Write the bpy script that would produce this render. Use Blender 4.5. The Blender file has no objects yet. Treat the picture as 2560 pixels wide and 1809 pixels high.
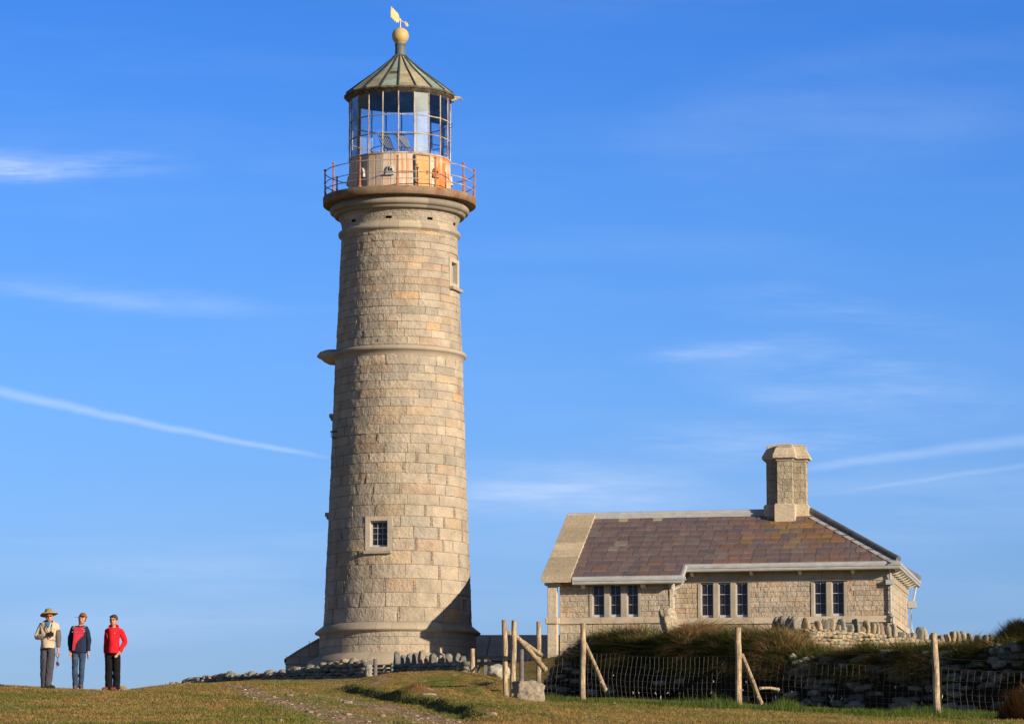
import bpy, math, random
import numpy as np
from mathutils import Vector, Matrix, noise as mnoise
R = math.radians
sc = bpy.context.scene
COL = sc.collection
rng = np.random.default_rng(7)
random.seed(7)

# ------------------------------------------------------------------ camera
F = 9200.0                     # focal length in pixels of a 2560-wide picture
HZ = 2203.0                    # row of the true horizon
CX, CY = 1280.0, 904.5
PITCH = math.atan((HZ - CY) / F)
cp, sp = math.cos(PITCH), math.sin(PITCH)
cam = bpy.data.cameras.new('camera')
cam.sensor_width = 36.0
cam.lens = 36.0 * F / 2560.0
cam.clip_start = 0.5
cam.clip_end = 20000
camo = bpy.data.objects.new('camera', cam)
COL.objects.link(camo)
camo.location = (0, 0, 0)
camo.rotation_euler = (R(90) + PITCH, 0, 0)
sc.camera = camo

# ------------------------------------------------------------------ light
SUN_AZ = 48.5                  # degrees to the right of the way back to the camera
SUN_EL = 16.2
sd = Vector((math.sin(R(SUN_AZ)) * math.cos(R(SUN_EL)), -math.cos(R(SUN_AZ)) * math.cos(R(SUN_EL)), math.sin(R(SUN_EL))))
sun = bpy.data.lights.new('sun', 'SUN')
sun.energy = 4.9
sun.angle = R(0.53)
sun.color = (1.0, 0.835, 0.635)
suno = bpy.data.objects.new('sun', sun)
COL.objects.link(suno)
suno.location = sd * 60
suno.rotation_euler = sd.to_track_quat('Z', 'Y').to_euler()

sc.view_settings.view_transform = 'Standard'
sc.view_settings.look = 'None'
sc.view_settings.gamma = 1
sc.view_settings.use_curve_mapping = False
sc.view_settings.exposure = 0.4

world = bpy.data.worlds.new('World')
sc.world = world
world.use_nodes = True
wt = world.node_tree
wt.nodes.clear()
def wn(t, **k):
    n = wt.nodes.new(t)
    for a, b in k.items(): setattr(n, a, b)
    return n
def wm(op, a, b=None, c=None):
    n = wn('ShaderNodeMath', operation=op)
    for i, v in enumerate((a, b, c)):
        if v is None: continue
        if isinstance(v, (int, float)): n.inputs[i].default_value = v
        else: wt.links.new(v, n.inputs[i])
    return n.outputs[0]
sky = wn('ShaderNodeTexSky', sky_type='NISHITA', sun_disc=False)
sky.sun_elevation = R(SUN_EL)
sky.sun_rotation = R(180 - SUN_AZ)
sky.altitude = 100; sky.air_density = 1.0; sky.dust_density = 0.35; sky.ozone_density = 2.0
tc = wn('ShaderNodeTexCoord')
sep = wn('ShaderNodeSeparateXYZ'); wt.links.new(tc.outputs['Generated'], sep.inputs[0])
dx, dy, dz = sep.outputs
# the clear air: a tint by height above the horizon (the photograph's polarised blue)
ramp = wn('ShaderNodeValToRGB')
wt.links.new(wm('MULTIPLY', dz, 2.0), ramp.inputs[0])
SKYR = [(0.00, (0.36, 0.42, 0.70)), (0.12, (0.355, 0.475, 0.85)), (0.19, (0.36, 0.535, 0.96)), (0.26, (0.335, 0.565, 1.04)), (0.36, (0.27, 0.545, 1.08)), (0.465, (0.185, 0.475, 1.06)), (0.60, (0.20, 0.27, 0.40)), (1.0, (0.36, 0.31, 0.31))]
el = ramp.color_ramp.elements
el[0].position, el[0].color = SKYR[0][0], (*SKYR[0][1], 1)
el[1].position, el[1].color = SKYR[-1][0], (*SKYR[-1][1], 1)
for p, c in SKYR[1:-1]:
    e = el.new(p); e.color = (*c, 1)
mul = wn('ShaderNodeMix', data_type='RGBA', blend_type='MULTIPLY'); mul.inputs['Factor'].default_value = 1.0
wt.links.new(sky.outputs[0], mul.inputs['A']); wt.links.new(ramp.outputs[0], mul.inputs['B'])
# thin cirrus and old aircraft trails, laid out over the sky's own directions
ysafe = wm('MAXIMUM', dy, 0.05)
U = wm('DIVIDE', dx, ysafe)          # east
V = wm('DIVIDE', dz, ysafe)          # up
def wfbm(scale_u, scale_v, detail=5, off=0.0, rough=0.55):
    cmb = wn('ShaderNodeCombineXYZ')
    wt.links.new(wm('MULTIPLY', U, scale_u), cmb.inputs[0]); wt.links.new(wm('MULTIPLY', V, scale_v), cmb.inputs[1]); cmb.inputs[2].default_value = off
    n = wn('ShaderNodeTexNoise'); n.inputs['Scale'].default_value = 1.0; n.inputs['Detail'].default_value = detail; n.inputs['Roughness'].default_value = rough
    wt.links.new(cmb.outputs[0], n.inputs['Vector'])
    return n.outputs['Fac']
def smooth(v, a, b):
    n = wn('ShaderNodeMapRange', interpolation_type='SMOOTHSTEP')
    wt.links.new(v, n.inputs[0]); n.inputs[1].default_value = a; n.inputs[2].default_value = b
    return n.outputs[0]
def dirU(px): return (px - CX) / F
def dirV(py): return (HZ - py) / F
def trail(p0, p1, w0, w1, strength, off, bend=0.0, fade=(0.0, 1.0)):
    u0, v0, u1, v1 = dirU(p0[0]), dirV(p0[1]), dirU(p1[0]), dirV(p1[1])
    L = math.hypot(u1 - u0, v1 - v0); tx, ty = (u1 - u0) / L, (v1 - v0) / L
    a = wm('ADD', wm('MULTIPLY', wm('SUBTRACT', U, u0), tx / L), wm('MULTIPLY', wm('SUBTRACT', V, v0), ty / L))   # 0..1 along
    d = wm('ADD', wm('MULTIPLY', wm('SUBTRACT', U, u0), -ty), wm('MULTIPLY', wm('SUBTRACT', V, v0), tx))
    d = wm('ADD', d, wm('MULTIPLY', wm('MULTIPLY', a, wm('SUBTRACT', 1.0, a)), bend / F))
    wob = wm('MULTIPLY', wm('SUBTRACT', wfbm(60, 60, 4, off), 0.5), 14 / F)
    d = wm('ABSOLUTE', wm('ADD', d, wob))
    wdt = wm('ADD', w0 / F, wm('MULTIPLY', a, (w1 - w0) / F))
    core = wm('SUBTRACT', 1.0, smooth(wm('DIVIDE', d, wdt), 0.0, 1.0))
    ends = wm('MULTIPLY', smooth(a, fade[0] - 0.15, fade[0] + 0.1), wm('SUBTRACT', 1.0, smooth(a, fade[1] - 0.25, fade[1])))
    tex = wm('ADD', 0.45, wfbm(120, 220, 5, off + 3, 0.7))
    return wm('MULTIPLY', wm('MULTIPLY', wm('MULTIPLY', core, ends), tex), strength)
def cirrus(p0, p1, w, strength, off, bend=0.0, su=26, sv=230):
    u0, v0, u1, v1 = dirU(p0[0]), dirV(p0[1]), dirU(p1[0]), dirV(p1[1])
    L = math.hypot(u1 - u0, v1 - v0); tx, ty = (u1 - u0) / L, (v1 - v0) / L
    a = wm('ADD', wm('MULTIPLY', wm('SUBTRACT', U, u0), tx / L), wm('MULTIPLY', wm('SUBTRACT', V, v0), ty / L))
    d = wm('ADD', wm('MULTIPLY', wm('SUBTRACT', U, u0), -ty), wm('MULTIPLY', wm('SUBTRACT', V, v0), tx))
    d = wm('ADD', d, wm('MULTIPLY', wm('MULTIPLY', a, wm('SUBTRACT', 1.0, a)), bend / F))
    d = wm('ADD', d, wm('MULTIPLY', wm('SUBTRACT', wfbm(22, 22, 5, off + 9), 0.5), 2.2 * w / F))
    core = wm('SUBTRACT', 1.0, smooth(wm('ABSOLUTE', d), 0.0, 1.6 * w / F))
    core = wm('MULTIPLY', core, core)
    ends = wm('MULTIPLY', smooth(a, -0.1, 0.35), wm('SUBTRACT', 1.0, smooth(a, 0.5, 1.0)))
    tex = smooth(wfbm(su, sv, 8, off, 0.68), 0.30, 0.72)
    return wm('MULTIPLY', wm('MULTIPLY', wm('MULTIPLY', core, ends), tex), strength)
def veil(c, w, h, strength, off, slope=0.0, su=14, sv=90):
    u0, v0 = dirU(c[0]), dirV(c[1])
    uu = wm('DIVIDE', wm('SUBTRACT', U, u0), w / F)
    vv = wm('DIVIDE', wm('SUBTRACT', wm('SUBTRACT', V, v0), wm('MULTIPLY', wm('SUBTRACT', U, u0), slope)), h / F)
    r2 = wm('ADD', wm('MULTIPLY', uu, uu), wm('MULTIPLY', vv, vv))
    m = wm('SUBTRACT', 1.0, smooth(r2, 0.0, 1.0))
    return wm('MULTIPLY', wm('MULTIPLY', m, smooth(wfbm(su, sv, 7, off, 0.6), 0.25, 0.80)), strength)
parts = [
    trail((-60, 968), (835, 1150), 22, 9, 0.34, 1.0, bend=26, fade=(-0.3, 1.06)),
    trail((1990, 1180), (2640, 1098), 16, 26, 0.22, 2.0, bend=-18, fade=(0.05, 1.5)),
    trail((2120, 1232), (2640, 1158), 8, 12, 0.13, 3.0, fade=(0.05, 1.5)),
    cirrus((-420, 428), (560, 396), 42, 0.46, 4.0, bend=-16),
    cirrus((-300, 352), (230, 420), 46, 0.34, 4.6),
    veil((330, 735), 460, 50, 0.14, 5.0, -0.11, 20, 120),
    cirrus((1560, 892), (2120, 846), 26, 0.26, 6.0, bend=14), cirrus((1950, 852), (2500, 990), 52, 0.22, 6.5, bend=20), cirrus((1080, 1225), (1850, 1222), 62, 0.30, 6.8, bend=20), cirrus((1820, 1000), (2420, 985), 40, 0.20, 7.4), cirrus((-200, 690), (720, 790), 40, 0.15, 7.8, bend=16), cirrus((1500, 1105), (2500, 1150), 70, 0.20, 8.2), cirrus((1750, 720), (2620, 850), 60, 0.13, 8.9), cirrus((150, 1395), (900, 1500), 60, 0.16, 9.3),
    veil((2150, 960), 560, 130, 0.22, 7.0, -0.12, 14, 90),
    veil((1350, 1235), 600, 130, 0.30, 8.0, -0.05, 12, 90),
    veil((2200, 1290), 760, 130, 0.20, 8.5, 0.06, 10, 90),
    veil((900, 1410), 1200, 200, 0.12, 9.0, 0.0, 8, 80),
    veil((380, 1560), 600, 90, 0.14, 10.0, 0.02, 12, 90),
    veil((2150, 260), 700, 220, 0.10, 11.0, 0.15, 10, 60),
]
tot = parts[0]
for p in parts[1:]: tot = wm('ADD', tot, p)
tot = wm('ADD', tot, wm('MULTIPLY', smooth(wfbm(5, 34, 8, 20.0, 0.6), 0.42, 0.85), 0.11))
tot = wm('MULTIPLY', tot, smooth(dy, 0.06, 0.3))
tot = wm('MINIMUM', tot, 0.8)
cl = wn('ShaderNodeMix', data_type='RGBA'); wt.links.new(tot, cl.inputs['Factor'])
wt.links.new(mul.outputs['Result'], cl.inputs['A']); cl.inputs['B'].default_value = (4.4, 5.3, 6.9, 1)
bg = wn('ShaderNodeBackground'); bg.inputs[1].default_value = 0.12
wt.links.new(cl.outputs['Result'], bg.inputs[0])
wo = wn('ShaderNodeOutputWorld'); wt.links.new(bg.outputs[0], wo.inputs[0])

# ------------------------------------------------------------------ helpers
def zrow(y, D):
    """height above the eye of something seen on row y at distance D"""
    yc = (CY - y) / F
    return D * (sp + yc * cp) / (cp - yc * sp)
def P(px, py, D):
    z = zrow(py, D)
    return Vector(((px - CX) / F * (D * cp + z * sp), D, z))
def mpp(D, z=0): return (D * cp + z * sp) / F      # metres per pixel at a place

def tag(o, label=None, cat=None, group=None, kind=None):
    if label: o['label'] = label
    if cat: o['category'] = cat
    if group: o['group'] = group
    if kind: o['kind'] = kind
    return o
def empty(name, loc, rz=0.0, **k):
    o = bpy.data.objects.new(name, None); COL.objects.link(o)
    o.location = loc; o.rotation_euler = (0, 0, rz); o.empty_display_size = 0.3
    return tag(o, **k)

class MB:
    """collects faces for ONE mesh object"""
    def __init__(s): s.v = []; s.f = []; s.c = []
    def add(s, verts, faces, col=(1, 1, 1)):
        b = len(s.v); s.v.extend([tuple(p) for p in verts]); s.f.extend([tuple(b + i for i in f) for f in faces])
        s.c.extend([col] * len(verts))
        return s
    def box(s, c, size, rot=None, col=(1, 1, 1), taper=1.0):
        hx, hy, hz = size[0] / 2, size[1] / 2, size[2] / 2
        vs = [Vector((x * (taper if z > 0 else 1), y * (taper if z > 0 else 1), z)) for z in (-hz, hz) for x, y in ((-hx, -hy), (hx, -hy), (hx, hy), (-hx, hy))]
        if rot is not None: vs = [rot @ v for v in vs]
        c = Vector(c)
        return s.add([v + c for v in vs], [(3, 2, 1, 0), (4, 5, 6, 7), (0, 1, 5, 4), (1, 2, 6, 5), (2, 3, 7, 6), (3, 0, 4, 7)], col)
    def box2(s, a, b, col=(1, 1, 1)):
        a, b = Vector(a), Vector(b)
        return s.box((a + b) / 2, [abs(t) for t in (b - a)], col=col)
    def tube(s, pts, r, n=8, col=(1, 1, 1), cap=True):
        pts = [Vector(p) for p in pts]
        rs = r if hasattr(r, '__len__') else [r] * len(pts)
        vs = []; up = None
        for i, p in enumerate(pts):
            t = (pts[min(i + 1, len(pts) - 1)] - pts[max(i - 1, 0)]).normalized()
            if up is None:
                up = Vector((0, 0, 1)) if abs(t.z) < 0.9 else Vector((1, 0, 0))
            a = t.cross(up).normalized(); b = t.cross(a).normalized(); up = -b if False else up
            for k in range(n):
                an = 2 * math.pi * k / n
                vs.append(p + (a * math.cos(an) + b * math.sin(an)) * rs[i])
        fs = []
        for i in range(len(pts) - 1):
            for k in range(n):
                k2 = (k + 1) % n
                fs.append((i * n + k, i * n + k2, (i + 1) * n + k2, (i + 1) * n + k))
        if cap:
            fs.append(tuple(range(n))); fs.append(tuple(reversed(range((len(pts) - 1) * n, len(pts) * n))))
        return s.add(vs, fs, col)
    def lathe(s, prof, n=96, c=(0, 0, 0), a0=0.0, col=(1, 1, 1), close_top=False, close_bot=False):
        vs = []; m = len(prof)
        for r, z in prof:
            for k in range(n):
                an = a0 + 2 * math.pi * k / n
                vs.append((c[0] + r * math.sin(an), c[1] - r * math.cos(an), c[2] + z))
        fs = []
        for i in range(m - 1):
            for k in range(n):
                k2 = (k + 1) % n
                fs.append((i * n + k, i * n + k2, (i + 1) * n + k2, (i + 1) * n + k))
        if close_top: fs.append(tuple(range((m - 1) * n, m * n)))
        if close_bot: fs.append(tuple(reversed(range(n))))
        return s.add(vs, fs, col)
    def prism(s, poly, z0, z1, scale1=1.0, col=(1, 1, 1), c=(0, 0)):
        n = len(poly)
        vs = [(x, y, z0) for x, y in poly] + [(c[0] + (x - c[0]) * scale1, c[1] + (y - c[1]) * scale1, z1) for x, y in poly]
        fs = [tuple(reversed(range(n))), tuple(range(n, 2 * n))] + [(i, (i + 1) % n, n + (i + 1) % n, n + i) for i in range(n)]
        return s.add(vs, fs, col)
    def build(s, name, mat, parent=None, smooth=False, loc=None, bevel=0.0):
        me = bpy.data.meshes.new(name)
        me.from_pydata(s.v, [], s.f)
        if True:
            at = me.color_attributes.new('Col', 'FLOAT_COLOR', 'POINT')
            arr = np.ones((len(s.c), 4), np.float32); arr[:, :3] = np.array(s.c, np.float32)
            at.data.foreach_set('color', arr.ravel())
        return finish(me, name, mat, parent, smooth, loc, bevel)

def finish(me, name, mat, parent=None, smooth=False, loc=None, bevel=0.0):
    me.update(); me.validate()
    if mat is not None: me.materials.append(mat)
    if smooth: me.polygons.foreach_set('use_smooth', [True] * len(me.polygons))
    o = bpy.data.objects.new(name, me); COL.objects.link(o)
    if parent is not None: o.parent = parent
    if loc is not None: o.location = loc
    if bevel > 0:
        b = o.modifiers.new('bevel', 'BEVEL'); b.width = bevel; b.segments = 2; b.limit_method = 'ANGLE'; b.angle_limit = R(35)
    return o

def np_mesh(name, V, faces, mat, cols=None, parent=None, smooth=False):
    """faces: int array (n,3) or (n,4)"""
    V = np.asarray(V, np.float32); faces = np.asarray(faces, np.int32)
    me = bpy.data.meshes.new(name)
    me.vertices.add(len(V)); me.vertices.foreach_set('co', V.ravel())
    k = faces.shape[1]
    me.loops.add(faces.size); me.loops.foreach_set('vertex_index', faces.ravel())
    me.polygons.add(len(faces)); me.polygons.foreach_set('loop_start', np.arange(0, faces.size, k, dtype=np.int32))
    try: me.polygons.foreach_set('loop_total', np.full(len(faces), k, np.int32))
    except Exception: pass
    if cols is not None:
        at = me.color_attributes.new('Col', 'FLOAT_COLOR', 'POINT')
        arr = np.ones((len(V), 4), np.float32); arr[:, :3] = cols
        at.data.foreach_set('color', arr.ravel())
    if mat is not None: me.materials.append(mat)
    me.update(calc_edges=True)
    if smooth: me.polygons.foreach_set('use_smooth', np.ones(len(faces), bool))
    o = bpy.data.objects.new(name, me); COL.objects.link(o)
    if parent is not None: o.parent = parent
    return o

# value noise for numpy arrays
def _h(ix, iy, iz, seed):
    n = (ix.astype(np.int64) * 374761393 + iy.astype(np.int64) * 668265263 + iz.astype(np.int64) * 2147483647 + seed * 974711) & 0xffffffff
    n = ((n ^ (n >> 13)) * 1274126177) & 0xffffffff
    n = ((n ^ (n >> 16)) * 2246822519) & 0xffffffff
    return ((n ^ (n >> 15)) & 0xffffff) / float(0xffffff)
def vnoise(x, y, z=None, seed=0):
    x = np.asarray(x, float); y = np.asarray(y, float); z = np.zeros_like(x) if z is None else np.asarray(z, float)
    x0, y0, z0 = np.floor(x), np.floor(y), np.floor(z)
    fx, fy, fz = x - x0, y - y0, z - z0
    fx = fx * fx * (3 - 2 * fx); fy = fy * fy * (3 - 2 * fy); fz = fz * fz * (3 - 2 * fz)
    r = 0
    for a in (0, 1):
        for b in (0, 1):
            for c in (0, 1):
                r = r + _h(x0 + a, y0 + b, z0 + c, seed) * (fx if a else 1 - fx) * (fy if b else 1 - fy) * (fz if c else 1 - fz)
    return r * 2 - 1
def fbm(x, y, z=None, o=4, seed=0, g=0.5):
    r = 0; a = 1.0; s = 1.0
    for i in range(o):
        r = r + a * vnoise(np.asarray(x) * s, np.asarray(y) * s, None if z is None else np.asarray(z) * s, seed + i * 17); a *= g; s *= 2.03
    return r

# ------------------------------------------------------------------ materials
def mat(name):
    m = bpy.data.materials.new(name); m.use_nodes = True
    return m, m.node_tree, m.node_tree.nodes['Principled BSDF']
def nnode(nt, t, **k):
    n = nt.nodes.new(t)
    for a, b in k.items(): setattr(n, a, b)
    return n
def material(name, col=(0.5, 0.5, 0.5), col2=None, rough=0.8, metal=0.0, attr=False, nscale=3.0, speck=0.0, speck_scale=60.0,
             bump=0.0, bscale=20.0, bdist=0.02, bump2=0.0, bscale2=80.0, stretch=(1, 1, 1), contrast=(0.35, 0.65), spec=0.3, translucent=0.0, stain=None, stain_scale=1.0, stain_lim=(0.55, 0.7)):
    m, nt, b = mat(name)
    L = nt.links.new
    b.inputs['Roughness'].default_value = rough; b.inputs['Metallic'].default_value = metal
    b.inputs['Specular IOR Level'].default_value = spec
    tcn = nnode(nt, 'ShaderNodeTexCoord'); mp = nnode(nt, 'ShaderNodeMapping'); mp.inputs['Scale'].default_value = stretch
    L(tcn.outputs['Object'], mp.inputs[0])
    def noise(scale, detail=6, rg=0.6):
        n = nnode(nt, 'ShaderNodeTexNoise'); n.inputs['Scale'].default_value = scale; n.inputs['Detail'].default_value = detail; n.inputs['Roughness'].default_value = rg
        L(mp.outputs[0], n.inputs['Vector']); return n
    def rng_(v, a, b_):
        r = nnode(nt, 'ShaderNodeMapRange'); L(v, r.inputs[0]); r.inputs[1].default_value = a; r.inputs[2].default_value = b_; return r.outputs[0]
    mx = nnode(nt, 'ShaderNodeMix', data_type='RGBA')
    L(rng_(noise(nscale).outputs['Fac'], *contrast), mx.inputs['Factor'])
    mx.inputs['A'].default_value = (*col, 1); mx.inputs['B'].default_value = (*(col2 or col), 1)
    out = mx.outputs['Result']
    def mult(x, y):
        q = nnode(nt, 'ShaderNodeMix', data_type='RGBA', blend_type='MULTIPLY'); q.inputs['Factor'].default_value = 1.0
        L(x, q.inputs['A']); L(y, q.inputs['B']); return q.outputs['Result']
    if attr:
        at = nnode(nt, 'ShaderNodeVertexColor', layer_name='Col')
        out = mult(out, at.outputs['Color'])
    if speck > 0:
        n = noise(speck_scale, 3, 0.7)
        r = nnode(nt, 'ShaderNodeMapRange'); L(n.outputs['Fac'], r.inputs[0]); r.inputs[1].default_value = 0.35; r.inputs[2].default_value = 0.65
        r.inputs[3].default_value = 1 - speck; r.inputs[4].default_value = 1 + speck
        out = mult(out, r.outputs[0])
    if stain is not None:
        n = noise(stain_scale, 8, 0.65)
        q = nnode(nt, 'ShaderNodeMix', data_type='RGBA'); L(rng_(n.outputs['Fac'], *stain_lim), q.inputs['Factor'])
        L(out, q.inputs['A']); q.inputs['B'].default_value = (*stain, 1); out = q.outputs['Result']
    L(out, b.inputs['Base Color'])
    last = None
    for st, scl, dd in ((bump, bscale, bdist), (bump2, bscale2, bdist * 0.3)):
        if st > 0:
            bp = nnode(nt, 'ShaderNodeBump'); bp.inputs['Strength'].default_value = st; bp.inputs['Distance'].default_value = dd
            L(noise(scl, 5, 0.6).outputs['Fac'], bp.inputs['Height'])
            if last: L(last, bp.inputs['Normal'])
            last = bp.outputs[0]
    if last: L(last, b.inputs['Normal'])
    if translucent > 0:
        tr = nnode(nt, 'ShaderNodeBsdfTranslucent'); L(out, tr.inputs[0])
        ms = nnode(nt, 'ShaderNodeMixShader'); ms.inputs[0].default_value = translucent
        L(b.outputs[0], ms.inputs[1]); L(tr.outputs[0], ms.inputs[2])
        L(ms.outputs[0], nt.nodes['Material Output'].inputs[0])
    return m

M = {}
M['granite'] = material('granite_blocks', (0.925, 0.92, 0.915), (1.07, 1.05, 1.02), rough=0.9, attr=True, nscale=0.8, speck=0.20, speck_scale=26, bump=1.0, bscale=7, bdist=0.08, bump2=0.6, bscale2=30, spec=0.15, stain=(0.27, 0.245, 0.20), stain_scale=0.9, stain_lim=(0.55, 0.80))
M['ashlar'] = material('granite_dressed', (0.40, 0.345, 0.265), (0.30, 0.265, 0.21), rough=0.88, nscale=1.3, speck=0.14, speck_scale=40, bump=0.25, bscale=30, bdist=0.02, spec=0.15)
M['surround'] = material('window_surround_granite', (0.50, 0.43, 0.325), (0.42, 0.365, 0.285), rough=0.88, nscale=2.3, speck=0.18, speck_scale=24, bump=0.5, bscale=14, bdist=0.03, spec=0.15)
M['ashlar_att'] = material('granite_dressed_blocks', (0.88, 0.9, 0.9), (1.05, 1.0, 0.98), rough=0.88, attr=True, nscale=1.3, speck=0.16, speck_scale=40, bump=0.35, bscale=30, bdist=0.02, spec=0.15)
M['coping'] = material('granite_coping', (0.56, 0.465, 0.335), (0.47, 0.395, 0.29), rough=0.9, attr=True, nscale=2.0, speck=0.25, speck_scale=14, bump=0.4, bscale=18, bdist=0.03, spec=0.1, stain=(0.24, 0.21, 0.12), stain_scale=1.2, stain_lim=(0.63, 0.80))
M['gallery'] = material('gallery_slab', (0.30, 0.205, 0.13), (0.19, 0.135, 0.095), rough=0.9, nscale=1.6, speck=0.2, speck_scale=20, bump=0.3, bscale=20, spec=0.1, stain=(0.20, 0.07, 0.035), stain_scale=1.4, stain_lim=(0.52, 0.68))
M['slate'] = material('roof_slate', (0.85, 0.85, 0.85), (1.12, 1.08, 1.08), rough=0.72, attr=True, nscale=2.2, speck=0.14, speck_scale=20, bump=0.3, bscale=22, bdist=0.01, spec=0.25)
M['lead'] = material('lead_sheet', (0.46, 0.465, 0.46), (0.34, 0.345, 0.345), rough=0.55, nscale=2.0, stretch=(1, 1, 3), speck=0.1, speck_scale=25, bump=0.2, bscale=6, bdist=0.02, spec=0.4)
M['dark_lead'] = material('dark_lead_roll', (0.10, 0.115, 0.13), (0.16, 0.17, 0.18), rough=0.5, nscale=3, bump=0.15, bscale=9)
M['cream'] = material('cream_painted_wood', (0.60, 0.56, 0.45), (0.5, 0.47, 0.38), rough=0.6, nscale=4, speck=0.06)
M['white'] = material('white_paint', (0.50, 0.51, 0.52), (0.40, 0.41, 0.43), rough=0.5, nscale=5, speck=0.06)
M['pane'] = material('window_glass', (0.020, 0.015, 0.020), (0.035, 0.028, 0.034), rough=0.12, nscale=1.5, spec=0.32)
M['dark'] = material('dark_recess', (0.02, 0.02, 0.02), rough=1)
M['interior'] = material('lantern_ceiling', (0.035, 0.045, 0.06), (0.02, 0.025, 0.035), rough=0.6)
M['iron'] = material('rusty_iron', (0.52, 0.19, 0.08), (0.24, 0.08, 0.045), rough=0.85, nscale=4, speck=0.2, speck_scale=30, bump=0.4, bscale=30, stain=(0.5, 0.36, 0.24), stain_scale=2.5, stain_lim=(0.52, 0.7))
M['rail'] = material('rail_iron', (0.58, 0.48, 0.40), (0.30, 0.17, 0.11), rough=0.7, nscale=2, speck=0.1)
M['bars'] = material('glazing_bar_paint', (0.50, 0.44, 0.35), (0.30, 0.20, 0.13), rough=0.7, nscale=1.8, contrast=(0.42, 0.6), speck=0.15, speck_scale=14, stain=(0.35, 0.13, 0.05), stain_scale=3.0, stain_lim=(0.58, 0.66))
M['copper'] = material('weathered_copper_roof', (0.22, 0.25, 0.225), (0.34, 0.33, 0.265), rough=0.65, attr=True, nscale=1.7, speck=0.18, speck_scale=9, bump=0.2, bscale=14, stain=(0.36, 0.20, 0.08), stain_scale=0.95, stain_lim=(0.56, 0.70))
M['rib'] = material('roof_rib', (0.045, 0.065, 0.065), (0.09, 0.10, 0.085), rough=0.6, nscale=4)
M['eave'] = material('lantern_eave', (0.10, 0.085, 0.065), (0.30, 0.25, 0.18), rough=0.8, nscale=5, contrast=(0.5, 0.7), bump=0.5, bscale=12)
M['flue'] = material('flue_metal', (0.10, 0.12, 0.125), (0.15, 0.16, 0.15), rough=0.55, nscale=3, bump=0.1)
M['gold'] = material('old_gilding', (0.62, 0.46, 0.19), (0.52, 0.38, 0.16), rough=0.55, nscale=2, speck=0.12, speck_scale=8, bump=0.1)
M['vane'] = material('gilded_vane', (0.80, 0.62, 0.27), (0.7, 0.53, 0.22), rough=0.4, nscale=4, bump=0.1)
M['rustwall'] = material('rusted_lantern_wall', (0.92, 0.92, 0.92), (1.06, 1.06, 1.06), rough=0.7, attr=True, nscale=2, stretch=(3, 3, 0.35), speck=0.16, speck_scale=7, bump=0.1)
M['wood'] = material('weathered_fence_wood', (0.50, 0.385, 0.245), (0.25, 0.19, 0.125), rough=0.9, nscale=2.2, stretch=(7, 7, 1.4), contrast=(0.42, 0.60), speck=0.35, speck_scale=3.5, bump=0.5, bscale=8, bdist=0.01, spec=0.1)
M['greywood'] = material('grey_fence_wood', (0.20, 0.19, 0.18), (0.13, 0.125, 0.12), rough=0.9, nscale=3.0, stretch=(1, 1, 3), speck=0.15, speck_scale=14, spec=0.1)
M['ashlar_grey'] = material('grey_weathered_granite', (0.50, 0.47, 0.43), (0.40, 0.38, 0.35), rough=0.9, nscale=1.6, speck=0.2, speck_scale=20, bump=0.4, bscale=20, spec=0.1)
M['wire'] = material('galvanised_wire', (0.24, 0.23, 0.21), (0.14, 0.12, 0.10), rough=0.5, metal=0.3, nscale=5)
M['rock'] = material('lichened_stone', (0.88, 0.9, 0.92), (1.1, 1.06, 0.98), rough=0.95, attr=True, nscale=4.0, speck=0.3, speck_scale=16, bump=0.7, bscale=14, bdist=0.03, bump2=0.5, bscale2=50, spec=0.1, stain=(0.34, 0.30, 0.22), stain_scale=5, stain_lim=(0.6, 0.72))
M['turf'] = material('grazed_turf', (0.80, 0.80, 0.80), (1.2, 1.2, 1.2), rough=1.0, attr=True, nscale=5.0, speck=0.35, speck_scale=11, bump=1.0, bscale=22, bdist=0.05, spec=0.03)
M['blade'] = material('grass_blades', (0.9, 0.9, 0.9), (1.1, 1.1, 1.1), rough=0.8, attr=True, nscale=2, spec=0.1, translucent=0.3)
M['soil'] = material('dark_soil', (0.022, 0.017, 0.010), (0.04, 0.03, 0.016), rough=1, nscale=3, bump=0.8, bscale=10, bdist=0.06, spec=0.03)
M['whitewool'] = material('caught_wool', (0.55, 0.52, 0.46), (0.45, 0.42, 0.37), rough=1)
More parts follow.
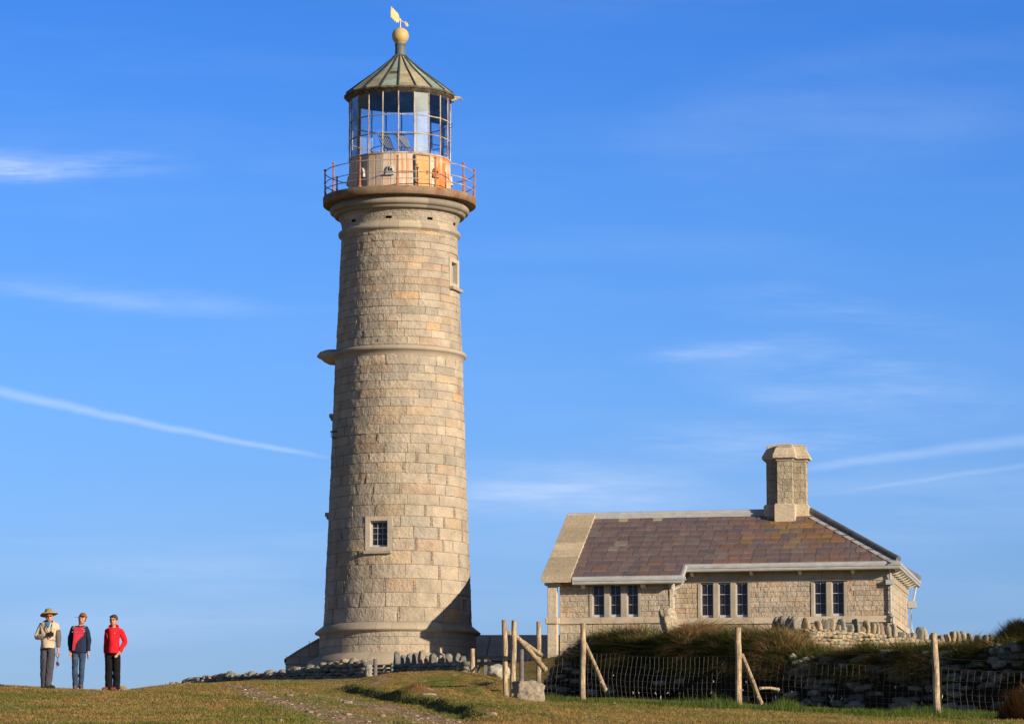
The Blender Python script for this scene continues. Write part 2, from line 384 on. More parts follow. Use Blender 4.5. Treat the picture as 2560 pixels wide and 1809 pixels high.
# ------------------------------------------------------------------ terrain
TD = np.array([45, 60, 72, 80, 92, 105, 120, 135, 150, 165, 220], float)
TP = np.array([-500, 0, 110, 195, 275, 330, 430, 600, 700, 900, 1050, 1180, 1300, 1455, 1848, 2345, 2700, 3600], float)
TR = np.array([                      # picture rows the ground lies on, per column (for each distance above)
    [1806, 1758, 1722, 1704, 1712, 1735, 1765, 1800, 1830, 1860, 1960],
    [1809, 1762, 1729, 1714, 1724, 1745, 1775, 1800, 1830, 1860, 1960],
    [1810, 1765, 1733, 1719, 1730, 1750, 1778, 1802, 1830, 1858, 1955],
    [1810, 1766, 1736, 1724, 1735, 1752, 1778, 1800, 1826, 1852, 1950],
    [1811, 1768, 1739, 1727, 1736, 1750, 1772, 1794, 1818, 1840, 1940],
    [1811, 1767, 1738, 1724, 1723, 1730, 1746, 1768, 1790, 1815, 1920],
    [1811, 1766, 1735, 1718, 1711, 1711, 1713, 1718, 1736, 1760, 1860],
    [1811, 1766, 1736, 1717, 1708, 1704, 1703, 1703, 1706, 1712, 1760],
    [1812, 1768, 1738, 1718, 1707, 1702, 1700, 1699, 1696, 1690, 1710],
    [1813, 1773, 1746, 1731, 1712, 1702, 1697, 1694, 1686, 1678, 1690],
    [1815, 1777, 1751, 1736, 1715, 1701, 1694, 1690, 1680, 1670, 1680],
    [1816, 1781, 1756, 1741, 1718, 1700, 1691, 1688, 1676, 1667, 1675],
    [1817, 1784, 1760, 1746, 1728, 1712, 1698, 1685, 1662, 1652, 1665],
    [1818, 1788, 1766, 1752, 1738, 1705, 1682, 1660, 1630, 1630, 1650],
    [1822, 1797, 1775, 1760, 1690, 1628, 1618, 1614, 1610, 1612, 1640],
    [1826, 1808, 1790, 1775, 1690, 1632, 1620, 1616, 1612, 1612, 1640],
    [1828, 1812, 1795, 1775, 1690, 1640, 1625, 1618, 1614, 1614, 1640],
    [1830, 1812, 1795, 1775, 1690, 1640, 1625, 1618, 1614, 1614, 1640]], float)
def pchip(x, y, xi):
    h = np.diff(x); d = np.diff(y, axis=0) / h[:, None]
    m = np.zeros_like(y)
    m[1:-1] = np.where(d[:-1] * d[1:] > 0, 2 * d[:-1] * d[1:] / (d[:-1] + d[1:] + 1e-12), 0)
    m[0] = d[0]; m[-1] = d[-1]
    k = np.clip(np.searchsorted(x, xi) - 1, 0, len(x) - 2)
    t = ((xi - x[k]) / h[k])[:, None]; hh = h[k][:, None]
    return (2*t**3 - 3*t**2 + 1) * y[k] + (t**3 - 2*t**2 + t) * hh * m[k] + (-2*t**3 + 3*t**2) * y[k+1] + (t**3 - t**2) * hh * m[k+1]
GD = np.arange(45, 220.01, 0.5); GP = np.arange(-500, 3600.1, 10.0)
G1 = pchip(TD, TR.T, GD)            # rows(D) x columns
G2 = pchip(TP, G1.T, GP).T          # D x px
def seg_dist(x, y, pts):
    """distance to a polyline and position along it (0..1), signed (+ = right of travel)"""
    best = np.full(np.shape(x), 1e9); al = np.zeros(np.shape(x)); sg = np.zeros(np.shape(x))
    n = len(pts) - 1
    for i in range(n):
        ax, ay = pts[i]; bx, by = pts[i + 1]
        ux, uy = bx - ax, by - ay; L2 = ux * ux + uy * uy
        t = np.clip(((x - ax) * ux + (y - ay) * uy) / L2, 0, 1)
        qx, qy = x - ax - t * ux, y - ay - t * uy
        d = np.hypot(qx, qy); m = d < best
        best = np.where(m, d, best); al = np.where(m, (i + t) / n, al); sg = np.where(m, np.sign(ux * qy - uy * qx), sg)
    return best, al, sg
def sstep(v, a, b):
    t = np.clip((v - a) / (b - a), 0, 1); return t * t * (3 - 2 * t)
EDGE = None                  # lip of the small turf terrace, set below
MOUNDS = [(-1.45, 93, 2.4, 5.5, 0.40), (-1.85, 71.5, 0.5, 1.6, 0.19), (-0.75, 81, 0.6, 1.6, 0.20), (-0.2, 86, 0.6, 2.0, 0.22), (-1.3, 76, .5, 1.2, .10), (-2.9, 90, 1.2, 3.0, 0.18), (-0.15, 76.5, 0.5, 1.5, 0.12)]
def base_h(X, D):
    X = np.asarray(X, float); D = np.asarray(D, float)
    De = np.clip(D, 45, 220)
    px = np.clip(CX + F * X / (np.maximum(De, 45) * 1.0), -500, 3599)
    i = (px + 500) / 10.0; j = (De - 45) / 0.5
    i0 = np.clip(np.floor(i).astype(int), 0, G2.shape[1] - 2); j0 = np.clip(np.floor(j).astype(int), 0, G2.shape[0] - 2)
    fi, fj = i - i0, j - j0
    row = (G2[j0, i0] * (1 - fi) + G2[j0, i0 + 1] * fi) * (1 - fj) + (G2[j0 + 1, i0] * (1 - fi) + G2[j0 + 1, i0 + 1] * fi) * fj
    yc = (CY - row) / F
    z = De * (sp + yc * cp) / (cp - yc * sp)
    z = np.where(D < 45, z + (D - 45) * 0.079, z)
    z = np.where(D < -20, -1.9 - 0.0 * D + (z * 0), z)
    far = np.clip((D - 220) / 900, 0, 1)
    return z * (1 - far) - 2.0 * far
def base_at(px, py):
    Ds = np.arange(45, 100, 0.1); yc = (CY - py) / F; zr = Ds * (sp + yc * cp) / (cp - yc * sp); Xs = (px - CX) / F * (Ds * cp + zr * sp)
    k = int(np.argmax(base_h(Xs, Ds) >= zr - .005)); return float(Xs[k]), float(Ds[k])
EDGE = [(-4.1, 90)] + [base_at(*p) for p in ((838, 1722), (870, 1731), (930, 1742), (1010, 1757), (1080, 1771), (1140, 1788), (1185, 1800))] + [(0.3, 46)]
def H(X, D):
    X = np.asarray(X, float); D = np.asarray(D, float)
    z = base_h(X, D)
    near = (D > 40) & (D < 100)
    d, a, s = seg_dist(X, D, EDGE)
    w = fbm(X * 1.3, D * 0.5, o=3, seed=5) * 0.07
    sd_ = d * s + w                      # + to the right of the lip
    lip = sstep(sd_, -0.05, 0.26) * (1 - sstep(sd_, 0.8, 3.2)) * 0.15
    fade = sstep(a, 0.05, 0.16) * (1 - sstep(a, 0.72, 0.95))
    z = z + lip * fade
    for mx_, my_, rx, ry, hh in MOUNDS:
        r2 = ((X - mx_) / rx) ** 2 + ((D - my_) / ry) ** 2
        z = z + hh * np.exp(-r2 * 1.6)
    amp = np.where((D > 40) & (D < 170), 1.0, 0.3)
    z = z + (fbm(X * 0.45, D * 0.3, o=3, seed=2) * 0.035 + fbm(X * 2.3, D * 1.6, o=3, seed=3) * 0.016) * amp
    return z
def h1(x, y): return float(H(np.array([x]), np.array([y]))[0])
def ground_at(px, py, D0=45, D1=160):
    """first point of the ground seen through a picture point"""
    Ds = np.arange(D0, D1, 0.25)
    yc = (CY - py) / F
    zr = Ds * (sp + yc * cp) / (cp - yc * sp)
    Xs = (px - CX) / F * (Ds * cp + zr * sp)
    g = H(Xs, Ds)
    k = np.argmax(g >= zr - 0.005)
    return float(Xs[k]), float(Ds[k]), float(g[k])
def on_ground(px, D):
    X = (px - CX) / F * D * 1.0
    for _ in range(3):
        z = h1(X, D); X = (px - CX) / F * (D * cp + z * sp)
    return Vector((X, D, h1(X, D)))

# worn tracks, as polylines on the ground
def track(pts): return [ground_at(*p)[:2] for p in pts]
TRACK_A = track([(560, 1712), (610, 1722), (650, 1738), (700, 1752), (760, 1766), (830, 1785), (880, 1800), (930, 1808)])
TRACK_B = track([(700, 1722), (760, 1729), (830, 1741), (900, 1756), (970, 1771), (1040, 1786), (1100, 1800), (1130, 1808)])
TRACK_C = track([(720, 1740), (780, 1756), (850, 1776), (920, 1797)])
def ground_cols(X, D):
    n1 = fbm(X * 0.55, D * 0.16, o=4, seed=11); n2 = fbm(X * 2.6, D * 1.0, o=4, seed=12); n3 = fbm(X * 9, D * 4, o=3, seed=13)
    brown = np.array([0.285, 0.188, 0.068]); green = np.array([0.145, 0.160, 0.034]); olive = np.array([0.215, 0.180, 0.050])
    px = CX + F * X / np.maximum(D, 45)
    g = sstep(n1 + 0.45 * n2 + 0.25 * n3 + .28 * sstep(X, -0.5, 3.5), -0.12, 0.85)[:, None]
    o_ = sstep(n2 + 0.4 * n3, -0.2, 0.6)[:, None]
    c = brown * (1 - o_) + olive * o_
    c = c * (1 - g) + green * g
    # greener by the fence and bank
    gb = (sstep(X, -0.6, 1.2) * sstep(D, 64, 74) * (1 - sstep(np.abs(D - (84.5 - 1.45 * X)), 0, 9)))[:, None]
    c = c * (1 - gb * 0.8) + np.array([0.085, 0.125, 0.022]) * gb * 0.8
    # dry red-brown hummock
    r2 = ((X + 1.85) / 0.6) ** 2 + ((D - 71.5) / 2.0) ** 2
    rb = np.exp(-r2 * 1.6)[:, None]
    c = c * (1 - rb * 0.9) + np.array([0.25, 0.105, 0.055]) * rb * 0.9
    dirt = np.zeros_like(X)
    for pts, w, s in ((TRACK_A, 0.40, 1.0), (TRACK_B, 0.36, 1.0), (TRACK_C, 0.5, 0.4)):
        d, a, _ = seg_dist(X, D, pts)
        ww = w * (0.7 + 0.6 * a)
        dirt = np.maximum(dirt, s * (1 - sstep(d + 0.16 * n2 + 0.16 * n3, ww * 0.4, ww * 1.25)))
    r2 = ((X + 3.55) / 0.9) ** 2 + ((D - 84) / 6.0) ** 2
    dirt = np.maximum(dirt, 0.6 * (1 - sstep(r2 + 0.8 * n2, 0.2, 0.9)))
    dirt = np.maximum(dirt, 0.55 * sstep(n3 * 0.6 + n2, 0.72, 0.95))
    dirt = dirt[:, None]
    dc = np.array([0.36, 0.245, 0.165]) * (1 + 0.35 * n3[:, None])
    c = c * (1 - dirt * .8) + dc * dirt * .8
    d, a, s = seg_dist(X, D, EDGE)
    sc_ = (np.exp(-((d * s - .10) / .30) ** 2) * sstep(a, .05, .15) * (1 - sstep(a, .75, .95)))[:, None]
    c = c * (1 - sc_ * .8) + np.array([.085, .105, .025]) * sc_ * .8; dirt = dirt * (1 - sc_)
    return np.clip(c * (1 + 0.16 * n3[:, None]), 0.005, 0.7), dirt[:, 0]

Drows = np.concatenate([[-4000, -1500, -600, -200, -80], np.arange(-20, 40, 4.0), np.arange(40, 100, 0.2), np.arange(100, 170, 0.8), np.arange(170, 230, 5), [250, 300, 400, 550, 800, 1200, 2000, 4500]])
tcol = np.concatenate([-np.geomspace(60, 0.9, 24) , [-0.6, -0.4, -0.28, -0.22], (np.arange(-400, 2960, 8) - CX) / F, [0.22, 0.28, 0.4, 0.6], np.geomspace(0.9, 60, 24)])
DD, TT = np.meshgrid(Drows, tcol, indexing='ij')
XX = TT * np.maximum(np.abs(DD), 45)
gx, gd = XX.ravel(), DD.ravel()
gz = H(gx, gd)
gc, gdirt = ground_cols(gx, gd)
nr, nc = DD.shape
idx = np.arange(nr * nc).reshape(nr, nc)
gf = np.stack([idx[:-1, :-1].ravel(), idx[:-1, 1:].ravel(), idx[1:, 1:].ravel(), idx[1:, :-1].ravel()], 1)
g = np_mesh('ground', np.stack([gx, gd, gz], 1), gf, M['turf'], gc, smooth=True)
tag(g, 'grassy hillside with brown and green grazed turf and worn stony tracks', kind='structure')

def blades(name, X, D, Z, hgt, wid, lean, cols, segs=1, seed=1, mat_=None, droop=None, parent=None):
    """one mesh of separate grass blades; lean = (dx, dy) tip offset per metre height"""
    r = np.random.default_rng(seed); n = len(X)
    an = r.uniform(0, math.pi, n); wx, wy = np.cos(an) * wid / 2, np.sin(an) * wid / 2
    dr = np.zeros(n) if droop is None else droop
    V = []; F_ = []
    per = segs * 2 + 1
    allv = np.zeros((n, per, 3))
    for s in range(segs):
        t = s / segs; w = 1 - 0.75 * t
        ox, oy = lean[0] * hgt * t ** 1.6, lean[1] * hgt * t ** 1.6
        oz = hgt * t * (1 - dr * t)
        allv[:, 2 * s] = np.stack([X + ox - wx * w, D + oy - wy * w, Z + oz], 1)
        allv[:, 2 * s + 1] = np.stack([X + ox + wx * w, D + oy + wy * w, Z + oz], 1)
    allv[:, per - 1] = np.stack([X + lean[0] * hgt, D + lean[1] * hgt, Z + hgt * (1 - dr)], 1)
    b = (np.arange(n) * per)[:, None]
    tris = []
    for s in range(segs - 1):
        tris += [[2*s, 2*s+1, 2*s+3], [2*s, 2*s+3, 2*s+2]]
    tris.append([2*segs-2, 2*segs-1, 2*segs])
    faces = np.concatenate([b + np.array(t)[None, :] for t in tris], 0)
    c = np.repeat(cols, per, axis=0)
    return np_mesh(name, allv.reshape(-1, 3), faces, mat_ or M['blade'], c, parent=parent)

def in_view(n, D0, D1, r, margin=1.12, p=0.0):
    D = D0 + (D1 - D0) * r.random(n) ** (1 + p)
    X = (r.random(n) * 2 - 1) * 0.1391 * margin * D
    return X, D
r = np.random.default_rng(21)
X, D = in_view(330000, 43, 98, r)
gcx, gdd = ground_cols(X, D)
keep = (r.random(len(X)) > gdd * 1.3) & (D < 105)
X, D, gcx = X[keep], D[keep], gcx[keep]
clump = np.clip(fbm(X * 3, D * 2, o=2, seed=40), -0.6, 1)
near_bank = sstep(X, -0.3, 1.5) * (1 - sstep(np.abs(D - (82.5 - 1.1 * X)), 0, 5.5))
hg = (0.018 + 0.022 * r.random(len(X))) * (1 + 0.5 * clump) * (1 + 1.3 * near_bank * (0.5 + clump.clip(0)))
ln = r.normal(0, 0.5, (2, len(X)))
t = blades('turf_grass', X, D, H(X, D) - 0.004, hg, 0.011 + 0.010 * r.random(len(X)), ln, np.clip(gcx * (0.9 + 0.45 * r.random((len(X), 1))), 0, 1), seed=3)
tag(t, 'short brown and green grass blades covering the hillside', 'grass', kind='stuff')

# ------------------------------------------------------------------ stones
ico = None
def ico_base(sub):
    import bmesh
    bm = bmesh.new(); bmesh.ops.create_icosphere(bm, subdivisions=sub, radius=1.0)
    V = np.array([v.co[:] for v in bm.verts]); Fc = np.array([[v.index for v in f.verts] for f in bm.faces]); bm.free()
    return V, Fc
ICO = {1: ico_base(1), 2: ico_base(2), 3: ico_base(3), 4: ico_base(4)}
def rock_v(size, seed, sub=2, cuts=9, noise_amp=0.06, boxy=0.55):
    rr = np.random.default_rng(seed)
    V, Fc = ICO[sub]; V = V.copy()
    # towards a box, then chipped by random planes
    m = np.abs(V).max(1, keepdims=True); V = V * (1 - boxy) + V / m * boxy * 0.8
    for _ in range(cuts):
        n = rr.normal(size=3); n /= np.linalg.norm(n); d = rr.uniform(0.62, 0.9) + boxy * .28
        k = V @ n - d; V = V - np.where(k > 0, k, 0)[:, None] * n * 0.9
    o = rr.uniform(0, 50, 3)
    V = V * (1 + noise_amp * fbm(V[:, 0] * 2 + o[0], V[:, 1] * 2 + o[1], V[:, 2] * 2 + o[2], o=3))[:, None]
    return V * np.array(size) / 2, Fc
def rotm(rx, ry, rz):
    return np.array(Matrix.Rotation(rz, 3, 'Z') @ Matrix.Rotation(ry, 3, 'Y') @ Matrix.Rotation(rx, 3, 'X'))
ROCKC = [(0.34, 0.31, 0.26), (0.27, 0.255, 0.225), (0.40, 0.35, 0.27), (0.30, 0.24, 0.17), (0.22, 0.21, 0.19), (0.37, 0.335, 0.29)]
class Stones:
    def __init__(s): s.V = []; s.F = []; s.C = []; s.n = 0
    def add(s, pos, size, rot=(0, 0, 0), seed=0, sub=2, col=None, **k):
        V, Fc = rock_v(size, seed, sub, **k)
        V = V @ rotm(*rot).T + np.array(pos)
        c = np.array(col if col is not None else ROCKC[seed % len(ROCKC)]) * (0.85 + 0.3 * ((seed * 7919) % 97) / 97)
        s.V.append(V); s.F.append(Fc + s.n); s.C.append(np.repeat(c[None, :], len(V), 0)); s.n += len(V)
    def build(s, name, parent=None, smooth=False, origin=None):
        V = np.concatenate(s.V)
        if origin is not None: V = V - np.array(origin)
        o = np_mesh(name, V, np.concatenate(s.F), M['rock'], np.concatenate(s.C), parent=parent, smooth=smooth)
        if origin is not None and parent is None: o.location = origin
        return o

# ------------------------------------------------------------------ block masonry
STONE = [((0.43, 0.37, 0.285), 34), ((0.40, 0.345, 0.27), 26), ((0.45, 0.38, 0.285), 20), ((0.37, 0.33, 0.268), 10), ((0.45, 0.355, 0.245), 9), ((0.40, 0.31, 0.225), 6), ((0.50, 0.35, 0.205), 2.4)]
_sc = [c for c, w in STONE]; _sw = np.array([w for c, w in STONE], float); _sw /= _sw.sum()
def blocks(mapf, u0, u1, zs, wfun, seed, depth=0.02, amp=0.02, joint=0.012, excl=(), cell=0.14, periodic=False, colf=None, mortar=(0.13, 0.105, 0.08), gaps=0.0, special=None, uscale=1.0):
    """courses of separate stones over a surface; mapf(u, z, n) -> xyz.  excl: (ua, ub, za, zb) openings"""
    rr = np.random.default_rng(seed)
    VV, FF, CC = [], [], []; nv = 0
    for ci in range(len(zs) - 1):
        za, zb = zs[ci], zs[ci + 1]
        segs_ = [(u0, u1)]
        for ua, ub, ea, eb in excl:
            if za < eb - 0.01 and zb > ea + 0.01:
                ns = []
                for a, b in segs_:
                    if ub <= a or ua >= b: ns.append((a, b)); continue
                    if ua > a: ns.append((a, ua))
                    if ub < b: ns.append((ub, b))
                segs_ = ns
        off = rr.uniform(0, 1) if periodic else 0
        for a, b in segs_:
            us = [a]
            first = True
            while us[-1] < b - 1e-6:
                w = wfun(ci, rr)
                if first: w *= rr.uniform(0.35, 1.0); first = False
                nu_ = us[-1] + w
                if b - nu_ < w * 0.35: nu_ = b
                us.append(nu_)
                if gaps and nu_ < b - 0.3 / uscale and rr.random() < (gaps(ci) if callable(gaps) else gaps):
                    us.append(nu_ + 0.11 / uscale)
            for k in range(len(us) - 1):
                ua, ub = us[k], us[k + 1]
                tiny = bool(gaps) and (ub - ua) < 0.13 / uscale
                subz = [za, zb]
                if tiny:
                    m_ = rr.integers(3, 6); subz = list(np.linspace(za, zb, m_ + 1))
                for q in range(len(subz) - 1):
                    z0, z1 = subz[q], subz[q + 1]
                    nu = max(2, int(round((ub - ua) / cell))); nz = max(2, int(round((z1 - z0) / (cell * uscale))))
                    e = joint; ez = joint * uscale
                    gu = np.concatenate([[ua, ua + e], np.linspace(ua + 2.2 * e, ub - 2.2 * e, nu), [ub - e, ub]])
                    gz_ = np.concatenate([[z0, z0 + ez], np.linspace(z0 + 2.2 * ez, z1 - 2.2 * ez, nz), [z1 - ez, z1]])
                    UU, ZZ = np.meshgrid(gu, gz_, indexing='ij')
                    NN = np.full(UU.shape, -depth)
                    sl = rr.normal(0, 0.15, 2)
                    inner = amp * (0.6 * fbm(UU * uscale * 7 + seed, ZZ * 7, o=3, seed=seed + k) + 0.15 * rr.normal()) + sl[0] * amp * (UU - (ua + ub) / 2) + sl[1] * amp * (ZZ - (z0 + z1) / 2)
                    NN[1:-1, 1:-1] = inner[1:-1, 1:-1]
                    # skewed vertical joints
                    shape = UU.shape
                    xyz = mapf(UU.ravel(), ZZ.ravel(), NN.ravel())
                    c = np.array(_sc[rr.choice(len(_sc), p=_sw)]) if colf is None else np.array(colf(rr, (ua + ub) / 2, (z0 + z1) / 2))
                    c = c * rr.uniform(0.90, 1.07)
                    if tiny: c = c * 0.8
                    if special is not None:
                        sc_ = special((ua + ub) / 2, (z0 + z1) / 2, ub - ua, z1 - z0)
                        if sc_ is not None: c = np.array(sc_)
                    cc = np.repeat(c[None, :], UU.size, 0)
                    blotch = 1 + 0.14 * fbm(UU.ravel() * 2.6 * uscale, ZZ.ravel() * 2.6, o=3, seed=seed + 3)
                    cc = cc * blotch[:, None]
                    edge = np.ones(shape, bool); edge[1:-1, 1:-1] = False
                    cc[edge.ravel()] = mortar
                    A, B = shape
                    id_ = np.arange(A * B).reshape(A, B) + nv
                    FF.append(np.stack([id_[:-1, :-1].ravel(), id_[1:, :-1].ravel(), id_[1:, 1:].ravel(), id_[:-1, 1:].ravel()], 1))
                    VV.append(xyz); CC.append(cc); nv += A * B
    return np.concatenate(VV), np.concatenate(FF), np.concatenate(CC)
# ------------------------------------------------------------------ lighthouse
TDIST = 165.0
TX = -5.12
ZB = h1(TX, 150) if False else 9.3         # foot of the tower
LH = empty('lighthouse', (TX, TDIST, ZB), label='tall round granite lighthouse tower with glass lantern, cone roof and rusty gallery', cat='lighthouse')
def tz(y): return zrow(y, TDIST) - ZB      # local height of a silhouette row
def tr(rpx, y): return rpx * mpp(TDIST, zrow(y, TDIST))
PROF = [(1668, 197), (1587, 195), (1565, 185), (1480, 181.5), (1396, 178), (1155, 168), (1000, 162.5), (915, 159.7), (870, 156.5), (700, 149), (600, 145), (569, 144)]
pz = np.array([tz(y) for y, _ in PROF]); pr = np.array([tr(r_, y) for y, r_ in PROF])
def rad(z): return np.interp(z, pz, pr)
def tmap(u, z, n):       # u in radians, 0 towards the camera, + to the right
    rr_ = rad(z) + n
    return np.stack([rr_ * np.sin(u), -rr_ * np.cos(u), z], 1)
# course heights
def courses(y0, y1, h0, h1_):
    ys = [y0]
    while True:
        t_ = (ys[-1] - y0) / (y1 - y0); h = h0 + (h1_ - h0) * t_
        if (y0 > y1 and ys[-1] - h < y1 + h * 0.5) or (y0 < y1): break
        ys.append(ys[-1] - h)
    ys.append(y1); return ys
WT, WB_ = 1305.5, 1391.0
ys = courses(1565, WB_, 36, 33)
ys += courses(WB_, WT, 30, 28)[1:] + courses(WT, 906, 27.5, 18.5)[1:] + courses(906, 882, 40, 40)[1:] + courses(882, 597, 19, 17.3)[1:]
zs = [tz(y) for y in ys]
WA = [(-14.2, 1305.5, 1391.0, 0.62), (71.0, 655, 728, 0.62), (68.5, 1497, 1540, 0.5)]
exc = []
for az, yt, yb, hw in WA:
    zt, zb_ = tz(yt), tz(yb); da = hw / rad((zt + zb_) / 2)
    exc.append((R(az) - da, R(az) + da, zb_, zt))
def wtower(ci, rr_):
    z = zs[ci]; low = np.interp(z, [zs[0], zs[-1]], [1.0, 0.0])
    return (rr_.uniform(0.75, 1.45) if rr_.random() > 0.15 else rr_.uniform(0.4, 0.65)) * (1 + 0.15 * low) / rad(z)
class _W:
    pass
def wt_(ci, rr_): return wtower(ci, rr_)
def special(u, z, w, h):
    # the one bright ochre block low on the front
    y = HZ - F * (z + ZB) / TDIST
    if abs(u - R(11.5)) < R(5) and 1445 < y < 1478: return (0.52, 0.33, 0.16)
    if abs(u + R(24)) < R(5) and 1105 < y < 1125: return (0.42, 0.25, 0.14)
    return None
V1, F1, C1 = blocks(tmap, -math.pi, math.pi, zs, wt_, 5, depth=0.014, amp=0.034, joint=0.015 / 3.0, excl=exc, cell=0.036, uscale=3.2, special=special, gaps=lambda c_: 0.55 if c_ < 9 else (0.3 if c_ < 16 else 0.0))
np_mesh('tower_wall', V1, F1, M['granite'], C1, parent=LH, smooth=True)
# core behind the blocks, with real openings left for the windows
def core(parent, z0, z1, inset, n=180):
    zz = sorted(set([z0, z1] + [e[2] for e in exc] + [e[3] for e in exc] + [float(v) for v in pz if z0 < v < z1]))
    b = MB(); an = np.linspace(-math.pi, math.pi, n + 1)
    for i in range(len(zz) - 1):
        for k in range(n):
            am = (an[k] + an[k + 1]) / 2; zm = (zz[i] + zz[i + 1]) / 2
            if any(e[0] + 0.01 < am < e[1] - 0.01 and e[2] < zm < e[3] for e in exc): continue
            q = []
            for (a_, z_) in ((an[k], zz[i]), (an[k + 1], zz[i]), (an[k + 1], zz[i + 1]), (an[k], zz[i + 1])):
                rr_ = rad(z_) - inset; q.append((rr_ * math.sin(a_), -rr_ * math.cos(a_), z_))
            b.add(q, [(0, 1, 2, 3)])
    return b.build('wall_core', M['ashlar'], parent)
core(LH, zs[0], zs[-1], 0.035)
def tframe(az, z):       # local frame on the tower's face: x along, y into the wall, z up
    a = R(az); rr_ = float(rad(z)); e = bpy.data.objects.new
    return Matrix.Translation((rr_ * math.sin(a), -rr_ * math.cos(a), z)) @ Matrix.Rotation(a, 4, 'Z')
def place(o, mtx): o.matrix_local = mtx; return o
def window_grid(parent, mtx, w, h, cols, rows, glass='pane', fr=0.05, bar=0.022, sash=True, bottom=0.10):
    """white window: frame (glazing bars) with a pane of glass; origin bottom centre, +y inward"""
    fo = MB()
    fo.box2((-w/2, -0.03, 0), (-w/2 + fr, 0.04, h)); fo.box2((w/2 - fr, -0.03, 0), (w/2, 0.04, h))
    fo.box2((-w/2 + fr, -0.03, h - fr), (w/2 - fr, 0.04, h)); fo.box2((-w/2 + fr, -0.045, 0), (w/2 - fr, 0.04, bottom))
    iw = w - 2 * fr; ih = h - fr - bottom
    for c_ in range(1, cols):
        x = -w/2 + fr + iw * c_ / cols; fo.box2((x - bar/2, -0.02, bottom), (x + bar/2, 0.02, h - fr))
    for r_ in range(1, rows):
        z = bottom + ih * r_ / rows; t_ = bar * (1.7 if sash and r_ == rows - 1 and rows > 2 else 1.0)
        fo.box2((-w/2 + fr, -0.024, z - t_/2), (w/2 - fr, 0.024, z + t_/2))
    w_ = bpy.data.objects.new('window', None); COL.objects.link(w_); w_.parent = parent; w_.matrix_local = mtx
    fo.build('frame', M['white'], w_)
    gl = MB(); gl.box2((-w/2 + fr * 0.5, 0.028, bottom * 0.5), (w/2 - fr * 0.5, 0.036, h - fr * 0.5)); gl.build('pane', M[glass], w_)
    return w_
def tower_window(az, yt, yb, hw, yo_t, yo_b, ow, cols, rows, sill=True):
    zt, zb_ = tz(yt), tz(yb); zm = (zt + zb_) / 2
    mtx = tframe(az, zm); h = zt - zb_
    oz0, oz1 = tz(yo_b) - zm, tz(yo_t) - zm; ox = ow / 2
    b = MB(); p = 0.09; dp = 0.60
    off = float(rad(zm) - rad(zb_)) ; pf = p - 0.06
    # dressed surround (each stone butted to the next), running into the wall as the reveal
    b.box2((-hw - .02, pf, -h/2), (-ox, dp, h/2 + 0.0)); b.box2((ox, pf, -h/2), (hw + .02, dp, h/2))
    b.box2((-ox, pf + .004, oz1), (ox, dp, h/2)); b.box2((-ox, pf + .004, -h/2), (ox, dp, oz0))
    o = b.build('window_surround', M['surround'], LH, bevel=0.006); o.matrix_local = mtx
    if sill:
        s_ = MB(); s_.box2((-hw - .06, pf - 0.20, -h/2 - .14), (hw + .02, 0.2, -h/2 + .0)); o = s_.build('window_sill', M['ashlar'], LH, bevel=0.02); o.matrix_local = mtx
    k = MB(); k.box2((-ox, dp - .05, oz0), (ox, dp, oz1)); o = k.build('window_back', M['dark'], LH); o.matrix_local = mtx
    window_grid(LH, mtx @ Matrix.Translation((0, 0.30, oz0)), ow, oz1 - oz0, cols, rows, fr=0.05, bar=.016, bottom=.09)
tower_window(-14.2, 1305.5, 1391.0, 0.60, 1317, 1381, 0.80, 3, 4)
tower_window(71.0, 655, 728, 0.60, 665, 716, 0.75, 3, 4)
tower_window(68.5, 1497, 1540, 0.48, 1503, 1532, 0.55, 2, 2, sill=False)
# sills of the rear windows showing on the left edge
for az, y in ((-96, 1040), (-97, 1286)):
    zz_ = tz(y); m_ = tframe(az, zz_); s_ = MB(); s_.box2((-0.50, -0.14, -0.09), (0.50, 0.2, 0.09)); s_.box2((-0.45, -0.08, -0.2), (0.45, 0.2, -0.09))
    o = s_.build('window_sill', M['ashlar'], LH, bevel=0.02); o.matrix_local = m_
m_ = tframe(-67, tz(1087)); s_ = MB(); s_.box2((-0.12, -0.25, -0.02), (0.12, 0.1, 0.04)); s_.tube([(-.08, -.22, 0), (-.08, -.22, -.22), (-.08, 0.05, -.3)], 0.02); s_.tube([(.08, -.22, 0), (.08, -.22, -.22), (.08, 0.05, -.3)], 0.02)
o = s_.build('iron_bracket', M['rib'], LH); o.matrix_local = m_

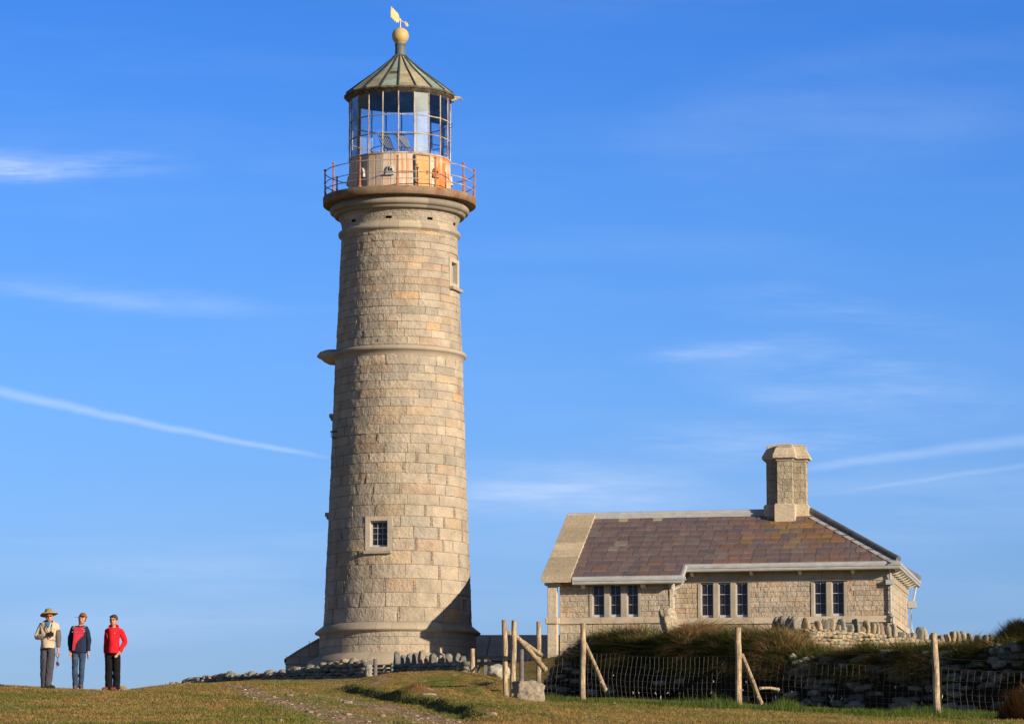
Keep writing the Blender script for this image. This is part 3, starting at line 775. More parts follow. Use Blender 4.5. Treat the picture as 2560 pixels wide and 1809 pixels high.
# plinth: three courses, sloped cap, battered foot
pzs = [tz(1650), tz(1627), tz(1607), tz(1585)]
def pmap(u, z, n):
    rr_ = tr(196, 1620) + n; return np.stack([rr_ * np.sin(u), -rr_ * np.cos(u), z], 1)
Vp, Fp, Cp = blocks(pmap, -math.pi, math.pi, [tz(1641), tz(1622), tz(1603), tz(1586)], lambda c_, q: q.uniform(1.0, 2.1) / 3.5, 9, depth=0.012, amp=0.022, joint=0.004, cell=0.045, uscale=3.5)
np_mesh('plinth', Vp, Fp, M['granite'], Cp, parent=LH, smooth=True)
b = MB(); b.lathe([(tr(196, 1620) - .03, tz(1700)), (tr(196, 1620) - .03, tz(1580))], 120); b.build('plinth_core', M['ashlar'], LH, smooth=True)
def ring_blocks(name, profile, nblk, seed, m_='ashlar_att', cols=((0.41, 0.355, 0.275), (0.37, 0.32, 0.25), (0.44, 0.375, 0.28)), phase=0.0, gap=0.016, npb=10, amp=0.0, parent=None):
    """moulded ring made of nblk separate stones with fine joints; profile = list of (r, z)"""
    rr_ = np.random.default_rng(seed); VV, FF, CC = [], [], []; nv = 0
    prof = np.array(profile, float); m = len(prof)
    rm = prof[:, 0].max()
    cuts = np.sort((np.arange(nblk) + rr_.uniform(-0.18, 0.18, nblk)) / nblk * 2 * math.pi) + phase
    for k in range(nblk):
        a0, a1 = cuts[k], cuts[(k + 1) % nblk] + (2 * math.pi if k == nblk - 1 else 0)
        g_ = gap / rm
        aa = np.concatenate([[a0], np.linspace(a0 + g_, a1 - g_, npb), [a1]])
        dr_ = np.zeros(len(aa)); dr_[0] = dr_[-1] = -0.001
        A, Q = np.meshgrid(aa, np.arange(m), indexing='ij')
        rad_ = prof[Q, 0] + dr_[:, None]
        if amp > 0: rad_ = rad_ + amp * fbm(A * 30, prof[Q, 1] * 4, o=3, seed=seed)
        xyz = np.stack([rad_ * np.sin(A), -rad_ * np.cos(A), prof[Q, 1]], -1).reshape(-1, 3)
        c = np.array(cols[rr_.integers(len(cols))]) * rr_.uniform(0.9, 1.08)
        cc = np.repeat(c[None], len(xyz), 0); e_ = np.zeros((len(aa), m), bool); e_[0] = e_[-1] = True; cc[e_.ravel()] = c * 0.6
        id_ = np.arange(len(aa) * m).reshape(len(aa), m) + nv
        FF.append(np.stack([id_[:-1, :-1].ravel(), id_[1:, :-1].ravel(), id_[1:, 1:].ravel(), id_[:-1, 1:].ravel()], 1)); VV.append(xyz); CC.append(cc); nv += len(xyz)
    return np_mesh(name, np.concatenate(VV), np.concatenate(FF), M[m_], np.concatenate(CC), parent=parent or LH, smooth=False)
def pf(pts): return [(tr(r_, y), tz(y)) for y, r_ in pts]
ring_blocks('plinth_cap', pf([(1592, 194.5), (1588.5, 198), (1586, 206), (1582.5, 207.5), (1565.2, 186), (1564, 180)]), 22, 3, amp=0.004)
ring_blocks('battered_foot', pf([(1700, 232), (1662, 226.5), (1656, 225), (1643, 202), (1640, 196)]), 20, 4, amp=0.006)
ring_blocks('string_course', pf([(909, 159), (905, 161.3), (901, 161.8), (900.4, 163.6), (896, 164), (895.6, 168), (890, 168.8), (886.5, 167.3), (883.5, 158), (882, 155)]), 14, 6)
ring_blocks('neck_ring', pf([(600, 144.6), (597.5, 147.6), (595.4, 148.2), (594.8, 151.5), (590, 153), (585.5, 152), (583.5, 149), (582.8, 144), (575, 144)]), 18, 7)
# flared neck with drain slots, cavetto and gallery slab
FL = [(577, 144), (566, 145.3), (560, 147), (552, 150.5), (545, 154.5), (541, 157.5)]
fz = np.array([tz(y) for y, _ in FL]); fr_ = np.array([tr(a, y) for y, a in FL])
def fmap(u, z, n):
    rr_ = np.interp(z, fz, fr_) + n; return np.stack([rr_ * np.sin(u), -rr_ * np.cos(u), z], 1)
SL = []
for az in range(-180, 180, 41):
    a = R(az + 0 - 9 - (-16))      # -> ..., -50, -9, 32, 73
azs = [-173, -132, -91, -50, -9, 33, 72, 113, 150]
slz0, slz1 = tz(571.0), tz(565.0)
for az in azs: SL.append((R(az) - 0.052, R(az) + 0.052, slz0, slz1))
Vf, Ff, Cf = blocks(fmap, -math.pi, math.pi, [fz[0], slz0, slz1, tz(553), fz[-1]], lambda c_, q: q.uniform(1.2, 2.6) / 2.8 if c_ != 1 else 3.0, 31, depth=0.008, amp=0.008, joint=0.008, excl=SL, cell=0.16,
                    colf=lambda q, u, z: (0.385, 0.335, 0.26), mortar=(0.27, 0.23, 0.18))
np_mesh('flared_neck', Vf, Ff, M['granite'], Cf, parent=LH, smooth=True)
b = MB(); b.lathe([(tr(136, 560), fz[0] - .1), (tr(136, 560), fz[-1])], 90); b.build('slot_recess', M['dark'], LH)
ring_blocks('cornice', pf([(546.5, 155), (546, 162), (541.5, 164.4), (538.8, 165.3), (538.2, 168.8), (536, 172.6), (531, 174.4), (526, 173.5), (522.4, 171), (522, 168.5), (518.3, 168.5)]), 16, 12,
            cols=((0.29, 0.255, 0.20), (0.24, 0.215, 0.17), (0.31, 0.27, 0.21)))
gs = MB(); gs.lathe(pf([(518.2, 168), (517.8, 189.2), (516.6, 191), (499, 191.6), (498, 190.8), (498, 60)]), 120)
ring_blocks('gallery_slab', pf([(518.2, 168), (517.8, 189.2), (516.6, 191), (499, 191.6), (498, 190.8), (498, 60)]), 24, 14, m_='gallery', npb=8)
DK = tz(498)             # gallery floor
# lower lantern hood on the left: a round stone canopy
hz_ = tz(884); hb = MB(); rc = tr(158, 884)
cx_, cy_ = (rc + 0.10) * math.sin(R(-97)), -(rc + 0.10) * math.cos(R(-97))
hb.lathe([(0.0, hz_ + .20), (0.45, hz_ + .19), (0.68, hz_ + 0.10), (0.80, hz_ - .06), (0.78, hz_ - .12), (0.62, hz_ - .20), (0.45, hz_ - .34), (0.25, hz_ - .44), (0.0, hz_ - .48)][::-1], 40, c=(cx_, cy_, 0))
hb.build('stone_hood', M['coping'], LH, smooth=True)

# --- lantern: 20 sided
NS = 20; STEP = 2 * math.pi / NS
def poly_ring(rr_, z, a0=0.0, n=NS): return [Vector((rr_ * math.sin(a0 + 2 * math.pi * k / n), -rr_ * math.cos(a0 + 2 * math.pi * k / n), z)) for k in range(n)]
LW0, LW1 = DK, tz(406); LR0, LR1 = tr(129.5, 480), tr(126.5, 406)
LRT = tr(126, 253); LT = tz(253)
# murette wall with vertical plate seams, each plate its own tone of paint and rust
b = MB(); rr_ = np.random.default_rng(3)
for k in range(NS):
    a0, a1 = k * STEP, (k + 1) * STEP; azd = math.degrees((a0 + a1) / 2); azd = azd - 360 if azd > 180 else azd
    rust = .10 + max(0.0, min(1.0, (azd - 2) / 22)) * (0.95 + 0.35 * rr_.random())
    if azd > 95 or azd < -95: rust = 0.4
    npl = 2
    for j in range(npl):
        b0, b1 = a0 + STEP * j / npl, a0 + STEP * (j + 1) / npl
        rj = rust * rr_.uniform(0.7, 1.05) + rr_.uniform(0, 0.12)
        nu_, nz_ = 12, 9
        base = np.array([0.56, 0.49, 0.39]) if azd > -40 or azd < -60 else np.array([0.44, 0.40, 0.34])
        vs, cs = [], []
        p0 = Vector((math.sin(a0), -math.cos(a0), 0)); p1 = Vector((math.sin(a1), -math.cos(a1), 0))
        for iu in range(nu_ + 1):
            tu = (j + iu / nu_) / npl; edge = 1 if iu in (0, nu_) else 0
            for iz in range(nz_ + 1):
                tz_ = iz / nz_; rad2 = (LR0 + (LR1 - LR0) * tz_) - edge * 0.012
                q = (p0 * (1 - tu) + p1 * tu) * rad2; q.z = LW0 + (LW1 - LW0) * tz_
                vs.append(q)
                nn = float(fbm(np.array([q.x * 11.0]), np.array([q.z * 0.7]), np.array([q.y * 11.0]), o=3, seed=8)[0])
                n2 = float(fbm(np.array([q.x * 1.7]), np.array([q.z * 2.5]), np.array([q.y * 1.7]), o=3, seed=18)[0])
                rr2 = min(1, max(0, rj * (0.62 + 0.6 * n2) + 0.75 * nn + (0.25 if (tz_ < .12 or tz_ > .9) else 0) + (0.25 if edge else 0) - 0.12))
                rustc = np.array([0.66, 0.20, 0.05]) if rr2 > 0.66 else np.array([0.66, 0.34, 0.13])
                c = base * (1 - rr2) + rustc * rr2
                if edge and nn > -.3: c = c * 0.62
                cs.append(tuple(c))
        f_ = []
        for iu in range(nu_):
            for iz in range(nz_):
                i_ = iu * (nz_ + 1) + iz; f_.append((i_, i_ + nz_ + 1, i_ + nz_ + 2, i_ + 1))
        st = len(b.v); b.v += [tuple(v) for v in vs]; b.f += [tuple(st + i for i in q) for q in f_]; b.c += cs
b.build('lantern_wall', M['rustwall'], LH)
b = MB(); n_ = NS
o_, i_ = poly_ring(LR1 + .03, LW1 - .02), poly_ring(LR1 - .16, LW1 - .02); o2, i2 = poly_ring(LR1 + .03, LW1 + .05), poly_ring(LR1 - .16, LW1 + .05)
def ring_box(b, o1, i1, o2, i2, col=(1, 1, 1)):
    n = len(o1)
    vs = o1 + i1 + o2 + i2; fs = []
    for k in range(n):
        k2 = (k + 1) % n
        fs += [(k, k2, 2*n + k2, 2*n + k), (n + k2, n + k, 3*n + k, 3*n + k2), (2*n + k, 2*n + k2, 3*n + k2, 3*n + k), (k2, k, n + k, n + k2)]
    b.add(vs, fs, col)
ring_box(b, o_, i_, o2, i2); b.build('lantern_sill', M['bars'], LH)
# inner lining of the wall and the raised floor of the lamp room
b = MB(); b.lathe([(LR0 - .12, LW0), (LR1 - .12, LW1 - .03)], NS); b.build('lantern_lining', M['cream'], LH)
b = MB(); b.lathe([(LR1 - .13, LW1 - .10), (0.01, LW1 - .10)], NS); b.build('lantern_floor', M['greywood'], LH)
# door in the 18..36 degree panel
def face_frame(k, zloc, rloc):
    a = (k + 0.5) * STEP; ap = rloc * math.cos(STEP / 2)
    return Matrix.Translation((ap * math.sin(a), -ap * math.cos(a), zloc)) @ Matrix.Rotation(a, 4, 'Z')
dm = face_frame(1, LW0, (LR0 + LR1) / 2 + .02)
dh = (LW1 - LW0) * 0.93; dw = 0.70
door = bpy.data.objects.new('lantern_door', None); COL.objects.link(door); door.parent = LH; door.matrix_local = dm
b = MB(); b.box2((-dw/2 + .05, -0.035, 0.10), (dw/2, 0.02, dh), col=(0.66, 0.33, 0.12)); b.build('door_leaf', M['rustwall'], door, bevel=.008)
b = MB(); b.box2((-dw/2 - .03, -0.07, 0.0), (-dw/2 + .05, 0.05, dh + .05)); b.box2((-dw/2 + .05, -.055, dh), (dw/2 + .03, 0.05, dh + .05)); b.box2((dw/2, -.055, 0.0), (dw/2 + .03, .05, dh)); b.box2((-dw/2 + .05, -.08, 0.04), (dw/2 - .02, .02, 0.10))
b.build('door_frame', M['rib'], door)
for zq in (.72, .22):
    b = MB(); b.box2((-dw/2 - .0, -.12, dh * zq), (-dw/2 + .12, -.04, dh * (zq + .04))); b.build('hinge', M['iron'], door)
b = MB(); b.box2((dw/2 - .12, -.075, dh * .48), (dw/2 - .08, -.036, dh * .60)); b.build('handle', M['iron'], door)
# white cowled vents on every fourth... second panel
for k, dark_ in ((-3, 0), (-1, 0), (2, 1), (5, 0), (8, 0), (-6, 0), (-9, 0)):
    vm = face_frame(k, LW0 + (LW1 - LW0) * 0.40, (LR0 + LR1) / 2 + .012)
    v_ = bpy.data.objects.new('ventilator', None); COL.objects.link(v_); v_.parent = LH; v_.matrix_local = vm
    b = MB(); pts = []
    w2, h2 = 0.19, 0.44
    outl = [(-w2, 0), (w2, 0), (w2 * .95, h2 * .5), (w2 * .72, h2 * .82), (w2 * .3, h2), (-w2 * .3, h2), (-w2 * .72, h2 * .82), (-w2 * .95, h2 * .5)]
    n = len(outl); vs = [(x, 0.0, z) for x, z in outl] + [(x * .85, -0.09, z * .93 + .02) for x, z in outl]
    b.add(vs, [tuple(range(n, 2 * n))] + [(i, (i + 1) % n, n + (i + 1) % n, n + i) for i in range(n)])
    b.build('cowl', M['iron'] if dark_ else M['white'], v_, bevel=.01)
    b = MB(); b.box((-.045, -.094, .25), (.07, .02, .16)); b.box((.065, -.094, .22), (.085, .02, .13)); b.box((-.02, -.094, .34), (.05, .02, .05)); b.build('grille', M['dark'], v_)
    b = MB(); b.box((0, -.07, .03), (.40, .12, .07)); b.build('lip', M['iron'] if dark_ else M['white'], v_, bevel=.015)
# glazing bars
b = MB(); rr_ = np.random.default_rng(5)
for k in range(NS):
    a = k * STEP; m_ = []
    for t_ in np.linspace(0, 1, 9):
        rd = LR1 + (LRT - LR1) * t_ + rr_.normal(0, .005)
        m_.append((rd * math.sin(a) + rr_.normal(0, .004), -rd * math.cos(a), LW1 + (LT - LW1) * t_))
    b.tube(m_, 0.033, 6)
b.build('glazing_bars', M['bars'], LH)
for frac in (0.325, 0.62):
    b = MB(); z_ = LW1 + (LT - LW1) * frac; rd = LR1 + (LRT - LR1) * frac
    for k in range(NS):
        p0, p1 = poly_ring(rd, z_)[k], poly_ring(rd, z_)[(k + 1) % NS]; b.tube([p0, (p0 + p1) / 2 + Vector((0, 0, rr_.normal(0, .006))), p1], 0.026, 6)
    b.build('glazing_ring', M['bars'], LH)
# glass
mg, nt, bb = mat('lantern_glass')
tr_ = nnode(nt, 'ShaderNodeBsdfTransparent'); tr_.inputs[0].default_value = (0.86, 0.90, 0.95, 1)
gl_ = nnode(nt, 'ShaderNodeBsdfGlossy'); gl_.inputs['Roughness'].default_value = 0.03; gl_.inputs['Color'].default_value = (1, 1, 1, 1)
lw = nnode(nt, 'ShaderNodeFresnel'); lw.inputs[0].default_value = 1.52
tx_ = nnode(nt, 'ShaderNodeTexCoord'); nz2 = nnode(nt, 'ShaderNodeTexNoise'); nz2.inputs['Scale'].default_value = 1.3; nt.links.new(tx_.outputs['Object'], nz2.inputs[0])
mr_ = nnode(nt, 'ShaderNodeMapRange'); nt.links.new(nz2.outputs['Fac'], mr_.inputs[0]); mr_.inputs[1].default_value = .4; mr_.inputs[2].default_value = .75; mr_.inputs[3].default_value = 1.0; mr_.inputs[4].default_value = 2.2
mm_ = nnode(nt, 'ShaderNodeMath', operation='MULTIPLY'); nt.links.new(lw.outputs[0], mm_.inputs[0]); nt.links.new(mr_.outputs[0], mm_.inputs[1])
ms_ = nnode(nt, 'ShaderNodeMixShader'); nt.links.new(mm_.outputs[0], ms_.inputs[0]); nt.links.new(tr_.outputs[0], ms_.inputs[1]); nt.links.new(gl_.outputs[0], ms_.inputs[2])
nt.links.new(ms_.outputs[0], nt.nodes['Material Output'].inputs[0])
M['lglass'] = mg
b = MB(); rr_ = np.random.default_rng(15)
lo, hi = poly_ring(LR1 - .005, LW1 + .04), poly_ring(LRT - .005, LT)
b_p = {}
for k in range(NS):
    k2 = (k + 1) % NS; tw = rr_.normal(0, .006)
    for j in range(3):
        fa, fb = (0, .325, .62, 1)[j], (0, .325, .62, 1)[j + 1]
        t2 = tw + rr_.normal(0, .004)
        q = [lo[k].lerp(hi[k], fa), lo[k2].lerp(hi[k2], fa), lo[k2].lerp(hi[k2], fb), lo[k].lerp(hi[k], fb)]
        b_p.setdefault(k, MB()).add([v * 1.0 + Vector((v.x, v.y, 0)).normalized() * (t2 if i in (1, 2) else 0) for i, v in enumerate(q)], [(0, 1, 2, 3)])
def glare_glass(name, f):  # pale diffuse share stands in for bright sky reflected in a pane
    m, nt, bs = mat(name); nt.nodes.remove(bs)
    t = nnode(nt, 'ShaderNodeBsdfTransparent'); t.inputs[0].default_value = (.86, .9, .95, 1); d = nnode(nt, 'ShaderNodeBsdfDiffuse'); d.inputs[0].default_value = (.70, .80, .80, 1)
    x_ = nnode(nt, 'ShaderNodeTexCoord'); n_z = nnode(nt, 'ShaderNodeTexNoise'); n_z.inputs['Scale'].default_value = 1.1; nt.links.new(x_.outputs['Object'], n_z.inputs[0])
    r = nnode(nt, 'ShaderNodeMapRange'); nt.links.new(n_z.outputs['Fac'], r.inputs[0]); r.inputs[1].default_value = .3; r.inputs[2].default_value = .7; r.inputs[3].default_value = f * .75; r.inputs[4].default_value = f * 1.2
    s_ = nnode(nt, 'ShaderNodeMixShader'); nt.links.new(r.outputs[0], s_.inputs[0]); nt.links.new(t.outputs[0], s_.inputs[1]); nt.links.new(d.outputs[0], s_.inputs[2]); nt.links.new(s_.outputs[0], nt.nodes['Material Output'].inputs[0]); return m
gh_, gs_ = glare_glass('painted_glare_glass', .40), glare_glass('faint_painted_glare_glass', .16)  # reflected brightness painted into the glass, one strong and one faint
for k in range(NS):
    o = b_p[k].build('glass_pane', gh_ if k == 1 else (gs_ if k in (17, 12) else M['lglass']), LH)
    if k == 1: o['label'] = 'pale pane of the lantern with painted sky glare'
# the bright panel's sky reflection is painted into its pane
# ceiling, eave, roof
ZE = tz(243); RE = tr(137, 243); ZA = tz(144); RA = tr(14.5, 144)
b = MB(); lo = poly_ring(LRT + .0, LT - .02); b.lathe([(LRT - .02, LT - .02), (LRT * .6, LT + .25), (0.05, LT + .45)], NS); b.build('ceiling', M['interior'], LH)
b = MB()
ring_box(b, poly_ring(RE - .02, ZE - .11), poly_ring(LRT - .03, LT - .06), poly_ring(RE + .0, ZE + .0), poly_ring(LRT - .03, ZE + .12))
b.build('eave', M['eave'], LH)
prof = [(RE + .03, ZE + .015), (RE * .74, ZE + (ZA - ZE) * .30), (RE * .45, ZE + (ZA - ZE) * .60), (RA + .12, ZE + (ZA - ZE) * .955), (RA + .02, ZA + .05)]
b = MB(); rr_ = np.random.default_rng(23)
for k in range(NS):
    base = rr_.uniform(0.75, 1.2); tint = np.array([(1, 1, 1), (0.88, 1.04, 1.02), (1.15, 1.03, .82), (0.60, 0.62, 0.70)][rr_.choice(4, p=[.35, .25, .25, .15])]) * base
    for j in range(len(prof) - 1):
        sub = 3
        for s_ in range(sub):
            (ra, za), (rb, zb_) = prof[j], prof[j + 1]
            r0, z0 = ra + (rb - ra) * s_ / sub, za + (zb_ - za) * s_ / sub; r1, z1 = ra + (rb - ra) * (s_ + 1) / sub, za + (zb_ - za) * (s_ + 1) / sub
            a0, a1 = k * STEP, (k + 1) * STEP
            if s_ == 0 or rr_.random() < .3: cc = tint * rr_.uniform(.78, 1.2)
            if k == NS - 1 and j == 1 and s_ == 1: cc2 = (0.28, 0.2, 0.2)
            else: cc2 = tuple(cc)
            b.add([(r0 * math.sin(a0), -r0 * math.cos(a0), z0), (r0 * math.sin(a1), -r0 * math.cos(a1), z0), (r1 * math.sin(a1), -r1 * math.cos(a1), z1), (r1 * math.sin(a0), -r1 * math.cos(a0), z1)], [(0, 1, 2, 3)], cc2)
b.build('roof', M['copper'], LH)
b = MB()
for k in range(NS):
    a = k * STEP; b.tube([((r_ + .012) * math.sin(a), -(r_ + .012) * math.cos(a), z_ + .012) for r_, z_ in prof], [0.045, 0.042, 0.04, 0.03, 0.028], 6)
b.build('roof_ribs', M['rib'], LH)
b = MB()
for k in range(NS):
    p0, p1 = poly_ring(RE + .02, ZE - .03)[k], poly_ring(RE + .02, ZE - .03)[(k + 1) % NS]; b.tube([p0, p1], 0.055, 6)
b.build('gutter', M['eave'], LH)
# bent bracket sticking out of the eave on the right
b = MB(); ex, ey = RE * math.sin(R(82)), -RE * math.cos(R(82))
b.box((ex + .16, ey, ZE - .10), (.36, .10, .09), rot=Matrix.Rotation(R(12), 3, 'Y')); b.box((ex + .02, ey, ZE - .20), (.30, .10, .10), rot=Matrix.Rotation(R(-20), 3, 'Y')); b.tube([(ex + .3, ey, ZE - .12), (ex + .37, ey, ZE - .22)], .03); b.box((ex - .15, ey, ZE - .02), (.3, .12, .10))
b.build('eave_bracket', M['bars'], LH)
b = MB(); b.tube([(LRT * math.sin(R(88)) + .05 + .06 * math.sin(t_), -LRT * math.cos(R(88)), LW1 + (LT - LW1) * .60 + .10 * math.cos(t_)) for t_ in np.linspace(0.3, 3.6, 8)], .014, 5); b.build('hand_hold', M['rib'], LH)
# flue, ball, vane
b = MB(); f0, f1 = ZA - .05, tz(111)
b.lathe([(RA + .03, f0), (RA + .05, f0 + .06), (tr(13.3, 140), f0 + .16), (tr(12.8, 120), f1 - .1), (tr(14, 112), f1 - .06), (tr(14, 112), f1 + .02), (tr(12, 110), f1 + .04), (.02, f1 + .04)], 32); b.build('flue', M['flue'], LH, smooth=False)
zc = tz(90.5); rb_ = tr(21.2, 90)
b = MB(); b.lathe([(tr(11, 108), f1 + .03), (tr(13, 108), f1 + .07), (tr(13, 108), f1 + .13), (tr(9, 108), f1 + .16)], 28, col=(1, 1, 1)); b.lathe([(rb_ * math.sin(t_), zc - rb_ * math.cos(t_)) for t_ in np.linspace(0.02, math.pi - .02, 24)], 40)
b.build('ball_finial', M['gold'], LH, smooth=True)
vz = tz(51); vt = tz(48)
vn = bpy.data.objects.new('weather_vane', None); COL.objects.link(vn); vn.parent = LH; vn.location = (0, 0, zc + rb_)
hgt_ = vz - (zc + rb_)
b = MB(); b.tube([(0, 0, -.05), (0, 0, hgt_ + .08)], .022, 8); b.build('spindle', M['vane'], vn)
# pointing direction (head away and right)
hd = Vector((.30, .954, 0)); tl = -hd
def vp(s, z): return Vector((hd.x * s, hd.y * s, hgt_ + z))
b = MB(); b.tube([vp(-1.25, 0.0), vp(.98, 0)], .022, 8); b.build('arrow_shaft', M['vane'], vn)
th = Vector((hd.y, -hd.x, 0)) * .012
outl = [(-.12, 0.0), (-.28, .20), (-.55, .27), (-.62, .22), (-.78, .31), (-.84, .25), (-1.0, .34), (-1.06, .27), (-1.28, .36), (-1.34, .0), (-1.30, -.18), (-1.18, -.12), (-1.08, -.22), (-.96, -.15), (-.85, -.25), (-.70, -.17), (-.60, -.26), (-.42, -.18), (-.3, -.2)]
vs = [vp(s, z) + th for s, z in outl] + [vp(s, z) - th for s, z in outl]; n = len(outl)
b = MB(); b.add(vs, [tuple(range(n)), tuple(reversed(range(n, 2 * n)))] + [(i, (i + 1) % n, n + (i + 1) % n, n + i) for i in range(n)]); b.build('feather', M['vane'], vn)
outl = [(1.12, 0), (.86, .12), (.90, .02), (.80, 0), (.90, -.02), (.86, -.12)]
vs = [vp(s, z) + th * 1.2 for s, z in outl] + [vp(s, z) - th * 1.2 for s, z in outl]; n = len(outl)
b = MB(); b.add(vs, [tuple(range(n)), tuple(reversed(range(n, 2 * n)))] + [(i, (i + 1) % n, n + (i + 1) % n, n + i) for i in range(n)])
b.tube([vp(.72 + .09 * math.cos(t_), .09 * math.sin(t_)) for t_ in np.linspace(0, 2 * math.pi, 14)], .018, 6); b.build('arrow_head', M['vane'], vn)
# gallery railing
RR = tr(186, 480); hp = tz(430) - tz(504)
for k in range(12):
    a = k * 2 * math.pi / 12; lean = rng.normal(0, .012, 2)
    b = MB(); b.lathe([(.10, 0), (.085, .05), (.05, .10), (.042, .28), (.055, .30), (.055, .36), (.040, .40), (.036, hp * .5), (.05, hp * .52), (.05, hp * .56), (.036, hp * .6), (.034, hp - .08), (.06, hp - .05), (.06, hp - .01), (.03, hp + .02)], 10, close_top=True)
    o = b.build('railing_post', M['iron'], LH, smooth=False); o.location = (RR * math.sin(a), -RR * math.cos(a), DK); o.rotation_euler = (lean[0], lean[1], 0)
for f_ in (.86, .47, .235):
    b = MB(); b.tube([(RR * math.sin(a), -RR * math.cos(a), DK + hp * f_ + .012 * math.sin(a * 9)) for a in np.linspace(0, 2 * math.pi, 97)], .020, 6, cap=False); b.build('rail', M['rail'], LH)
# inside hand rail of the lamp room
b = MB(); ri = LR1 * .58
for zz_ in (LW1 + .55,):
    for a0, a1 in ((200, 330), (35, 160)):
        b.tube([(ri * math.sin(R(a)), -ri * math.cos(R(a)), zz_) for a in np.linspace(a0, a1, 24)], .018, 6)
for a in (200, 245, 290, 330, 35, 75, 120, 160): b.tube([(ri * math.sin(R(a)), -ri * math.cos(R(a)), LW1 - .34), (ri * math.sin(R(a)), -ri * math.cos(R(a)), LW1 + .55)], .016, 6)
b.build('inner_handrail', M['rib'], LH)
# deck chairs inside
def fabric(name, c1, c2, scale):
    m, nt, bs = mat(name); t_ = nnode(nt, 'ShaderNodeTexCoord'); w_ = nnode(nt, 'ShaderNodeTexWave'); w_.bands_direction = 'X'; w_.inputs['Scale'].default_value = scale
    nt.links.new(t_.outputs['Object'], w_.inputs[0]); cr = nnode(nt, 'ShaderNodeValToRGB'); cr.color_ramp.elements[0].position = .45; cr.color_ramp.elements[1].position = .55
    cr.color_ramp.elements[0].color = (*c1, 1); cr.color_ramp.elements[1].color = (*c2, 1); nt.links.new(w_.outputs['Fac'], cr.inputs[0]); nt.links.new(cr.outputs[0], bs.inputs['Base Color']); bs.inputs['Roughness'].default_value = .9
    return m
M['stripe_a'] = fabric('navy_striped_canvas', (.025, .035, .08), (.30, .33, .40), 3.2)
M['stripe_b'] = fabric('grey_striped_canvas', (.08, .09, .11), (.32, .33, .36), 4.5)
def deck_chair(loc, rz, fab, label):
    e = empty('deck_chair', loc, rz, label=label, cat='deck chair', group='deck chairs in the lantern room')
    w = .56
    top = Vector((0, .42, 1.28)); bot = Vector((0, -.45, .12)); fr1 = Vector((0, -.55, .42)); fr2 = Vector((0, .50, .04))
    for s in (-1, 1):
        sx = Vector((s * w / 2, 0, 0)); b = MB(); b.tube([bot + sx, top + sx], .024, 6); b.build('frame_rail', M['wood'], e)
        b = MB(); b.tube([fr1 + sx * .9, fr2 + sx * .9], .022, 6); b.build('leg', M['wood'], e)
    for nm, p in (('cross_bar', top), ('cross_bar', fr1), ('cross_bar', fr2), ('cross_bar', bot)):
        b = MB(); b.tube([p + Vector((-w/2, 0, 0)), p + Vector((w/2, 0, 0))], .02, 6); b.build(nm, M['wood'], e)
    b = MB(); pts = [Vector((0, fr1.y + (top.y - fr1.y) * t_, fr1.z + (top.z - fr1.z) * t_ - .62 * t_ * (1 - t_) * (1.35 - t_))) for t_ in np.linspace(0, 1, 12)]
    vs = [p + Vector((s * w * .44, 0, dz_)) for p in pts for dz_ in (0, -.008) for s in (-1, 1)]
    fs = []
    for i in range(11):
        k = i * 4; fs += [(k, k + 1, k + 5, k + 4), (k + 3, k + 2, k + 6, k + 7)]
    b.add(vs, fs); b.build('canvas', M[fab], e)
    return e
fl_ = Vector((TX, TDIST, ZB + LW1 - .09))
deck_chair(fl_ + Vector((-.55, -.75, 0)), R(30), 'stripe_a', 'navy striped deck chair inside the glass lantern, left one of two')
deck_chair(fl_ + Vector((.22, -.75, 0)), R(30), 'stripe_b', 'grey striped deck chair inside the glass lantern, right one of two')
# ------------------------------------------------------------------ cottage
A_ = R(11.0); ca, sa = math.cos(A_), math.sin(A_)
CD0 = 155.3; CZ = zrow(1400, CD0); CX0 = (2248 - CX) / F * (CD0 * cp + CZ * sp)
CG = 9.6                                        # ground height at the cottage
CT = empty('cottage', (CX0, CD0, CG), rz=-A_, label='single storey granite cottage with purple slate roof, tall chimney and grey gutters', cat='cottage')
def cl(px, py, v):
    """cottage-local (x, z) of a picture point lying at depth v"""
    x = 0.0; k = (px - CX) / F
    for _ in range(6):
        Dq = CD0 - x * sa + v * ca; z = zrow(py, Dq)
        x = (k * (Dq * cp + z * sp) - CX0 - v * sa) / ca
    return x, z - CG
def cx(px, v, py=1480): return cl(px, py, v)[0]
def cz(px, py, v): return cl(px, py, v)[1]
WV = 0.72                                        # main front wall plane
PV = -0.50                                       # projecting part's wall plane
BK = 9.55
xR = cx(2226, WV); xS = cx(1676, PV); xL = cx(1399, PV)
zG = cz(2100, 1405, 0.0)                         # gutter top, main
zGp = cz(1560, 1441, -1.15)
zRg = cz(1900, 1283, 5.1)                        # ridge
PT = (zRg - zG) / 5.1
print('pitch', math.degrees(math.atan(PT)), 'zG', zG, 'zGp', zGp, 'ridge', zRg, 'xR', xR, 'xS', xS, 'xL', xL)
def roofz(v): return zG + PT * v
zb0 = -0.6
zSill1, zSill0 = cz(2000, 1540.5, WV), cz(2000, 1557, WV)
zFr0, zFr1 = cz(2100, 1451, WV), cz(2100, 1420, WV)
def planemap(origin, ux, nrm):
    def f(u, z, n): return np.stack([origin[0] + ux[0] * u + nrm[0] * n, origin[1] + ux[1] * u + nrm[1] * n, z], 1)
    return f
CST = [((0.47, 0.395, 0.30), 30), ((0.43, 0.37, 0.29), 26), ((0.48, 0.395, 0.29), 16), ((0.40, 0.35, 0.285), 12), ((0.47, 0.355, 0.245), 7), ((0.42, 0.31, 0.225), 5)]
_cc = [c for c, w in CST]; _cw = np.array([w for c, w in CST], float); _cw /= _cw.sum()
def ccol(q, u, z): return _cc[q.choice(len(_cc), p=_cw)]
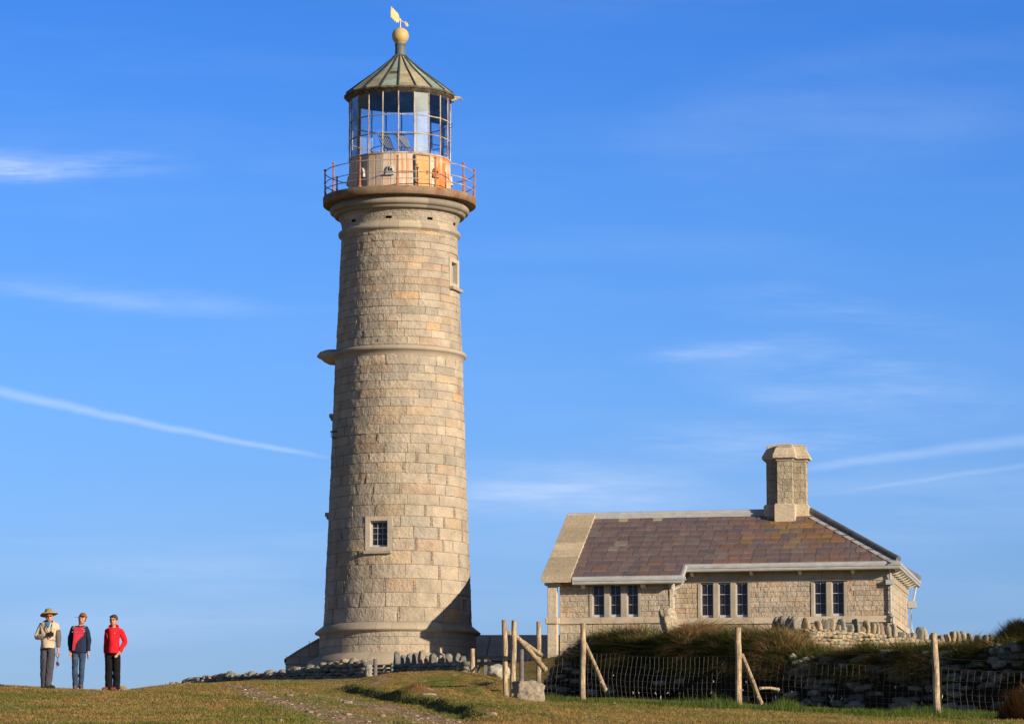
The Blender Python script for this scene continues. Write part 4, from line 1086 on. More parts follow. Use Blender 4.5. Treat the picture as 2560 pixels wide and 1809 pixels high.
def wallblocks(name, origin, ux, nrm, u0, u1, zz, wlo, whi, excl, seed, amp=0.022, cell=.1, depth=.014, joint=.011):
    V_, F_, C_ = blocks(planemap(origin, ux, nrm), u0, u1, zz, lambda c_, q: q.uniform(wlo, whi), seed, depth=depth, amp=amp, joint=joint, excl=excl, cell=cell, colf=ccol)
    return V_, F_, C_
def wallmesh(name, parts_, boxes_):
    for a_, c_ in boxes_:
        bb_ = MB(); bb_.box2(a_, c_); parts_.append((np.array(bb_.v), np.array([f for f in bb_.f]), np.full((len(bb_.v), 3), .3)))
    o_ = 0; VV, FF, CC = [], [], []
    for v_, f_, c_ in parts_: VV.append(v_); FF.append(f_ + o_); CC.append(c_); o_ += len(v_)
    return np_mesh(name, np.concatenate(VV), np.concatenate(FF), M['granite'], np.concatenate(CC), parent=CT, smooth=True)
def crs(a, b, h):
    n = max(1, int(round((b - a) / h))); return list(np.linspace(a, b, n + 1))
# window groups: list of (px_left, px_right) openings, plane, top row, bottom row
GROUPS = [([(1752, 1783), (1796, 1826), (1839.5, 1869)], WV, 1457.5, 1537.5),
          ([(2034.7, 2065.4), (2079, 2109.5)], WV, 1454.5, 1533.5),
          ([(1481, 1510.5), (1524, 1552), (1567, 1595)], PV, 1461.5, 1538.0)]
ex_main, ex_por = [], []
for ops, v, yt, yb in GROUPS:
    L_ = cx(ops[0][0], v) - 0.13; R_ = cx(ops[-1][1], v) + 0.13
    zt_, zb_ = cz(ops[0][0], yt, v), cz(ops[0][0], yb, v)
    (ex_main if v == WV else ex_por).append((L_, R_, zSill1 - .0, zt_ + 0.0))
    e_zs = zSill1
    # jambs and mullions
    edges_ = [L_] + [cx(q, v) for o2 in ops for q in o2] + [R_]
    jb = MB()
    for i in range(0, len(edges_), 2):
        jb.box2((edges_[i], v - .035, zSill1 - .004), (edges_[i + 1], v + .30, zt_ + 0.002))
    jb.build('window_jambs', M['ashlar'], CT, bevel=.012)
    bk = MB(); bk.box2((L_, v + .30, zSill1), (R_, v + .36, zt_)); bk.build('window_back', M['dark'], CT)
    for o2 in ops:
        xl, xr = cx(o2[0], v), cx(o2[1], v)
        window_grid(CT, Matrix.Translation(((xl + xr) / 2, v + .15, zSill1 + .0)), xr - xl, zt_ - zSill1 - .0, 2, 3, fr=0.038, bar=.016, bottom=.12)
zw = [zb0, zb0 + .35]; zmain = list(np.linspace(zb0, zSill0, 6)); zup = crs(zSill1, zFr0, .225)
fw1 = wallblocks('front_wall', (0, WV, 0), (1, 0), (0, -1), xS, xR, zup, .35, .85, ex_main, 51)
fw2 = wallblocks('front_wall_base', (0, WV, 0), (1, 0), (0, -1), xS, xR, zmain, .35, .9, [], 52)
zFp0, zFp1 = cz(1560, 1460.5, PV), cz(1560, 1449, PV)
pw1 = wallblocks('porch_wall', (0, PV, 0), (1, 0), (0, -1), xL, xS, crs(zSill1, zFp0, .215), .35, .8, ex_por, 53)
pw2 = wallblocks('porch_wall_base', (0, PV, 0), (1, 0), (0, -1), xL, xS, zmain, .35, .9, [], 54)
def solid_boxes(x0, x1, v, z0, z1, ex):
    r_ = [((x0, v + .03, zb0 + .01), (x1, v + .365, z0))]; xa = x0
    for e_ in sorted(ex): r_.append(((xa, v + .03, z0), (e_[0], v + .365, z1))); xa = e_[1]
    r_.append(((xa, v + .03, z0), (x1, v + .365, z1))); return r_
wallmesh('front_wall', [fw1, fw2], solid_boxes(xS, xR - .03, WV, zSill1 + .002, zFr1, ex_main))
wallmesh('porch_wall', [pw1, pw2], solid_boxes(xL + .03, xS - .03, PV, zSill1 + .002, zFp1, ex_por))
V_, F_, C_ = blocks(planemap((xS, PV, 0), (0, 1), (1, 0)), 0, WV - PV, crs(zb0, zFp0, .28), lambda c_, q: q.uniform(.5, .8), 55, amp=.02, colf=ccol); np_mesh('porch_return', V_, F_, M['granite'], C_, parent=CT)
V_, F_, C_ = blocks(planemap((xR, WV, 0), (0, 1), (1, 0)), 0, BK - WV, crs(zb0, zFr1, .33), lambda c_, q: q.uniform(.7, 1.5), 56, amp=.02, colf=lambda q, u, z: (0.46, 0.40, 0.30)); np_mesh('side_wall', V_, F_, M['granite'], C_, parent=CT)
# plain solid core, back wall, left gable wall
b = MB(); dpt = .06
b.box2((xS - .1, WV + .37, zb0), (xR - .05, BK, zFr1)); b.box2((xL + .05, PV + .37, zb0), (xS - .05, BK - .03, zFp1))
b.build('inner_walls', M['ashlar'], CT)
def band(name, origin, ux, nrm, u0, u1, z0, z1, proud, lo, hi, seed, colf=None, excl=()):
    V_, F_, C_ = blocks(planemap((origin[0] + nrm[0] * proud, origin[1] + nrm[1] * proud), ux, nrm), u0, u1, [z0, z1], lambda c_, q: q.uniform(lo, hi), seed, depth=.012, amp=.006, joint=.008, cell=.2, colf=colf or (lambda q, u, z: (0.50, 0.425, 0.32)), excl=excl)
    o = np_mesh(name, V_, F_, M['ashlar_att'], C_, parent=CT, smooth=True); return o
gcol = lambda q, u, z: [(0.38, 0.335, 0.265), (0.35, 0.31, 0.25), (0.36, 0.29, 0.22)][q.integers(3)]
band('sill_band', (0, WV), (1, 0), (0, -1), xS, xR + .07, zSill0, zSill1, .07, 1.2, 2.4, 61)
band('sill_band', (xR, 0), (0, 1), (1, 0), WV - .07, BK, zSill0, zSill1, .07, 1.2, 2.4, 62)
band('sill_band', (0, PV), (1, 0), (0, -1), xL - .07, xS + .07, zSill0, zSill1, .07, 1.2, 2.4, 63)
b = MB(); b.box2((xS, WV - .055, zSill0 + .002), (xR + .055, WV + .03, zSill1 - .002)); b.box2((xR - .02, WV, zSill0 + .003), (xR + .056, BK, zSill1 - .003)); b.box2((xL - .06, PV - .055, zSill0 + .002), (xS + .055, PV + .05, zSill1 - .002)); b.build('band_core', M['ashlar'], CT)
band('frieze', (0, WV), (1, 0), (0, -1), xS, xR + .02, zFr0, zFr1 + .12, .03, 1.2, 2.2, 64, gcol)
band('frieze', (xR, 0), (0, 1), (1, 0), WV, BK, zFr0, zFr1 + .12, .03, 1.2, 2.2, 65, gcol)
band('frieze', (0, PV), (1, 0), (0, -1), xL, xS, zFp0, zFp1 + .12, .03, 1.2, 2.2, 66, gcol)
# corner pilaster between the two fronts
b = MB(); b.box2((cx(1674, PV), PV - .04, zSill1), (cx(1683, PV), PV + .3, zFp1)); b.build('corner_stone', M['coping'], CT, bevel=.01)
# --- roof
xHr = cx(2026, 5.1, 1275)                        # ridge's right end
xGl = cx(1420, 5.1, 1284)
xVerge = cx(1430, -1.0, 1440)                    # right edge of the gable coping
HX = 0.05; TH = .06
def roofface(name, quads, m_): 
    b = MB()
    for q in quads: b.add(q, [tuple(range(len(q)))])
    return b.build(name, m_, CT)
VB = 10.2
def rz_(v): return roofz(v)
vE = -1.15
xStep = cx(1700, -.6, 1430)
base = MB()
zr = zRg
for x0, x1, ve in ((xVerge - .9, xStep, vE), (xStep, None, 0.0)):
    if x1 is not None: base.add([(x0, ve, rz_(ve) - .03), (x1, ve, rz_(ve) - .03), (x1, 5.1, zr - .03), (x0, 5.1, zr - .03)], [(0, 1, 2, 3)])
    else: base.add([(x0, 0, zG - .03), (0.0, 0, zG - .03), (xHr, 5.1, zr - .03), (x0, 5.1, zr - .03)], [(0, 1, 2, 3)])
base.add([(0, 0, zG - .03), (0, VB, zG - .03), (xHr, 5.1, zr - .03)], [(0, 1, 2)])
base.add([(0, VB, zG - .03), (xVerge - .9, VB, zG - .03), (xVerge - .9, 5.1, zr - .03), (xHr, 5.1, zr - .03)], [(0, 1, 2, 3)])
# soffit
base.add([(xStep, 0.02, zG - .16), (0, 0.02, zG - .16), (0, VB, zG - .16), (xStep, VB, zG - .16)], [(3, 2, 1, 0)])
base.add([(xVerge - .9, vE + .02, zGp - .14), (xStep, vE + .02, zGp - .14), (xStep, 1.0, zGp - .14), (xVerge - .9, 1.0, zGp - .14)], [(3, 2, 1, 0)])
base.build('roof_deck', M['dark_lead'], CT)
SLC = [((0.158, 0.120, 0.122), 36), ((0.140, 0.110, 0.116), 26), ((0.172, 0.128, 0.122), 18), ((0.160, 0.138, 0.130), 9), ((0.185, 0.118, 0.10), 2), ((0.128, 0.108, 0.118), 10), ((0.20, 0.18, 0.16), 1.5)]
_slc = [c for c, w in SLC]; _slw = np.array([w for c, w in SLC], float); _slw /= _slw.sum()
def slates(v0, v1, xa_f, xb_f, seed, parent=CT, name='roof_slates', fnz=None, back=False, lichen=True):
    q = np.random.default_rng(seed); b = MB(); cosp = 1 / math.sqrt(1 + PT * PT)
    gv = .58 * cosp; rows_ = int(round((v1 - v0) / gv)); gv = (v1 - v0) / rows_
    for i in range(rows_):
        va, vb = v0 + i * gv, v0 + (i + 1) * gv
        x = xa_f(va) - q.uniform(0, .5); xe = max(xb_f(va), xb_f(vb))
        while x < xe:
            w = q.uniform(.42, .68); x0, x1 = x + .011, min(x + w - .011, xe + .0)
            x += w
            if x1 - x0 < .05: continue
            x0a, x1a = max(x0, xa_f(va)), min(x1, xb_f(va)); x0b, x1b = max(x0, xa_f(vb)), min(x1, xb_f(vb))
            if x1a - x0a < .03: continue
            if x1b < x0b: x1b = x0b + .001
            c = np.array(_slc[q.choice(len(_slc), p=_slw)]) * q.uniform(.91, 1.08)
            xm, vm = (x0 + x1) / 2, (va + vb) / 2
            if lichen:
                # ochre lichen and warmer slates spreading below the chimney
                dl = abs(xm - CHX - .2) / (1.1 + .55 * (4.2 - vm)) ; dv = (4.4 - vm)
                if dv > -.5 and dl < 1.1 and q.random() < max(0, .95 - .30 * dv): c = c * .5 + np.array([.20, .13, .035]) * q.uniform(.4, .85)
                if xm > CHX - 2.5 and q.random() < .40: c = c * np.array([1.2, 1.0, .84])
                if abs(xm - cx(2133, 3.0, 1340)) < .3 and abs(vm - 3.2) < .3: c = np.array([.50, .20, .06])
                if vm > 4.6 and q.random() < .12: c = np.array([.33, .31, .2])
            lift = .060 + q.uniform(0, .010); s_ = q.normal(0, .003)
            jj = q.uniform(-.015, .015)
            z0, z1 = roofz(va), roofz(vb)
            vs = [(x0a, va + jj, z0 + lift + s_), (x1a, va + jj, z0 + lift - s_), (x1b, vb + .02, z1 + .008), (x0b, vb + .02, z1 + .008), (x0a, va + jj, z0 - .01), (x1a, va + jj, z0 - .01)]
            b.add(vs, [(0, 1, 2, 3), (4, 5, 1, 0), (0, 3, 4), (1, 5, 2)], tuple(c))
    return b.build(name, M['slate'], parent)
CHX = cx(1972, 4.3, 1290)
hipx = lambda v: xHr + (0 - xHr) * (5.1 - v) / 5.1 - .10
vstep = 0.0
slates(0.03, 5.02, lambda v: xVerge, hipx, 71)
slates(vE + .06, 0.03, lambda v: xVerge, lambda v: xStep, 72, lichen=False)
# ridge, hips, valley
b = MB(); b.add([(xGl, 4.78, roofz(4.78) + .05), (xHr + .1, 4.78, roofz(4.78) + .05), (xHr + .1, 5.0, zr + .06), (xGl, 5.0, zr + .06), (xGl, 4.78, roofz(4.78) + .01), (xHr + .1, 4.78, roofz(4.78) + .01)], [(0, 1, 2, 3), (4, 5, 1, 0)])
b.tube([(xGl, 5.1, zr + .07), (xHr, 5.1, zr + .07)], .12, 12); b.build('ridge_lead', M['lead'], CT)
b = MB(); hA, hB = Vector((xHr, 5.1, zr)), Vector((0.0, 0.0, zG))
up = Vector((0, 0, 1)); hd_ = (hB - hA)
for i, (w0, w1, zz0) in enumerate(((-.34, -.06, .05),)):
    dxy = Vector((hd_.y, -hd_.x, 0)).normalized()   # perpendicular in plan
    if dxy.x > 0: dxy = -dxy
    fa = lambda P_, w: Vector((P_.x + dxy.x * w, P_.y + dxy.y * w, roofz(P_.y + dxy.y * w) + zz0))
    A2 = hA.lerp(hB, .03); 
    b.add([fa(A2, .40), fa(hB, .40), fa(hB, .05), fa(A2, .05)], [(0, 1, 2, 3)])
b.build('hip_flashing', M['lead'], CT)
b = MB(); b.tube([hA + Vector((0, 0, .10)), hB + Vector((-.03, .03, .10))], .13, 12)
b.tube([Vector((xHr, 5.1, zr + .1)), Vector((0, VB, zG + .1))], .13, 12); b.build('hip_roll', M['dark_lead'], CT)
# gutters: lead-covered box with a rounded top edge
def gutter(name, pts, outw, h=.31, parent=CT):
    """pts: polyline of the gutter's outer lip; outw: outward directions per point"""
    sec = [(-.02, -h), (0.03, -h + .02), (0.05, -h * .72), (.03, -h * .62), (.07, -h * .52), (.08, -.07), (.05, -.02), (-.02, .03), (-.12, .05), (-.26, .03), (-.26, -h)]
    b = MB(); n = len(sec); vs = []
    for p, o_ in zip(pts, outw):
        for s_, z_ in sec: vs.append((p[0] + o_[0] * s_, p[1] + o_[1] * s_, p[2] + z_))
    fs = [(i * n + k, i * n + (k + 1) % n, (i + 1) * n + (k + 1) % n, (i + 1) * n + k) for i in range(len(pts) - 1) for k in range(n)]
    fs.append(tuple(range(n))); fs.append(tuple(reversed(range((len(pts) - 1) * n, len(pts) * n))))
    b.add(vs, fs); return b.build(name, M['lead'], parent, smooth=False)
s2 = 1.0
gutter('gutter', [(xStep + .16, 0, zG), (0, 0, zG), (0, VB, zG)], [(0, -1), (1, -1), (1, 1)])
gutter('gutter', [(cx(1431, vE), vE, zGp), (xStep + .16, vE, zGp), (xStep + .16, 0.0, zG)], [(0, -1), (1, -1), (1, -1)])
# brackets
def bracket(x, v, z, w=.13, d=.42, side=False):
    b = MB(); h = .20
    pr_ = [(0, 0), (-d, 0), (-d, -.07), (-d * .55, -h), (0, -h)]
    vs = []
    for s_ in (-w/2, w/2):
        for p, q in pr_: vs.append((x + s_, v + p, z + q) if not side else (x - p, v + s_, z + q))
    n = 5; b.add(vs, [tuple(range(n)), tuple(reversed(range(n, 2*n)))] + [(i, n + i, n + (i + 1) % n, (i + 1) % n) for i in range(n)])
    return b.build('eave_bracket', M['cream'], CT)
for px in (1730, 1878, 2000, 2132): bracket(cx(px, WV - .3, 1440), WV - .03, zG - .25)
for px in (1458, 1607): bracket(cx(px, PV - .3, 1460), PV - .03, zGp - .25, w=.18, d=.42)
for v in np.arange(WV + .5, BK, 1.05): bracket(xR + .03, float(v), zG - .25, side=True)
# gable coping: thick granite slabs stepping down the verge
xc0, xc1 = cx(1353, vE - .1, 1455), cx(1427, vE - .1, 1455)
q = np.random.default_rng(77); b = MB()
vv = [vE - .12, -.35, .75, 1.45, 2.15, 2.85, 3.7, 5.1]
for i in range(len(vv) - 1):
    va, vb = vv[i] + .022, vv[i + 1] - .022
    za, zb_ = roofz(va) + .13 + q.uniform(-.012, .012), roofz(vb) + .13 + q.uniform(-.012, .012)
    t_ = .26; c = np.array((0.44, 0.36, 0.24)) * q.uniform(.9, 1.08)
    b.add([(xc0, va, za - t_), (xc1, va, za - t_), (xc1, vb, zb_ - t_), (xc0, vb, zb_ - t_), (xc0, va, za), (xc1, va, za), (xc1, vb, zb_), (xc0, vb, zb_)],
          [(3, 2, 1, 0), (4, 5, 6, 7), (0, 1, 5, 4), (1, 2, 6, 5), (2, 3, 7, 6), (3, 0, 4, 7)], tuple(np.array((1, .99, .96)) * q.uniform(.72, 1.12)))
b.add([(xc0, 5.106, zr + .13 - .26), (xc1, 5.106, zr - .13), (xc1, VB + .1, zG - .13), (xc0, VB + .1, zG - .13), (xc0, 5.106, zr + .13), (xc1, 5.106, zr + .13), (xc1, VB + .1, zG + .13), (xc0, VB + .1, zG + .13)],
      [(3, 2, 1, 0), (4, 5, 6, 7), (0, 1, 5, 4), (1, 2, 6, 5), (2, 3, 7, 6), (3, 0, 4, 7)], (.9, .9, .9))
b.build('gable_coping', M['coping'], CT, bevel=.012)
# gable end wall
b = MB(); b.add([(xL, PV + .03, zb0), (xL, BK, zb0), (xL, BK, zG - .12), (xL, 5.1, zr - .14), (xL, PV + .03, roofz(PV) - .14)], [(0, 1, 2, 3, 4)])
b.add([(xL + .3, PV + .03, zFp1), (xL + .3, BK, zFp1), (xL + .3, BK, zG - .12), (xL + .3, 5.1, zr - .14), (xL + .3, PV + .03, roofz(PV) - .14)], [(4, 3, 2, 1, 0)]); b.build('gable_wall', M['ashlar'], CT)
# loggia pillar under the coping
xp0, xp1 = cx(1369, vE + .3), cx(1391.5, vE + .3); pv = vE + .25
b = MB(); b.box2((xp0, pv, zSill1), (xp1, pv + .36, cz(1380, 1462, pv))); b.box2((xp0 - .0, pv - .02, zb0), (xp1 + .02, pv + .38, zSill0)); b.build('pillar', M['coping'], CT, bevel=.02)
b = MB(); b.box2((xp0 - .09, pv - .10, zSill0 + .001), (xp1 + .07, pv + .46, zSill1 - .001)); b.build('pillar_band', M['coping'], CT, bevel=.03)
b = MB(); b.box2((xp0 - .12, pv - .06, cz(1380, 1462, pv) + .001), (xL + .1, PV + .5, cz(1380, 1456, pv))); b.build('lintel', M['coping'], CT, bevel=.01)
b = MB(); b.box2((xp1 + .071, pv + .05, zSill0 + .03), (xL + .03, pv + .30, zSill1 - .01)); b.build('band_link', M['coping'], CT)
# chimney: cross-shaped stack
def cross(a, w, d=None): # arm reach a, half width w
    return [(-w, -a), (w, -a), (w, -w), (a, -w), (a, w), (w, w), (w, a), (-w, a), (-w, w), (-a, w), (-a, -w), (-w, -w)]
CV = 5.1; chx = (cx(1917, 5.1, 1200) + cx(2018, 5.1, 1200)) / 2
arm = (cx(2018, 5.1, 1200) - cx(1917, 5.1, 1200)) / 2 - .02; hw_ = .335
CHM = bpy.data.objects.new('chimney', None); COL.objects.link(CHM); CHM.parent = CT; CHM.location = (chx, CV, 0)
zc0, zc1, zc2, zc3 = zG + .6, cz(1970, 1259, 4.2), cz(1970, 1143, 4.2), cz(1970, 1107, 4.2)
q = np.random.default_rng(81)
# shaft of separate stones on every face
poly = cross(arm, hw_)
VV, FF, CC = [], [], []; nv = 0
zz_ = list(np.linspace(zc1 + .002, zc2 - .10, 8))
for i in range(len(poly)):
    p0, p1 = np.array(poly[i]), np.array(poly[(i + 1) % len(poly)]); L_ = np.linalg.norm(p1 - p0); ux = (p1 - p0) / L_; nm = (ux[1], -ux[0])
    V_, F_, C_ = blocks(planemap(p0, ux, nm), 0, L_, zz_, lambda c_, g_: g_.uniform(.25, .55), 90 + i, depth=.010, amp=.010, joint=.010, cell=.12, colf=lambda g_, u, z: [(0.40, 0.35, 0.26), (0.34, 0.30, 0.23), (0.43, 0.37, 0.27)][g_.integers(3)])
    VV.append(V_); FF.append(F_ + nv); CC.append(C_); nv += len(V_)
np_mesh('chimney_shaft', np.concatenate(VV), np.concatenate(FF), M['granite'], np.concatenate(CC), parent=CHM)
b = MB(); b.prism(cross(arm - .02, hw_ - .02), zc1, zc3 - .05); b.build('shaft_core', M['ashlar'], CHM)
b = MB(); b.prism(cross(arm + .12, hw_ + .115), zc0, zc1 - .04); b.prism(cross(arm + .12, hw_ + .115), zc1 - .04, zc1 + .03, scale1=.93); b.build('chimney_base', M['coping'], CHM, bevel=.012)
b = MB(); b.prism(cross(arm + .05, hw_ + .05), zc2 - .13, zc2 - .02); b.build('chimney_neck', M['ashlar'], CHM, bevel=.01)
b = MB(); b.prism(cross(arm + .17, hw_ + .17), zc2 - .02, zc2 + .10, scale1=1.0)
pA, pB = cross(arm + .17, hw_ + .17), cross(arm - .08, hw_ + .02); zA, zB = zc2 + .10, zc3 - .09
b.add([(x, y, zA + .001) for x, y in pA] + [(x, y, zB) for x, y in pB], [(i, (i + 1) % 12, 12 + (i + 1) % 12, 12 + i) for i in range(12)] + [tuple(range(12, 24))])
b.prism(cross(arm - .14, hw_ - .03), zB - .001, zc3); b.build('chimney_cap', M['coping'], CHM, bevel=.012)
# rain water pipes
def pipe(name, pts, hop=None, r_=.05):
    b = MB(); b.tube(pts, r_, 10)
    if hop: 
        for h_ in hop: b.box(h_[0], h_[1], taper=h_[2] if len(h_) > 2 else 1)
    for p in pts[1:-1]: b.box((p[0], p[1], p[2]), (.13, .13, .05))
    return b.build(name, M['lead'], CT, smooth=False)
xq = xR + .02
pipe('downpipe', [(xq, WV - .22, zG - .25), (xq, WV - .12, zFr0 - .1), (xq, WV - .12, zSill1 + .10), (xq + .10, WV - .20, zSill1 - .05), (xq + .10, WV - .20, zSill0 - .1), (xq - .02, WV - .12, zSill0 - .3), (xq - .02, WV - .12, zb0)], [((xq - .02, WV - .14, zFr0 - .10), (.34, .22, .20))])
xq2 = xR + .15
pipe('downpipe', [(xq2 + .22, BK + .1, zG - .25), (xq2 + .10, BK - .25, zFr0 - .25), (xq2, BK - .25, zFr0 - .5), (xq2, BK - .25, zSill1), (xq2 + .12, BK - .25, zSill0), (xq2 + .12, BK - .25, zb0)], [((xq2 + .05, BK - .25, zFr0 - .42), (.36, .26, .30))])
xs_, vs_ = cx(1686, PV + .3), PV + .15
pipe('downpipe', [(xs_, vs_, zGp - .25), (xs_, vs_, zFp0 - .3), (xs_, vs_, zSill1), (xs_, vs_ - .05, zb0 + .2)], [((xs_, vs_, cz(1690, 1484, vs_)), (.24, .20, .18), .65), ((xs_, vs_, cz(1690, 1486, vs_)), (.28, .22, .05))], r_=.045)
pipe('overflow_pipe', [(cx(1712, WV - .4), WV - .42, zG - .25), (cx(1712, WV - .4), WV - .40, zG - .60), (cx(1700, WV - .4), WV - .45, zGp - .35), (xs_, vs_, zFp0 - .22)], r_=.04)
pipe('overflow_pipe', [(cx(1672, PV - .2), PV - .25, zGp - .25), (cx(1676, PV - .2), PV - .15, zFp0 - .12), (xs_, vs_, zFp0 - .3)], r_=.04)

# ------------------------------------------------------------------ low granite buildings behind the tower
def annex(name, label, px0, px1, y_top, y_eave, D, depth, slopeL=None, run=1.6):
    e = empty(name, P((px0 + px1) / 2, 1700, D), label=label, cat='outbuilding'); o = Vector(e.location); o.z = 9.0; e.location = o
    k = lambda px, y, d: P(px, y, d) - o
    x0, x1 = k(px0, y_eave, D).x, k(px1, y_eave, D).x
    ze, zt = k(px0, y_eave, D).z, k(px0, y_top, D + run).z
    return e, x0, x1, ze, zt, o
e, x0, x1, ze, zt, o = annex('store_building', 'low grey granite outbuilding with stone slab roof right of the lighthouse foot', 1150, 1480, 1586, 1652, 168.5, 4, run=1.7)
q = np.random.default_rng(6); b = MB(); gc_ = MB()
xs__ = list(np.arange(x0, x1, 1.15)) + [x1]
rowsv = [(0, 0.0), (.52, .5), (1, 1.0)]
for i in range(len(xs__) - 1):
    for j in range(2):
        a, c = rowsv[j][1], rowsv[j + 1][1]
        z0, z1 = ze + (zt - ze) * a, ze + (zt - ze) * c; y0, y1 = -.1 + 1.8 * a, -.1 + 1.8 * c; sh = .22 * (a + (i % 2) * .2); l_ = .03 * (1 - j)
        b.add([(xs__[i] + .008 + sh, y0, z0 + .03), (xs__[i + 1] - .008 + sh, y0, z0 + .03), (xs__[i + 1] - .008 + sh + .12, y1 - .01, z1 + l_), (xs__[i] + .008 + sh + .12, y1 - .01, z1 + l_)], [(0, 1, 2, 3)], (tuple(np.array((.85, .85, .88)) * q.uniform(.8, 1.1))))
b.build('stone_roof', M['ashlar_grey'], e)
b = MB(); b.add([(x0, -.08, ze), (x1, -.08, ze), (x1, 1.75, zt), (x0, 1.75, zt), (x0, 4, ze), (x1, 4, ze)], [(0, 1, 2, 3), (3, 2, 5, 4), (1, 5, 2), (0, 3, 4)]); b.build('roof_core', M['ashlar'], e)
V_, F_, C_ = blocks(planemap((0, 0, 0), (1, 0), (0, -1)), x0, x1, crs(-1.0, ze - .02, .34), lambda c_, g_: g_.uniform(.5, 1.1), 97, amp=.02, colf=ccol); np_mesh('wall', V_, F_, M['granite'], C_, parent=e)
b = MB(); b.box2((x0, .03, -1.0), (x1, 3.8, ze - .02)); b.build('wall_core', M['ashlar'], e)
e, x0, x1, ze, zt, o = annex('gabled_store', 'low granite store with sloping coping left of the lighthouse foot', 714, 830, 1590, 1655, 165.5, 4)
zg = lambda y: (P(714, y, 165.5) - o).z
ol = [(x0, -1.6), (x1, -1.6), (x1, zg(1583)), ((P(797, 1600, 165.5) - o).x, zg(1598)), ((P(745, 1600, 165.5) - o).x, zg(1628)), ((P(718, 1600, 165.5) - o).x, zg(1645)), (x0, zg(1652)), (x0, zg(1655))]
b = MB(); n = len(ol); b.add([(x, 0, z) for x, z in ol] + [(x, 3.5, z) for x, z in ol], [tuple(range(n)), tuple(reversed(range(n, 2 * n)))] + [(i, n + i, n + (i + 1) % n, (i + 1) % n) for i in range(n)]); b.build('gable_wall', M['ashlar'], e)
b = MB(); pts = [(x0 - .06, zg(1655)), (x0 - .06, zg(1650)), ((P(745, 1600, 165.5) - o).x, zg(1628)), ((P(797, 1600, 165.5) - o).x, zg(1598))]
for i in range(3):
    p, q_ = pts[i], pts[i + 1]; b.add([(p[0], -.08, p[1] + .004), (q_[0], -.08, q_[1] + .004), (q_[0], -.08, q_[1] + .07), (p[0], -.08, p[1] + .07), (p[0], 3.6, p[1]), (q_[0], 3.6, q_[1]), (q_[0], 3.6, q_[1] + .07), (p[0], 3.6, p[1] + .07)], [(0, 1, 2, 3), (3, 2, 6, 7), (7, 6, 5, 4), (0, 4, 5, 1)])
b.build('coping', M['ashlar'], e)
b = MB(); jx = [(P(748, 1640, 165.5) - o).x, (P(772, 1640, 165.5) - o).x]
b.box2((x0 - .05, -.02, zg(1660)), (x1, .02, zg(1658.6)))
for x_, ya, yb in ((jx[0], 1658.5, 1634), (jx[0] - .3, 1685, 1660), (jx[1], 1640, 1600), (jx[0] + .4, 1685, 1660)): b.box2((x_, -.02, zg(ya)), (x_ + .02, .02, zg(yb)))
b.box2((x0, -.018, zg(1641)), (x1, .018, zg(1640)))
b.build('joints', M['dark_lead'], e)
